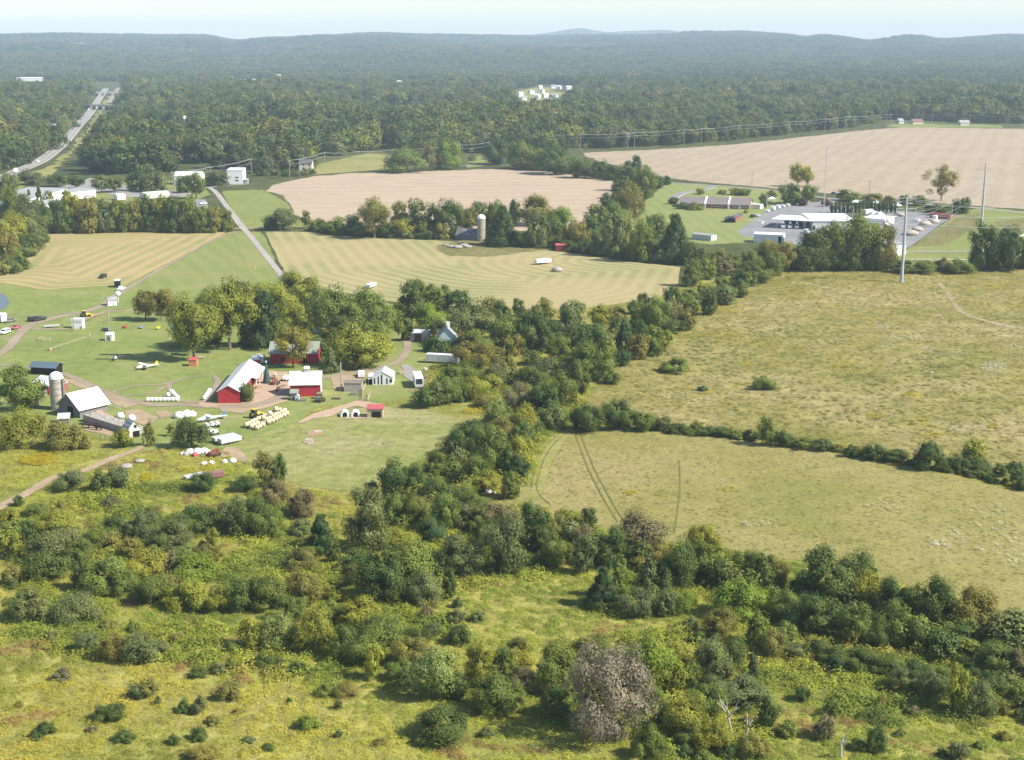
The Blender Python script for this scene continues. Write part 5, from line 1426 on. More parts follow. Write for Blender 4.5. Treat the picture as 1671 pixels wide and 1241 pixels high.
# lattice mast
P = G(1343, 374); root = thing('radio_mast', 'tall thin pale lattice mast beside the service hall', 'mast', P)
h = 45.5; b = MB(); c3 = [(.55 * math.cos(a), .55 * math.sin(a)) for a in (0.3, 2.39, 4.49)]
for x, y in c3: b.cyl((x, y, 0), (x * .45, y * .45, h), .07, n=5)
b.build('leg', M['galv'], root)
b = MB(); n = 34
for i in range(n):
    z0 = h * i / n; z1 = h * (i + 1) / n; k0 = 1 - .55 * i / n; k1 = 1 - .55 * (i + 1) / n
    for j in range(3):
        p = c3[j]; q = c3[(j + 1) % 3]; b.cyl((p[0] * k0, p[1] * k0, z0), (q[0] * k1, q[1] * k1, z1), .035, n=4, cap=False)
b.build('bracing', M['paleboard'], root)
MB().cyl((0, 0, h), (0, 0, h + 3), .05, n=5).build('aerial', M['white'], root)
# wooden poles along the far field and road
def wood_pole(px, py, h, label, grp, arms=1, az=0.0):
    P = G(px, py); root = thing('utility_pole', label, 'utility pole', P, az, grp)
    MB().cyl((0, 0, 0), (0, 0, h), .26, .16, 7).build('pole', M['galvpole'], root)
    for k in range(arms):
        z = h - .6 - 2.2 * k; MB().box(-1.7, 1.7, -.1, .1, z, z + .2).build('crossarm', M['galvpole'], root)
        for s in (-1, 1): MB().cyl((s * 1.5, 0, z + .2), (s * 1.5, 0, z + .55), .09, n=5).build('insulator', M['white'], root)
    c, s_ = math.cos(az), math.sin(az)
    z = h - .05
    return [P + Vector((t * 1.5 * c, t * 1.5 * s_, z)) for t in (-1, 1)] + [P + Vector((0, 0, h - 3.2))]
def pole_line(pts, grp, label, lab, hs, az=.5):
    prev = None; root = thing('power_line', label, 'power line', (0, 0, 0))
    for i, (px, py) in enumerate(pts):
        e = wood_pole(px, py, hs, lab[i] if isinstance(lab, list) else lab, grp, 1, az)
        if prev:
            for a, b in zip(prev, e): MB().tube(sag(a, b, 1.0, 6), .08, 4).build('wire', M['wire'], root)
        prev = e
M['galvpole'] = plain('grey weathered pole', (.33, .31, .29), .9, .2)
fl = [(893, 246), (947, 246), (1024, 243), (1035, 242), (1116, 237), (1144, 235), (1203, 229), (1287, 222), (1346, 216), (1366, 214), (1380, 212), (1446, 208), (1453, 207), (1521, 208), (1582, 209), (1669, 212), (1730, 214)]
nm_ = ['leftmost', 'second', 'third', 'fourth', 'fifth', 'sixth', 'seventh', 'eighth', 'ninth', 'eighth', 'seventh', 'sixth', 'fifth', 'fourth', 'third', 'second', 'rightmost']
pole_line(fl, 'wooden poles along the grey field', 'power line strung along the far edge of the grey field',
          [f'grey wooden pole behind the grey field, {w} ' + ('of the row' if i in (0, 16) else 'from the left' if i < 9 else 'from the right') for i, w in enumerate(nm_)], 15.5, .9)
fl = [(283, 313), (345, 303), (411, 288), (473, 291), (530, 276), (585, 274), (640, 271), (745, 262), (797, 257)]
nm_ = ['beside the long white barn', 'between the two white barns', 'right of the tall square white barn', 'at the left corner of brown field', 'below the grey roofed woodland house', 'at the middle of brown field edge', 'at the round bush on brown field edge', 'left of the lane gap above brown field', 'right of the lane gap above brown field']
pole_line(fl, 'wooden poles along the brown field', 'power line strung above the brown field edge to barns', ['grey wooden pole ' + w for w in nm_], 13.5, .9)
for px_, py_, h_, lb in ((177, 526, 9.5, 'dark wooden pole on the lawn below small white cottage'), (121, 541, 8, 'thin pale pole in front of the white raised booth'), (557, 637, 8.5, 'wooden pole left of the stone pen'), (1281, 325, 12, 'street lamp pole left of the yard entrance'), (1251, 345, 10, 'lamp pole at the left yard fence'), (1227, 303, 9, 'thin pole at grey field edge above brick building'), (1418, 322, 11, 'thin pole at grey field edge above the white tents'), (1222, 312, 5, 'short white flagpole right of brick building shrubs'), (1553, 354, 11, 'lamp pole beside the faded red container')):
    wood_pole(px_, py_, h_, lb, 'single poles', 0 if h_ < 9 else 1)
for px_, py_, top, lb in ((650, 84, 75.5, 'thin white mast on the distant hazy ridge, left'), (1321, 72, 66, 'thin white mast on the distant ridge at right')):
    D = 9200.0 if px_ < 700 else 11000.0
    x = (px_ - CXP) * CP / F_PX * D; z0 = float(terrain(x, D)); hh = float(above(top, D)) - z0
    root = thing('radio_mast', lb, 'mast', (x, D, z0))
    MB().cyl((0, 0, 0), (0, 0, hh), 4.5, 3, 6).build('shaft', M['white'], root)
    MB().cyl((0, 0, hh), (0, 0, hh + 6), 1.0, n=5).build('aerial', M['white'], root)
# ------------------------------------------------------------------ trees and shrubs
def leaf_mat(name, inst):
    t = NT(name)
    if inst:
        a = t.n('ShaderNodeAttribute', attribute_name='tint'); a.attribute_type = 'INSTANCER'
        base = a.outputs['Color']
    else:
        base = t.n('ShaderNodeObjectInfo').outputs['Color']
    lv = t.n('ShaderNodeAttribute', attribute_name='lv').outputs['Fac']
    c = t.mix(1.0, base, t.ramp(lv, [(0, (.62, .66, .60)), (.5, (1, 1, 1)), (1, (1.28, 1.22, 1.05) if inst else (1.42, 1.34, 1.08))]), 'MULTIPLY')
    t.b.inputs['Specular IOR Level'].default_value = .2
    t.b.inputs['Roughness'].default_value = .65
    t.l(c, t.b.inputs['Base Color'])
    tr = t.n('ShaderNodeBsdfTranslucent')
    t.l(t.mix(1.0, c, (1.25, 1.3, .7), 'MULTIPLY'), tr.inputs['Color'])
    mx = t.n('ShaderNodeMixShader'); mx.inputs[0].default_value = .24
    t.l(t.b.outputs[0], mx.inputs[1]); t.l(tr.outputs[0], mx.inputs[2])
    t.l(mx.outputs[0], t.t.nodes['Material Output'].inputs['Surface'])
    return t.m
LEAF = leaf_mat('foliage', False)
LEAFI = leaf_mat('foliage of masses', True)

def unit(a):
    return a / np.maximum(np.linalg.norm(a, axis=-1, keepdims=True), 1e-9)

def leaf_quads(P, N, size, rs, asp=.75):
    n = len(P)
    r = rs.normal(size=(n, 3))
    T = unit(np.cross(N, r)); B = np.cross(N, T)
    s = (size * rs.uniform(.6, 1.35, n))[:, None]
    T = T * s; B = B * s * asp
    V = np.stack([P - T, P - B * .9 + N * s * .12, P + T, P + B * .9 + N * s * .12], 1).reshape(-1, 3)
    F = np.arange(4 * n).reshape(n, 4)
    return V, F

def crown_mesh(name, seed, kind, nleaf, ls, mat, core=True, many=None):
    """a crown in a unit box (width 1, height 1): clumps of leaf-sized faces through its volume"""
    rs = np.random.RandomState(seed)
    C = []; R = []
    if kind == 'round':
        k = many or 30
        d = unit(rs.normal(size=(k, 3)) * (1, 1, .95) + (0, 0, .06))
        rad = rs.uniform(.50, .82, k)[:, None]
        c = d * rad; r = rs.uniform(.17, .34, k) * (1 if not many else math.sqrt(30 / many))
    elif kind == 'tall':
        k = 30
        d = unit(rs.normal(size=(k, 3)))
        h = rs.uniform(-.85, .85, k)
        wr = np.sqrt(np.maximum(0.02, 1 - np.abs(h) ** 2.2)) * .62
        c = np.stack([d[:, 0] * wr, d[:, 1] * wr, h], 1); r = rs.uniform(.16, .30, k)
    elif kind == 'airy':
        k = 26
        d = unit(rs.normal(size=(k, 3)) + (0, 0, .35))
        rad = rs.uniform(.35, .86, k)[:, None]
        c = d * rad; r = rs.uniform(.12, .24, k)
    elif kind == 'cone':
        k = 44
        h = rs.uniform(-.9, .85, k); a = rs.uniform(0, 6.28, k)
        wr = (1 - (h + .9) / 1.9) * .72 + .03
        c = np.stack([np.cos(a) * wr, np.sin(a) * wr, h], 1); r = .10 + .16 * (1 - (h + .9) / 1.9) + rs.uniform(-.02, .04, k)
    else:   # scrub: many sprays from the ground
        k = 24
        a = rs.uniform(0, 6.28, k); q = np.sqrt(rs.uniform(0, 1, k)) * .72
        hh = (1 - q ** 2 * .8) * rs.uniform(.35, 1, k)
        c = np.stack([np.cos(a) * q, np.sin(a) * q, -.85 + 1.55 * hh], 1); r = rs.uniform(.16, .32, k)
    w = r ** 2; cnt = np.maximum(6, (nleaf * w / w.sum()).astype(int))
    Ps = []; Ns = []; L = []
    for ci, ri, n in zip(c, r, cnt):
        d = unit(rs.normal(size=(n, 3)) + (0, 0, .25))
        lump = 1 + .18 * np.sin(d[:, :1] * 9 + seed) * np.sin(d[:, 1:2] * 8 + 2)
        q_ = rs.uniform(.70, 1.1, n); sp = rs.rand(n) < .09; q_[sp] = rs.uniform(1.1, 1.55, sp.sum())
        P = ci + d * ri * q_[:, None] * lump
        out = unit(P * (1, 1, .8) + (0, 0, .25))
        N = unit(d * .75 + out * .55 + rs.normal(size=(n, 3)) * .27)
        Ps.append(P); Ns.append(N)
        L.append(np.clip(rs.normal(.42 + rs.normal(0, .15), .17, n), 0, 1))
    P = np.concatenate(Ps); N = np.concatenate(Ns); L = np.concatenate(L)
    # fit into the unit box
    lo = np.percentile(P, 1.0, axis=0); hi = np.percentile(P, 99.0, axis=0)
    sc = 2.0 / np.maximum(hi - lo, 1e-6)
    mid = (hi + lo) / 2
    P = (P - mid) * sc * .5; P[:, 2] += .5
    ok = P[:, 2] > -.03
    P = P[ok]; N = N[ok]; L = L[ok]
    V, F = leaf_quads(P, N, ls, rs)
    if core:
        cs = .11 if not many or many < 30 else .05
        # broad inner leaf masses that close the crown, toned dark to paint its inner shade
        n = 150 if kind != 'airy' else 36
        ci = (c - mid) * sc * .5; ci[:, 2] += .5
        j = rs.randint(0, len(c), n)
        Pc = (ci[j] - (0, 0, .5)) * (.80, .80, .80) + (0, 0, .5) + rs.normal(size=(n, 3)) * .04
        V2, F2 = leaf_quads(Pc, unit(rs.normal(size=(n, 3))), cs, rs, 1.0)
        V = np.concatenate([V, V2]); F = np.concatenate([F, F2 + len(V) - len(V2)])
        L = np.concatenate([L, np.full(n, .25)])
    return np_mesh(name, V, F, mat, {'lv': L})

def limb_tree(seed, nl=5, h=.62, bare=False):
    rg = random.Random(seed); b = MB()
    b.cyl((0, 0, -.02), (rg.uniform(-.02, .02), rg.uniform(-.02, .02), h * .55), .030, .022, 8)
    b.cyl((0, 0, h * .5), (0, 0, h), .022, .010, 6)
    for i in range(nl):
        a = 6.28 * i / nl + rg.uniform(-.3, .3); z = h * rg.uniform(.35, .7)
        e = (math.cos(a) * .26, math.sin(a) * .26, z + rg.uniform(.12, .3))
        b.cyl((0, 0, z), e, .014, .005, 5)
        b.cyl(e, (e[0] * 1.35 + rg.uniform(-.05, .05), e[1] * 1.35, e[2] + .1), .005, .002, 4)
    return b

BIG = {}; SML = {}
for kd, cnt in (('round', 5), ('tall', 3), ('airy', 3), ('cone', 2), ('scrub', 4)):
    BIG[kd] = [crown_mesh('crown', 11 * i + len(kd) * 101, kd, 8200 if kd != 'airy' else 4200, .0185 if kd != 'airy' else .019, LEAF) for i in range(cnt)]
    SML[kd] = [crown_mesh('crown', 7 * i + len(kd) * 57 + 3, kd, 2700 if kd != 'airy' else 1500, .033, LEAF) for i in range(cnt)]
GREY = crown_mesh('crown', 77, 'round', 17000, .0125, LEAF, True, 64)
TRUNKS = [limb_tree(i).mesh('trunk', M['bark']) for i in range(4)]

TINT = {'d': (.044, .062, .015), 'm': (.072, .088, .018), 'y': (.118, .120, .017), 'o': (.098, .090, .021), 'g': (.070, .080, .028),
        'b': (.088, .078, .036), 'p': (.110, .128, .036), 'Y': (.31, .27, .05), 'G': (.225, .195, .15), 'v': (.085, .112, .014),
        'c': (.034, .054, .018), 'u': (.045, .020, .022)}
TINT = {k: tuple(v * (1.0 if k in 'YG' else 2.35) for v in c) for k, c in TINT.items()}
CNAME = {'d': 'dark green', 'm': 'mid green', 'y': 'yellow-green', 'o': 'olive', 'g': 'grey-green', 'b': 'brownish', 'p': 'pale green',
         'Y': 'golden yellow', 'G': 'greyish tan', 'v': 'bright green', 'c': 'dark blue-green', 'u': 'purple-leaved'}
ORD = ['first', 'second', 'third', 'fourth', 'fifth', 'sixth', 'seventh', 'eighth', 'ninth', 'tenth', 'eleventh', 'twelfth', 'thirteenth', 'fourteenth']
FORM = {'round': 'rounded', 'tall': 'upright', 'airy': 'loose', 'cone': 'conical', 'scrub': 'bushy'}
PLANTS = []          # (place, cx, colour, kind, form, size word, root)
rgp = random.Random(42)

def plant(place, cx, cy, w, h, code):
    """one tree or shrub whose crown fills this box of the photograph, standing on the ground"""
    t = code[0]; flags = code[1:]
    th0 = math.atan((cy - CYP) / F_PX) + PITCH
    z = 4.0
    for _ in range(4):                     # crown centre height and ground place settle together
        P = G(cx, cy, z); D = depth_of(*P); k = D / F_PX
        a = w * k / 2 * 1.06; e = h * k / 2 * 1.03
        b2 = e * e - (a * math.sin(th0)) ** 2
        b = math.sqrt(max(b2, (.42 * a) ** 2)) / max(.35, math.cos(th0)) if b2 > 0 else .5 * a
        b = max(b, .45 * a)
        lift = .55 * b if 't' in flags else 0.0
        z = b * .96 + lift
    H = 2 * b + lift
    if 'c' in flags or t == 'c' and h > w * 1.1: form = 'cone'
    elif 'a' in flags: form = 'airy'
    elif H < 2.2 or 's' in flags: form = 'scrub'
    elif h > 1.35 * w: form = 'tall'
    elif rgp.random() < .18 and H < 6: form = 'scrub'
    else: form = 'round'
    # clear sizes in the picture take the finer crowns
    pxw = w * 1024 / 1671
    me = rgp.choice((BIG if pxw > 24 else SML)[form])
    if t == 'G': me = GREY
    kind = 'tree' if H >= 4.6 else 'shrub'
    col = TINT[t]; v = rgp.uniform(.86, 1.16); wv = rgp.uniform(-.06, .06)
    col = (col[0] * v * (1 + wv), col[1] * v, col[2] * v * (1 - wv))
    rz = rgp.uniform(0, 6.28)
    if kind == 'tree' and H < 8.5: kind = 'young tree'
    nm = 'shrub' if kind == 'shrub' else 'conifer' if form == 'cone' else 'young_tree' if kind == 'young tree' else 'broadleaf_tree'  # young_tree marks trees below the height cut, whatever their age
    if kind != 'shrub':
        root = put(nm, None, None, (P.x, P.y, 0), rz)
        cr = put('crown', me, root, (0, 0, lift - .04 * b)); cr.scale = (2 * a, 2 * a, 2 * b * 1.04)
        cr.color = (*col, 1)
        tr = put('trunk', rgp.choice(TRUNKS), root, (0, 0, 0))
        tw = min(2 * a, 2 * b) * (1.15 if lift else .9)
        tr.scale = (tw, tw, H)
    else:
        root = put(nm, me, None, (P.x, P.y, -.04 * b), rz); root.scale = (2 * a, 2 * a, 2 * b * 1.06)
        root.color = (*col, 1)
    sz = ('low' if H < 1.3 else 'small' if H < 2.4 else 'waist-high' if False else 'large') if kind == 'shrub' else ('small' if H < 6.3 else 'mid-sized' if H < 12 else 'tall')
    PLANTS.append((place, cx, cy, t, kind, form, sz, root))
    return root

def label_plants():
    groups = {}
    for p in PLANTS:
        groups.setdefault((p[0], p[3], p[4], p[5], p[6]), []).append(p)
    for (place, t, kind, form, sz), ps in groups.items():
        ps.sort(key=lambda p: p[1])
        base = f'{sz} {CNAME[t]} {FORM[form]} {kind} {place}'
        n = len(ps)
        for i, p in enumerate(ps):
            r = p[7]; r['category'] = kind
            r['group'] = f'{kind}s {place}'
            if n == 1: lab = base
            elif n == 2: lab = base + (', the left one', ', the right one')[i]
            elif n == 3: lab = base + (', leftmost of three', ', middle of three', ', rightmost of three')[i]
            elif i < (n + 1) // 2: lab = base + (', leftmost such' if i == 0 else f', {ORD[i]} from left')
            else: lab = base + (', rightmost such' if i == n - 1 else f', {ORD[n - 1 - i]} from right')
            r['label'] = lab

T = {}
T['by the ruined barn'] = '''34 636 68 66 m;36 700 70 62 y;100 711 62 46 os;128 716 36 34 os;200 716 34 28 y;240 708 22 42 oa;278 702 15 22 oa;312 708 50 50 d;402 641 24 32 m;540 590 26 38 gc;525 652 12 10 o'''
T['beside the farm track'] = '''114 786 48 32 g;165 786 38 34 d;191 780 36 36 g;180 819 27 22 b;30 818 16 16 d;97 829 26 18 os;333 788 40 32 d;60 832 40 20 m;14 845 30 26 y;252 833 30 18 o'''
T['below the bale field'] = '''400 790 42 26 d;430 768 30 54 o;455 770 24 50 d;447 806 46 42 b;492 822 44 44 b;410 845 54 60 d;437 852 42 50 m;318 850 64 44 d;388 842 66 56 g;346 882 20 36 y;332 889 18 16 d;505 806 24 16 y'''
T['in the left thicket'] = '''232 858 54 46 g;185 862 48 34 d;282 872 62 42 g;46 876 30 48 d;88 853 66 40 y;92 890 86 58 g;75 925 66 50 d;130 940 30 44 d;168 942 68 60 m;180 882 36 28 o;212 896 38 34 o;236 926 64 56 y;274 922 36 42 b;314 930 78 50 v;156 876 42 38 m;305 902 42 26 p;248 962 62 48 m;306 972 64 50 y;358 978 42 42 y;388 974 34 52 d;412 970 32 46 d;20 890 30 44 y;18 940 30 30 o;205 950 44 40 m;130 905 48 44 m;255 895 44 36 d;340 905 40 30 o;275 955 36 36 o'''
T['in the rough lower-left meadow'] = '''124 994 76 46 g;50 988 58 48 gs;22 953 18 16 gs;83 1036 22 16 gs;141 1048 40 32 g;184 1056 40 44 o;228 1058 58 48 g;217 1022 20 18 ms;176 1020 30 20 os;377 1054 27 19 d;322 1098 30 17 d;357 1090 26 18 g;374 1085 15 18 d;222 1129 25 24 g;241 1123 32 30 o;257 1143 13 14 g;178 1164 48 24 d;299 1152 21 22 d;324 1150 28 28 g;374 1127 38 30 o;347 1175 23 16 o;76 1187 29 23 d;58 1199 21 17 d;204 1200 31 23 d;324 1197 27 23 d;284 1207 21 18 d;330 1227 48 30 o;430 1078 35 24 d;486 1089 25 20 d;458 1082 19 16 g;528 1126 32 20 m;563 1126 40 20 o;552 1150 13 16 d;471 1144 13 9 d;504 1178 38 27 v;438 1219 21 14 d;552 1197 14 14 g;620 1211 22 12 o;406 1206 20 12 g;262 1056 26 22 g;290 1040 24 16 o;150 1190 18 12 b;100 1100 34 16 b;30 1150 14 12 o;390 1160 18 10 o'''
T['in the scrub by the lower pasture'] = '''525 872 48 58 c;491 862 32 26 g;543 898 24 44 m;491 914 52 36 o;503 906 30 24 v;600 850 64 98 g;607 800 36 28 ga;640 785 46 60 d;674 785 42 52 d;711 760 40 42 m;741 762 38 38 m;645 830 44 46 m;673 832 46 46 m;680 832 26 32 y;717 806 56 46 d;727 838 48 62 m;757 810 42 40 m;758 845 38 38 b;705 866 46 38 c;652 880 56 28 y;757 908 66 64 g;724 922 36 42 d;622 940 78 86 d;672 925 72 82 m;690 962 52 52 g;734 953 22 46 d;747 983 16 18 g;586 907 38 26 m;580 915 28 16 d;584 938 36 32 o;557 927 25 19 g;780 850 40 40 m;790 880 40 36 m;625 875 40 40 m'''
T['in the thicket beneath the pasture'] = '''764 722 54 50 d;795 735 52 72 m;777 770 42 50 m;792 787 48 36 y;830 755 32 42 d;835 792 26 42 m;845 742 54 56 y;846 766 32 32 c;831 797 28 38 m;812 842 62 48 b;822 892 64 94 g;850 706 36 24 d;815 705 46 42 o;768 706 56 38 d;853 712 38 42 d;775 825 46 36 m;800 865 40 34 d'''
T['in the middle scrub belt'] = '''440 968 66 54 m;497 960 56 58 o;552 962 56 34 y;514 1028 58 74 y;454 1030 62 56 p;410 1035 38 46 y;588 1000 62 52 y;625 1030 86 52 m;560 1050 46 54 d;596 1062 58 48 m;610 1082 29 56 y;684 1040 43 31 d;696 1000 25 23 b;742 1006 34 27 g;749 1037 33 31 d;780 1005 25 19 g;708 1028 23 21 g;670 1065 58 48 o;655 1094 44 34 m;707 1098 80 84 p;781 1084 42 66 y;803 1132 68 64 m;822 1085 46 52 m;720 1184 86 58 d;696 1206 36 19 m;793 1195 22 17 g;630 965 46 38 m;540 995 44 36 m;475 995 46 40 m;745 1120 36 44 d;845 1060 40 34 o'''
T['along the dark hedge in front'] = '''873 860 48 74 d;912 866 48 42 o;928 845 42 30 y;960 850 28 38 d;953 880 42 46 b;908 900 46 52 m;955 908 34 62 g;1046 872 86 64 b;994 895 46 64 d;1062 898 54 38 o;1110 922 56 74 d;1148 885 58 52 y;1145 915 46 56 m;1180 912 54 42 y;1221 925 48 52 m;1245 937 38 56 d;1172 935 42 46 d;1010 945 46 68 mc;982 962 54 62 c;1058 940 36 54 gc;1040 984 52 46 g;1087 985 36 40 g;1118 982 42 36 v;1205 978 82 64 v;1085 945 36 40 d;890 885 34 40 d'''
T['around the big grey bush'] = '''997 1136 122 146 G;1062 1085 80 86 v;1108 1106 38 46 y;1100 1068 36 32 y;906 1092 68 76 m;905 1147 52 52 d;852 1112 42 40 b;838 1140 42 44 m;845 1085 58 42 y;955 1052 32 22 o;1166 1070 58 56 g;1136 1042 36 22 d;1175 1108 64 46 g;1128 1104 28 42 m;1198 1062 42 46 d;1176 1018 54 50 o;1228 1097 28 48 gc;1236 1030 36 54 m;1126 1016 25 21 g;1152 1146 62 56 m;1118 1175 66 70 y;1054 1212 50 54 m;1125 1200 48 42 m;1167 1203 62 54 y;1085 1170 36 38 d;1209 1130 82 42 g;1230 1215 52 42 o;1186 1224 28 28 d;1116 1225 28 24 c;1150 1235 36 24 m;1090 1226 36 26 m;1060 1140 40 44 m;980 1068 50 34 m'''
T['in the tall hedge at lower right'] = '''1352 945 88 86 d;1400 935 66 72 d;1420 965 68 58 y;1462 980 52 66 d;1456 1020 54 68 m;1398 1018 56 60 m;1340 1005 72 62 d;1524 985 66 82 d;1532 1012 34 36 v;1590 1000 72 76 o;1575 1040 58 46 d;1622 1075 58 56 m;1650 1025 50 58 d;1662 1085 34 46 b;1262 938 48 52 o;1246 980 22 30 v;1282 992 48 50 m;1310 960 44 50 d;1490 1035 50 50 d;1540 1050 50 40 d;1300 1010 44 44 d;1430 1040 40 40 d'''
T['on the bramble bank at right'] = '''1284 1034 38 32 m;1260 1050 46 50 o;1300 1062 38 26 g;1392 1044 22 28 o;1360 1070 54 32 d;1405 1078 60 36 d;1450 1085 60 38 m;1495 1098 60 38 d;1535 1108 52 40 m;1480 1110 50 38 g;1525 1120 48 52 g;1562 1128 36 76 y;1526 1144 20 20 y;1601 1142 50 56 g;1635 1155 26 26 o;1660 1130 28 32 m;1362 1085 28 28 c;1310 1133 24 24 d;1357 1158 22 26 d;1430 1209 32 38 d;1402 1214 28 22 m;1345 1188 36 38 b;1254 1165 36 48 d;1285 1190 32 26 m;1565 1228 32 30 g;1538 1228 18 14 d;1330 1058 40 28 d;1575 1090 50 34 d;1620 1115 46 36 d;1440 1145 24 20 o;1490 1160 22 16 b;1380 1130 22 16 o;1640 1200 26 18 o;1600 1215 20 14 m;1470 1195 18 14 g'''
T['in the hedge between the meadows'] = '''960 682 48 48 d;1006 678 46 48 d;1046 688 42 32 m;1083 692 26 22 g;1105 700 32 15 d;1130 702 32 15 m;1155 704 30 15 d;1180 706 30 15 d;1205 709 30 15 m;1228 711 28 17 d;1250 706 27 44 m;1277 717 28 25 d;1310 724 34 15 m;1340 727 28 19 d;1366 731 24 13 o;1390 737 24 19 d;1426 739 34 25 d;1461 745 42 19 d;1517 745 48 44 d;1562 757 32 25 d;1590 740 38 42 y;1598 762 44 25 d;1632 768 24 19 d;1656 772 32 36 d;1670 790 22 22 d;1490 752 22 14 d;1540 762 24 14 m;1066 694 24 16 d'''
T['near the blue-grey barn'] = '''672 490 38 58 dt;690 482 42 46 m;712 490 38 40 m;727 488 30 38 d;750 493 34 36 d;700 520 54 44 v;708 540 40 38 ga;664 540 22 34 d;770 530 80 68 g;776 560 58 38 m;772 583 62 42 o;805 580 36 28 o;800 500 26 28 o;818 510 30 36 d;845 503 20 28 d;826 545 48 56 m;815 556 30 34 d;840 565 30 34 o;868 540 54 68 d;885 510 36 36 o;888 500 15 26 m;860 557 19 24 b;898 550 42 46 d;925 535 52 64 g;935 510 38 36 g;915 572 48 42 m;952 560 28 62 d;940 572 30 34 m'''
T['in the overgrown lot by the motorhome'] = '''812 610 42 40 g;832 605 38 46 oa;760 612 46 40 m;735 620 42 42 m;712 643 36 38 g;692 650 38 32 d;727 636 42 46 m;752 640 28 32 d;775 635 48 36 y;868 615 46 32 d;845 648 44 44 b;900 602 62 36 g;918 640 46 54 m;895 655 34 50 d;874 655 28 42 d;902 683 36 40 g;945 617 34 52 m;948 683 32 38 d;812 675 50 44 p;856 688 48 52 y;790 655 34 20 o;800 625 36 26 y;870 585 36 22 m;925 600 40 30 m'''
T['in the hedgerow above the weedy meadow'] = '''965 555 50 48 d;970 592 64 56 m;980 517 34 36 y;1008 514 30 28 o;1036 510 28 36 d;1050 497 22 34 d;1071 515 48 58 m;1096 488 28 36 d;1095 510 34 34 b;1091 530 50 28 d;1120 522 30 34 o;1125 500 36 32 m;1158 494 26 40 d;1183 483 36 30 g;1020 553 34 48 c;1045 540 26 30 d;1040 567 34 38 o;1065 558 34 48 m;1086 558 24 34 y;1015 585 26 26 c;949 630 22 28 m;1130 447 30 42 m;1153 440 30 32 m;1180 435 30 30 b;1207 460 28 34 d;1235 445 52 34 m;1210 475 24 22 m;1100 597 46 13 ms;1249 626 42 15 ms;1147 634 18 9 ds;990 570 36 36 m;1000 615 30 24 m'''
T['in the grove around the farmhouse'] = '''236 494 36 38 ot;262 494 42 40 ot;283 503 24 24 o;314 526 74 82 yt;372 506 78 86 yt;345 498 48 56 m;402 498 52 60 y;458 498 52 58 y;520 498 54 52 m;300 545 40 40 y;352 535 44 50 m;655 508 30 40 m;385 475 46 36 m;425 488 58 50 y;432 525 64 86 c;440 490 52 42 y;490 470 62 48 y;490 524 50 48 y;510 510 32 42 d;545 510 72 72 m;590 505 72 62 m;625 525 58 72 m;588 566 94 68 y;540 545 32 32 o;477 561 54 52 Yt;405 545 32 42 d;455 545 32 46 m;345 520 30 40 d;560 540 46 46 d;610 550 50 50 m;520 570 26 30 d;470 505 36 40 d'''
T['in the row above the left hayfield'] = '''88 355 44 50 d;120 350 32 58 y;146 352 32 58 o;171 354 34 52 g;196 355 32 50 m;219 353 30 50 o;240 350 28 56 d;265 350 36 56 y;283 352 32 56 d;306 352 32 56 m;328 360 30 42 m;350 360 26 40 o;367 360 26 36 m;104 362 28 38 d;134 366 26 26 d;184 366 26 26 d;252 366 28 26 m;318 368 26 22 o'''
T['at the left edge by the warehouse'] = '''20 330 46 52 m;45 345 46 46 g;20 375 48 52 y;52 372 48 50 g;15 405 38 42 o;45 400 38 32 d;48 325 11 26 dc;63 326 15 38 dc;80 325 13 24 o;108 322 15 22 o;93 293 32 14 dt;124 296 26 16 dt;165 298 30 22 gt;187 300 28 18 dt;222 297 32 30 d;252 298 36 32 g;300 302 24 26 d;319 300 30 32 mt;354 292 38 22 d;15 300 34 30 m;50 290 40 24 g;20 420 30 20 o'''
T['between the brown field and hayfield'] = '''457 359 50 34 g;442 366 20 16 d;499 356 15 22 ot;550 370 32 28 m;578 368 28 32 d;610 352 52 48 ot;590 375 42 21 m;652 350 28 38 ot;657 373 32 28 y;628 373 32 28 d;680 355 38 54 g;707 360 24 48 d;694 375 22 24 v;735 358 44 58 d;766 362 26 42 o;780 350 32 36 d;810 362 46 58 m;818 372 50 60 c;840 350 19 42 d;874 345 54 46 o;873 375 38 58 g;915 360 44 40 v;900 378 32 38 d;938 385 42 42 o;962 378 30 48 d;975 360 34 46 m;1005 353 48 38 m;1000 385 36 68 g;1020 387 26 58 o;1046 393 44 68 m;1070 370 34 36 m;1100 393 56 72 c;1070 412 19 26 g;974 405 22 26 d;520 368 26 20 m;535 372 24 18 d;1130 415 40 36 d;720 378 26 24 o;850 392 26 22 m'''
T['in the belt right of the brown field'] = '''993 333 28 32 d;1030 330 48 52 o;1040 335 26 38 g;1022 292 32 40 d;1024 275 15 22 d;1039 270 17 28 d;1053 300 42 48 m;1054 284 19 24 d;1074 298 18 20 d;1087 295 16 14 d;907 264 56 42 d;850 255 46 42 m;810 250 42 38 d;948 275 36 32 d;979 278 28 28 d;1001 283 24 24 d;660 263 62 38 m;697 258 24 42 b;728 255 48 42 v;880 262 36 34 m;1012 310 26 30 d;770 258 14 10 m'''
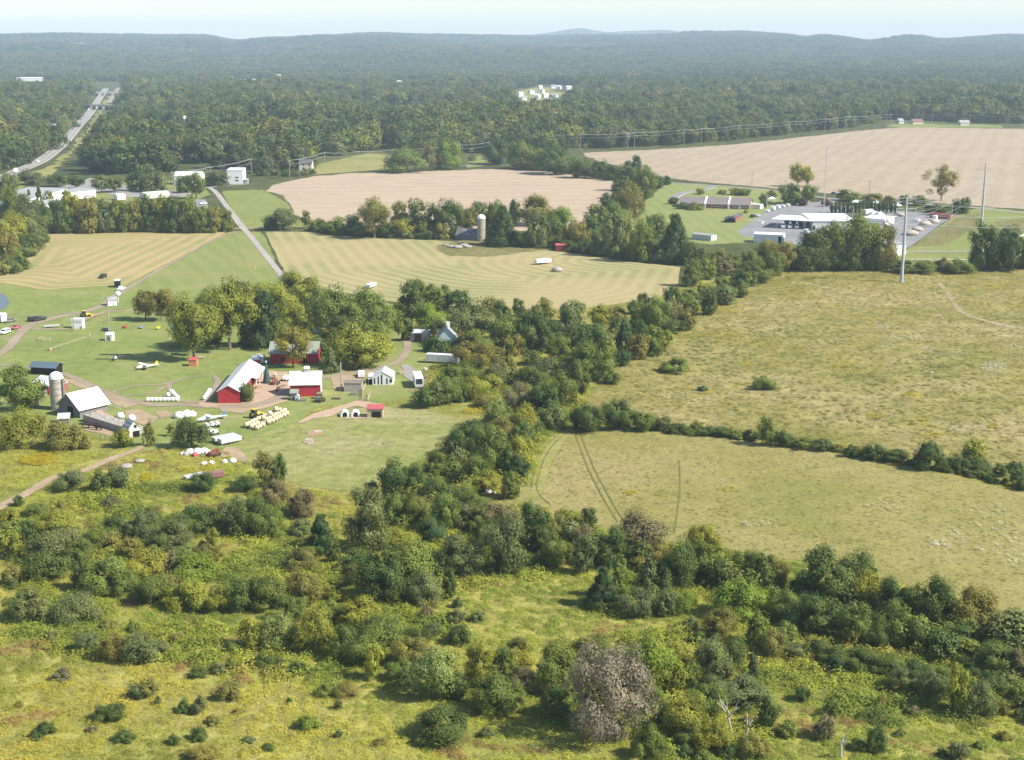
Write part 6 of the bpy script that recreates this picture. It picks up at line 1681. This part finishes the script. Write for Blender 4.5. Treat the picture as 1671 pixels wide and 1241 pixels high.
T['around the service yard'] = '''1322 412 58 60 d;1358 403 60 74 m;1402 397 74 86 m;1440 405 46 74 o;1248 415 42 42 o;1278 420 46 46 o;1262 432 32 38 m;1226 428 32 34 m;1302 283 26 28 yt;1318 286 20 24 yt;1290 318 36 32 d;1320 315 26 24 m;1309 330 17 13 u;1347 331 14 13 u;1384 320 38 18 m;1424 325 34 14 o;1434 324 14 13 d;1452 328 18 15 o;1476 326 16 14 m;1500 328 20 16 m;1538 294 48 44 oat;1560 338 17 24 d;1575 337 17 26 d;1535 343 32 18 d;1518 342 18 12 d;1607 405 46 72 d;1640 395 38 42 d;1655 410 50 66 d;1475 436 42 16 ms;1507 436 42 20 ms;1540 432 32 22 bs;1568 436 46 18 ms;1380 425 40 34 d;1345 425 40 34 d;1425 425 36 30 m'''
T['beside the long brick building'] = '''1099 328 17 11 d;1142 313 15 9 o;1178 314 14 7 o;1200 313 20 11 o;1215 314 22 11 m;1260 316 18 12 o;1245 329 13 22 d;1218 345 9 6 Y;1135 337 26 7 ms;1115 336 22 7 ds'''
for place, rows in T.items():
    for row in rows.replace('\n', '').split(';'):
        a = row.split()
        plant(place, float(a[0]), float(a[1]), float(a[2]), float(a[3]), a[4])
label_plants()
RO = ['leftmost'] + [f'{w} from left' for w in ORD[1:9]] + [f'{w} from right' for w in ORD[7:0:-1]] + ['rightmost']
for k, x in enumerate(np.arange(1357, 1462, 6.5)):
    p = plant('row', x, 339.5 - .02 * k, 6.0, 17 + (k % 3), 'd')
    p['category'] = 'shrub' if p.name.startswith('s') else 'young tree' if p.name.startswith('y') else 'tree'
    p['label'] = f'dark columnar evergreen in the row screening white tents, {RO[k]}'
    p['group'] = 'evergreens in the screening row'

# dead bare trees
def snag(cx, ybot, hpx, label, seed):
    P = G(cx, ybot); k = depth_of(*P) / F_PX; H = hpx * k / math.cos(PITCH + .4)
    rg = random.Random(seed); b = MB()
    b.cyl((0, 0, 0), (.1 * H, 0, H * .45), .22, .15, 8)
    for i, (ax, ay) in enumerate(((-.28, .1), (.30, -.05), (.05, .3), (.2, .2))):
        z = H * (.4 + .05 * i)
        m1 = (.1 * H + ax * H * .5, ay * H * .5, z + H * .22)
        b.cyl((.09 * H, 0, z), m1, .12, .07, 6)
        b.cyl(m1, (m1[0] + ax * H * .3, m1[1] + ay * H * .2, H * (.9 + .1 * rg.random())), .07, .02, 5)
        b.cyl(m1, (m1[0] + ax * H * .45, m1[1] - ay * H * .3, m1[2] + H * .1), .05, .015, 5)
    o = b.build('dead_tree', M['palebark'], None, P, rg.uniform(0, 6))
    tag(o, label, 'dead tree', 'dead bare trees')
snag(1194, 1198, 56, 'bare bleached dead tree with forked limbs, tallest of three', 1)
snag(1217, 1205, 36, 'short bleached dead tree right of the tall forked snag', 2)
snag(1372, 1236, 34, 'pale dead branches at the bottom edge of the meadow', 5)
# ------------------------------------------------------------------ masses nobody could count: woods, weeds, flowers
def loose(name, me):
    return bpy.data.objects.new(name, me)      # a shape for scattering only, linked nowhere

def scatter(name, P, scale, rz, tint, pick, protos, label=None):
    n = len(P)
    me = bpy.data.meshes.new(name)
    me.vertices.add(n); me.vertices.foreach_set('co', np.ascontiguousarray(P, dtype=np.float32).ravel())
    a = me.attributes.new('sc', 'FLOAT_VECTOR', 'POINT'); a.data.foreach_set('vector', np.ascontiguousarray(scale, dtype=np.float32).ravel())
    a = me.attributes.new('rz', 'FLOAT', 'POINT'); a.data.foreach_set('value', np.asarray(rz, np.float32))
    a = me.attributes.new('pick', 'INT', 'POINT'); a.data.foreach_set('value', np.asarray(pick, np.int32))
    a = me.attributes.new('tint', 'FLOAT_COLOR', 'POINT')
    a.data.foreach_set('color', np.ascontiguousarray(np.concatenate([tint, np.ones((n, 1))], 1), dtype=np.float32).ravel())
    o = put(name, me)
    g = bpy.data.node_groups.new(name, 'GeometryNodeTree')
    g.interface.new_socket('Geometry', in_out='INPUT', socket_type='NodeSocketGeometry')
    g.interface.new_socket('Geometry', in_out='OUTPUT', socket_type='NodeSocketGeometry')
    gi = g.nodes.new('NodeGroupInput'); go = g.nodes.new('NodeGroupOutput')
    def attr(nm, dt):
        nd = g.nodes.new('GeometryNodeInputNamedAttribute'); nd.data_type = dt
        nd.inputs['Name'].default_value = nm
        return nd.outputs['Attribute']
    sc = attr('sc', 'FLOAT_VECTOR'); rzv = attr('rz', 'FLOAT'); pk = attr('pick', 'INT')
    cx = g.nodes.new('ShaderNodeCombineXYZ'); g.links.new(rzv, cx.inputs[2])
    jn = g.nodes.new('GeometryNodeJoinGeometry')
    for i, pr in enumerate(protos):
        oi = g.nodes.new('GeometryNodeObjectInfo'); oi.inputs['Object'].default_value = pr
        oi.inputs['As Instance'].default_value = True
        cmp_ = g.nodes.new('FunctionNodeCompare'); cmp_.data_type = 'INT'; cmp_.operation = 'EQUAL'
        ins = [s for s in cmp_.inputs if s.type == 'INT']
        g.links.new(pk, ins[0]); ins[1].default_value = i
        ip = g.nodes.new('GeometryNodeInstanceOnPoints')
        g.links.new(gi.outputs[0], ip.inputs['Points']); g.links.new(cmp_.outputs[0], ip.inputs['Selection'])
        g.links.new(oi.outputs['Geometry'], ip.inputs['Instance'])
        g.links.new(cx.outputs[0], ip.inputs['Rotation']); g.links.new(sc, ip.inputs['Scale'])
        g.links.new(ip.outputs[0], jn.inputs[0])
    g.links.new(jn.outputs[0], go.inputs[0])
    md = o.modifiers.new('scatter', 'NODES'); md.node_group = g
    o['kind'] = 'stuff'
    if label: o['label'] = label
    return o

rs = np.random.RandomState(3)
def pick_tint(codes, weights, n, var=.16):
    base = np.array([TINT[c] for c in codes])
    i = rs.choice(len(codes), n, p=np.array(weights) / sum(weights))
    t = base[i] * rs.uniform(1 - var, 1 + var, (n, 1))
    t[:, 0] *= rs.uniform(.93, 1.08, n)
    return t

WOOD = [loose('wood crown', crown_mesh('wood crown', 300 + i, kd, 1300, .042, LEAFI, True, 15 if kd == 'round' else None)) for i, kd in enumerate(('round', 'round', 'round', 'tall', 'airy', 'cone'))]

def clump_mesh(seed):
    r = np.random.RandomState(seed); Vs = []; Fs = []; Ls = []; off = 0
    for k in range(9):
        a = r.uniform(0, 6.28); q = math.sqrt(r.uniform(0, 1)) * .42; s = r.uniform(.16, .24)
        n = 110
        d = unit(r.normal(size=(n, 3)) + (0, 0, .45))
        P = d * (s, s, .42) * r.uniform(.8, 1.05, (n, 1)) + (math.cos(a) * q, math.sin(a) * q, .5 + r.uniform(-.1, .08))
        N = unit(d + r.normal(size=(n, 3)) * .35)
        V, F = leaf_quads(P, N, .045, r, 1.0)
        Vs.append(V); Fs.append(F + off); off += len(V)
        Ls.append(np.clip(r.normal(.42 + r.normal(0, .22), .14, n), 0, 1))
    return np_mesh('wood clump', np.concatenate(Vs), np.concatenate(Fs), LEAFI, {'lv': np.concatenate(Ls)})
CLUMPS = [loose('wood clump', clump_mesh(i)) for i in range(5)]

F_LEFT = [(-260, 345), (-260, 128), (150, 133), (142, 160), (128, 190), (112, 213), (90, 238), (60, 258), (20, 274), (-30, 300), (-120, 340)]
F_MAIN = [(216, 137), (1950, 124), (1950, 204), (1640, 203), (1440, 195), (1400, 207), (1300, 218), (1200, 229), (1100, 237), (945, 244), (905, 262), (860, 256), (800, 252),
          (780, 250), (755, 256), (690, 264), (640, 257), (600, 247), (560, 262), (500, 283), (430, 285), (405, 280), (330, 276), (240, 286), (180, 288), (152, 286), (150, 264), (165, 242), (180, 217), (193, 191), (206, 165), (214, 145)]
HOLES = [[(1445, 202), (1500, 200), (1545, 204), (1600, 202), (1640, 206), (1640, 209), (1445, 208)], [(205, 217), (330, 221), (420, 213), (470, 211), (470, 217), (330, 227), (210, 226)],
         [(508, 270), (600, 249), (640, 251), (655, 262), (640, 277), (560, 283), (505, 287)], [(755, 262), (780, 253), (795, 254), (800, 271), (760, 276)],
         [(822, 150), (880, 139), (945, 140), (942, 156), (915, 180), (880, 187), (845, 181)], [(560, 272), (575, 268), (585, 272)], [(1175, 150), (1215, 148), (1214, 153), (1172, 156)]]

def keep_clear(px, py, ok, pad=0.0):
    for hx, hy, hw in HOUSE_SPOTS:
        hp = 15.0 * F_PX / G(hx, hy).y
        ok &= ~((np.abs(px - hx) < hw * .6 + hp * .35 + pad) & (py > hy - 2 - pad * .1) & (py < hy + hp * 1.05 + pad * .3))
    return ok

# near wood: one tree per point
step = 15.5
gx, gy = np.meshgrid(np.arange(-1500, 1500, step), np.arange(850, 3300, step))
gx = gx.ravel() + rs.uniform(-.46, .46, gx.size) * step; gy = gy.ravel() + rs.uniform(-.46, .46, gy.size) * step
px, py = to_px(gx, gy, 0.0)
ok = in_poly(px, py, F_MAIN) | in_poly(px, py, F_LEFT)
for h in HOLES: ok &= ~in_poly(px, py, h)
ok = keep_clear(px, py, ok)
ok &= (fbm(gx, gy, 140, 5) > .30)
gx, gy = gx[ok], gy[ok]; n = len(gx)
big = fbm(gx, gy, 170, 1)
H = 7 + 25 * np.clip(big * 1.5 - .25, 0, 1) + rs.uniform(-4, 5, n); Wd = np.maximum(H, 11) * rs.uniform(.75, 1.25, n)
tint = pick_tint('dmyogbc', (36, 28, 4, 7, 22, 1, 7), n, .26) * .80
grove = (fbm(gx, gy, 120, 3)[:, None] - .5)
tint = tint * (1 + grove * np.array([.55, .40, .3]))
pick = rs.choice(6, n, p=(.27, .25, .2, .13, .07, .08))
scatter('woodland', np.stack([gx, gy, terrain(gx, gy) - .4], 1), np.stack([Wd, Wd, H], 1), rs.uniform(0, 6.28, n), tint, pick, WOOD, 'broad mixed woodland stretching behind the brown fields to the highway')

# far wood: clumps of crowns out to the hills
def far_wood(name, d0, d1, cell, wid, hgt, label):
    A = math.radians(30)
    n = int(A * (d1 * d1 - d0 * d0) / cell)
    D = np.sqrt(rs.uniform(d0 * d0, d1 * d1, n)); th = rs.uniform(-A, A, n)
    x = D * np.sin(th); y = D * np.cos(th)
    px, py = to_px(x, y, 0.0)
    ok = ~((px > 132) & (px < 214) & (py > 134) & (D < 4300))
    for h in HOLES: ok &= ~(in_poly(px, py, h) & (D < 4300))
    if d0 < 4300: ok = keep_clear(px, py, ok, 9.0)
    if d0 < 3200: ok &= ~(in_poly(px, py, F_MAIN) & (y < 3280)) & ~(in_poly(px, py, F_LEFT) & (y < 3280))
    for cx_, cy_, rx, ry in FAR_FIELDS: ok &= ((x - cx_) / rx) ** 2 + ((y - cy_) / ry) ** 2 > 1
    ok &= fbm(x, y, 700, 6) > .24
    x, y = x[ok], y[ok]; n = len(x)
    s = wid * rs.uniform(.75, 1.3, n); h = hgt * rs.uniform(.75, 1.25, n)
    tint = pick_tint('dmogc', (40, 24, 8, 22, 12), n) * .72
    tint = tint * (1 + (fbm(x, y, 700, 1)[:, None] - .5) * np.array([.9, .6, .3]))
    scatter(name, np.stack([x, y, terrain(x, y) - 2], 1), np.stack([s, s, h], 1), rs.uniform(0, 6.28, n), tint, rs.randint(0, 5, n), CLUMPS, label)
def spot(px, D):
    return (px - CXP) * CP / F_PX * D, D
FAR_FIELDS = [(*spot(90, 7300), 160, 320), (*spot(145, 7700), 120, 260), (*spot(210, 6600), 120, 280), (*spot(395, 9000), 240, 260), (*spot(700, 8600), 140, 200), (*spot(1230, 3600), 55, 100), (*spot(30, 7100), 80, 250)]
far_wood('far_woodland', 3000, 6000, 1150, 44, 21, 'hazy forest covering the plain behind the village')
far_wood('distant_forest', 6000, 12300, 3300, 74, 22, 'blue hazed forest covering the distant ridges')
for i, (cx_, cy_, rx, ry) in enumerate(FAR_FIELDS):
    a = np.linspace(0, 2 * math.pi, 40, endpoint=False)
    X = np.concatenate([[cx_], cx_ + rx * .97 * np.cos(a), cx_ + rx * .5 * np.cos(a)]); Y = np.concatenate([[cy_], cy_ + ry * .97 * np.sin(a), cy_ + ry * .5 * np.sin(a)])
    V = np.stack([X, Y, terrain(X, Y) + 1.5], 1)
    F = [(0, 41 + k, 41 + (k + 1) % 40) for k in range(40)] + [(41 + k, 1 + k, 1 + (k + 1) % 40) for k in range(40)] + [(41 + k, 1 + (k + 1) % 40, 41 + (k + 1) % 40) for k in range(40)]
    cm = np_mesh('clearing', V, np.array(F), M['stubble'] if i % 2 else M['verge'])
    at = cm.attributes.new('edge', 'FLOAT', 'POINT'); at.data.foreach_set('value', np.ones(len(V), np.float32))
    tag(put('clearing', cm), kind='structure')

# weeds, grass and flowers
def tuft_mesh(seed, n, ls, blade):
    r = np.random.RandomState(seed)
    q = np.sqrt(r.uniform(0, 1, n)); a = r.uniform(0, 6.28, n)
    hz_ = (1 - q ** 2 * .85) * r.uniform(.45, 1.0, n)
    P = np.stack([np.cos(a) * q, np.sin(a) * q, hz_], 1)
    N = unit(np.stack([np.cos(a) * q * .8, np.sin(a) * q * .8, np.full(n, 1.3)], 1) + r.normal(size=(n, 3)) * .42)
    V, F = leaf_quads(P, N, ls, r, blade)
    return np_mesh('tuft', V, F, LEAFI, {'lv': np.clip(r.normal(.45, .2, n), 0, 1)})
TUFTS = [loose('tuft', tuft_mesh(40 + i, 130, .105, .6)) for i in range(4)]
FLOWER = [loose('flower head', tuft_mesh(80 + i, 26, .16, .9)) for i in range(2)]

def field_pts(poly, cell, y_lo=-1e9):
    xs = []; W = [G(*p) for p in poly]
    x0, x1 = min(w.x for w in W), max(w.x for w in W); y0, y1 = min(w.y for w in W), max(w.y for w in W)
    n = int((x1 - x0) * (y1 - y0) / cell)
    x = rs.uniform(x0, x1, n); y = rs.uniform(y0, y1, n)
    px, py = to_px(x, y, 0.0)
    ok = in_poly(px, py, poly) & (px > -150) & (px < 1820) & (py < 1420)
    return x[ok], y[ok], px[ok], py[ok]

def lerp_tint(x, y, cols, s, k):
    v = np.clip((fbm(x, y, s, k) - .25) / .5, 0, .999) * (len(cols) - 1)
    i = v.astype(int); f = (v - i)[:, None]
    c = np.array(cols)
    return c[i] * (1 - f) + c[np.minimum(i + 1, len(cols) - 1)] * f

P_FRONT = [(-150, 735), (5, 735), (215, 742), (300, 728), (370, 738), (400, 765), (470, 795), (560, 808), (620, 800), (720, 745), (800, 690), (790, 655), (690, 660), (720, 600), (960, 620), (930, 690), (900, 720), (860, 770), (815, 830), (900, 850), (1000, 875),
           (1150, 900), (1300, 920), (1400, 940), (1500, 965), (1580, 1005), (1671, 1025), (1850, 1080), (1900, 1420), (-200, 1420)]
CUT_TRACK = [(-100, 880), (5, 838), (60, 805), (100, 785), (215, 746), (215, 730), (90, 768), (0, 812), (-100, 850)]
x, y, px, py = field_pts(P_FRONT, 1.7)
ok = ~in_poly(px, py, CUT_TRACK); x, y, px, py = x[ok], y[ok], px[ok], py[ok]; n = len(x)
tint = lerp_tint(x, y, [(.115, .145, .03), (.175, .20, .040), (.235, .235, .050), (.255, .245, .056), (.275, .235, .08)], 26, 2)
warm = np.clip((px - 700) / -500, 0, 1) * np.clip((py - 1000) / 150, 0, 1)
rus = (fbm(x, y, 9, 4) > .69)[:, None]
tint = np.where(rus, np.array([(.185, .128, .062)]), tint)
tint = tint * np.array([1.78, 1.80, 1.30]) * (1 + .16 * warm[:, None] * np.array([1.3, .1, .8])) * rs.uniform(.88, 1.12, (n, 1))
sz = rs.uniform(.45, 1.15, n) * (.7 + .7 * fbm(x, y, 12, 1))
scatter('meadow_weeds', np.stack([x, y, np.zeros(n)], 1), np.stack([sz, sz, sz * rs.uniform(.3, .7, n)], 1), rs.uniform(0, 6.28, n), tint, rs.randint(0, 4, n), TUFTS, 'tall yellow-green weeds covering the foreground meadow')

# tangled undergrowth between the shrubs
BELTS = [[(5, 850), (120, 820), (240, 835), (330, 835), (400, 800), (470, 830), (580, 850), (640, 790), (760, 700), (860, 660), (900, 700), (860, 790), (900, 850), (1050, 880), (1250, 920), (1320, 960), (1240, 1010), (1080, 1000), (980, 1010), (930, 930), (860, 950), (760, 960), (720, 1010), (830, 1080), (830, 1150), (700, 1120), (560, 1070), (420, 1030), (300, 1000), (180, 975), (40, 960), (5, 900)],
         [(840, 1060), (960, 1040), (1100, 1030), (1200, 1000), (1300, 1030), (1330, 1080), (1260, 1110), (1250, 1241), (1080, 1260), (1040, 1200), (900, 1180), (840, 1150)],
         [(1310, 1040), (1400, 1040), (1600, 1060), (1671, 1080), (1671, 1160), (1600, 1170), (1480, 1130), (1380, 1090)],
         [(10, 950), (160, 975), (300, 1000), (430, 1030), (570, 1080), (560, 1120), (420, 1110), (300, 1085), (150, 1075), (20, 1050)],
         [(60, 830), (220, 790), (400, 790), (480, 830), (330, 850), (120, 840)],
         [(1250, 1030), (1400, 1100), (1520, 1140), (1640, 1180), (1560, 1200), (1400, 1180), (1280, 1140)],
         [(700, 600), (800, 590), (960, 600), (960, 680), (880, 720), (800, 690), (790, 660), (690, 655)]]
xs = []; ys = []
for bp in BELTS:
    x, y, px, py = field_pts(bp, 2.8); xs.append(x); ys.append(y)
x = np.concatenate(xs); y = np.concatenate(ys); n = len(x)
m_ = fbm(x, y, 16, 3) > .43
x, y = x[m_], y[m_]; n = len(x)
tint = lerp_tint(x, y, [(.09, .12, .022), (.14, .17, .026), (.20, .22, .028), (.23, .215, .04)], 14, 0) * 1.5 * rs.uniform(.8, 1.2, (n, 1))
sz = rs.uniform(.8, 2.4, n)
scatter('undergrowth', np.stack([x, y, np.zeros(n)], 1), np.stack([sz, sz, sz * rs.uniform(.5, 1.1, n)], 1), rs.uniform(0, 6.28, n), tint, rs.randint(0, 4, n), TUFTS, 'tangled vines and brambles filling the gaps between shrubs')

# bushes closing the foot of the hedgerows
hx = []; hy = []; hs = []
def hedge_foot(path, gap, lo, hi, off=0.0, wid=2.0):
    P = [G(*p) for p in path]
    for a, b in zip(P, P[1:]):
        d = b - a; n = max(1, int(d.length / gap)); nrm = Vector((-d.y, d.x, 0)).normalized()
        for i in range(n):
            q = a + d * ((i + rs.uniform(0, 1)) / n) + nrm * (off + rs.uniform(-wid, wid))
            hx.append(q.x); hy.append(q.y); hs.append(rs.uniform(lo, hi))
hedge_foot([(72, 380), (160, 380), (270, 379), (374, 376)], 3.0, 4, 8, 4, 4)
hedge_foot([(496, 375), (560, 382), (640, 389), (720, 391)], 3.0, 3, 6.5, 3, 3)
hedge_foot([(790, 398), (860, 404), (940, 412), (1010, 424), (1120, 434), (1200, 440)], 3.0, 4, 8, 5, 4)
hedge_foot([(1235, 440), (1300, 441), (1380, 442), (1452, 441)], 2.6, 5, 9, 6, 5)
hedge_foot([(968, 400), (985, 372), (1010, 350), (1035, 320), (1050, 300)], 4, 4, 8, 0, 5)
hedge_foot([(1045, 300), (1000, 292), (950, 284), (900, 279), (860, 274)], 4, 4, 8, 4, 4)
hedge_foot([(945, 243), (1100, 236), (1200, 228), (1300, 217), (1400, 206), (1440, 200)], 4.5, 3, 6, 8, 5)
hedge_foot([(1590, 439), (1671, 441), (1760, 442)], 3, 4, 8, 6, 4)
hedge_foot([(700, 575), (780, 580), (860, 575), (960, 560), (1060, 535), (1140, 495), (1220, 462)], 2.6, 3, 7, 0, 5)
hedge_foot([(940, 690), (1000, 692), (1080, 697), (1240, 714), (1400, 742), (1560, 772), (1680, 800)], 1.8, 1.2, 2.8, 0, 1.2)
hedge_foot([(1672, 1050), (1760, 1090), (1900, 1150), (2050, 1230)], 1.6, 3, 9, 0, 7)
hedge_foot([(-8, 910), (-120, 900), (-300, 880)], 2.0, 2.5, 7, 0, 10)
hedge_foot([(1690, 1150), (1800, 1200), (1900, 1260)], 2.0, 1.5, 4, 0, 6)
hedge_foot([(1090, 935), (1200, 962), (1310, 992), (1400, 1012), (1480, 1034), (1560, 1062), (1671, 1102)], 1.5, 2.5, 6.5, 0, 7)
hedge_foot([(860, 880), (960, 905), (1070, 935)], 1.8, 2.5, 6, 0, 6)
hedge_foot([(560, 930), (640, 960), (720, 930), (800, 905)], 2.0, 2, 5, 0, 6)
hedge_foot([(640, 860), (720, 800), (790, 740), (860, 690), (900, 655)], 2.0, 2.5, 6, 0, 7)
hedge_foot([(300, 575), (350, 574), (430, 572)], 5, 1.5, 3, 8, 3)
hedge_foot([(430, 560), (520, 585), (560, 592), (630, 585), (645, 560)], 3, 3, 6, 4, 4)
hedge_foot([(405, 288), (440, 287), (480, 288), (510, 284)], 4, 3, 6, 0, 3)
hedge_foot([(12, 450), (40, 415), (65, 390)], 3, 4, 8, 0, 5)
n = len(hx); hs = np.array(hs)
scatter('hedge_undergrowth', np.stack([hx, hy, np.full(n, -.3)], 1), np.stack([hs * 1.15, hs * 1.15, hs * rs.uniform(.7, 1.1, n)], 1), rs.uniform(0, 6.28, n), pick_tint('dmogy', (34, 28, 14, 16, 8), n), rs.choice(3, n), WOOD, 'bushes and saplings filling the foot of the hedgerows')

# grass of the two big meadows
x, y, px, py = field_pts(P_MEADOW, 3.4); n = len(x)
tint = lerp_tint(x, y, [(.165, .18, .038), (.255, .24, .052), (.33, .28, .09), (.42, .34, .175)], 46, 1) * rs.uniform(.8, 1.2, (n, 1))
gold = (fbm(x, y, 14, 5) + .25 * np.clip((560 - py) / 100, 0, 1) > .70) & (rs.rand(n) < .6)
tint = np.where(gold[:, None], np.array([(.33, .29, .025)]), tint)
sz = rs.uniform(.35, .95, n)
scatter('meadow_grass', np.stack([x, y, np.zeros(n)], 1), np.stack([sz, sz, sz * .55], 1), rs.uniform(0, 6.28, n), tint, rs.randint(0, 4, n), TUFTS, 'tall weedy grass with goldenrod on the upper meadow')
x, y, px, py = field_pts(P_LOWER, 2.6); n = len(x)
tint = lerp_tint(x, y, [(.205, .205, .045), (.26, .24, .064), (.305, .265, .092), (.34, .285, .125)], 36, 6) * rs.uniform(.82, 1.2, (n, 1))
sz = rs.uniform(.3, .75, n)
scatter('meadow_grass', np.stack([x, y, np.zeros(n)], 1), np.stack([sz, sz, sz * .32], 1), rs.uniform(0, 6.28, n), tint, rs.randint(0, 4, n), TUFTS, 'dry knee-high grass on the lower meadow')
x, y, px, py = field_pts(P_PAST, 4.5); n = len(x)
m_ = fbm(x, y, 7, 2) > .56; x, y = x[m_], y[m_]; n = len(x)
sz = rs.uniform(.2, .5, n)
scatter('pasture_tufts', np.stack([x, y, np.zeros(n)], 1), np.stack([sz, sz, sz * .5], 1), rs.uniform(0, 6.28, n), lerp_tint(x, y, [(.10, .14, .03), (.17, .19, .05)], 8, 1), rs.randint(0, 4, n), TUFTS, 'coarse grass tufts in the grazed pasture')
# yellow and white flowers
fx = []; fy = []; ft = []
def flowers(cx, cy, rx, ry, n, col):
    for _ in range(n):
        a = rs.uniform(0, 6.28); q = math.sqrt(rs.uniform(0, 1))
        p = G(cx + rx * q * math.cos(a), cy + ry * q * math.sin(a)); fx.append(p.x); fy.append(p.y)
        v = rs.uniform(.8, 1.15); ft.append((col[0] * v, col[1] * v, col[2] * v))
YEL = (.46, .37, .02); WHT = (.62, .60, .50)
for cx_, cy_, rx, ry, n in ((62, 752, 30, 9, 420), (82, 740, 14, 6, 140), (240, 782, 10, 8, 130), (780, 672, 24, 6, 160), (1188, 548, 40, 10, 160), (1240, 560, 30, 6, 90), (1400, 600, 50, 12, 160), (1370, 590, 20, 12, 90), (1310, 480, 40, 18, 160),
                            (1190, 505, 26, 9, 150), (1484, 646, 12, 3, 60), (1430, 680, 16, 4, 60), (1520, 712, 20, 4, 60), (1622, 697, 10, 4, 40), (300, 768, 14, 4, 30), (1030, 805, 12, 4, 30), (340, 765, 12, 5, 50), (1125, 640, 30, 10, 30), (1190, 800, 20, 4, 30)):
    flowers(cx_, cy_, rx, ry, n, YEL)
for cx_, cy_, rx, ry, n in ((1622, 600, 22, 9, 150), (1440, 536, 12, 5, 34), (1455, 550, 8, 5, 22), (1485, 553, 26, 6, 60), (1550, 552, 40, 5, 60), (1450, 567, 12, 3, 26), (1600, 520, 70, 16, 30), (1655, 565, 20, 8, 40), (1562, 580, 12, 8, 24), (1510, 590, 14, 5, 14), (1518, 608, 12, 3, 16),
                            (1365, 558, 10, 5, 14), (1100, 645, 30, 8, 40), (1150, 655, 20, 4, 26), (1600, 860, 60, 40, 90), (1530, 890, 20, 8, 30), (1420, 830, 60, 14, 20), (1260, 850, 16, 8, 8), (1650, 900, 22, 30, 40), (1230, 856, 20, 5, 14)):
    flowers(cx_, cy_, rx, ry, n, WHT)
n = len(fx)
sz = rs.uniform(.25, .6, n)
scatter('wild_flowers', np.stack([fx, fy, np.full(n, .25)], 1), np.stack([sz, sz, sz * .8], 1), rs.uniform(0, 6.28, n), np.array(ft), rs.randint(0, 2, n), FLOWER, 'patches of yellow goldenrod and white flowers in the meadows')
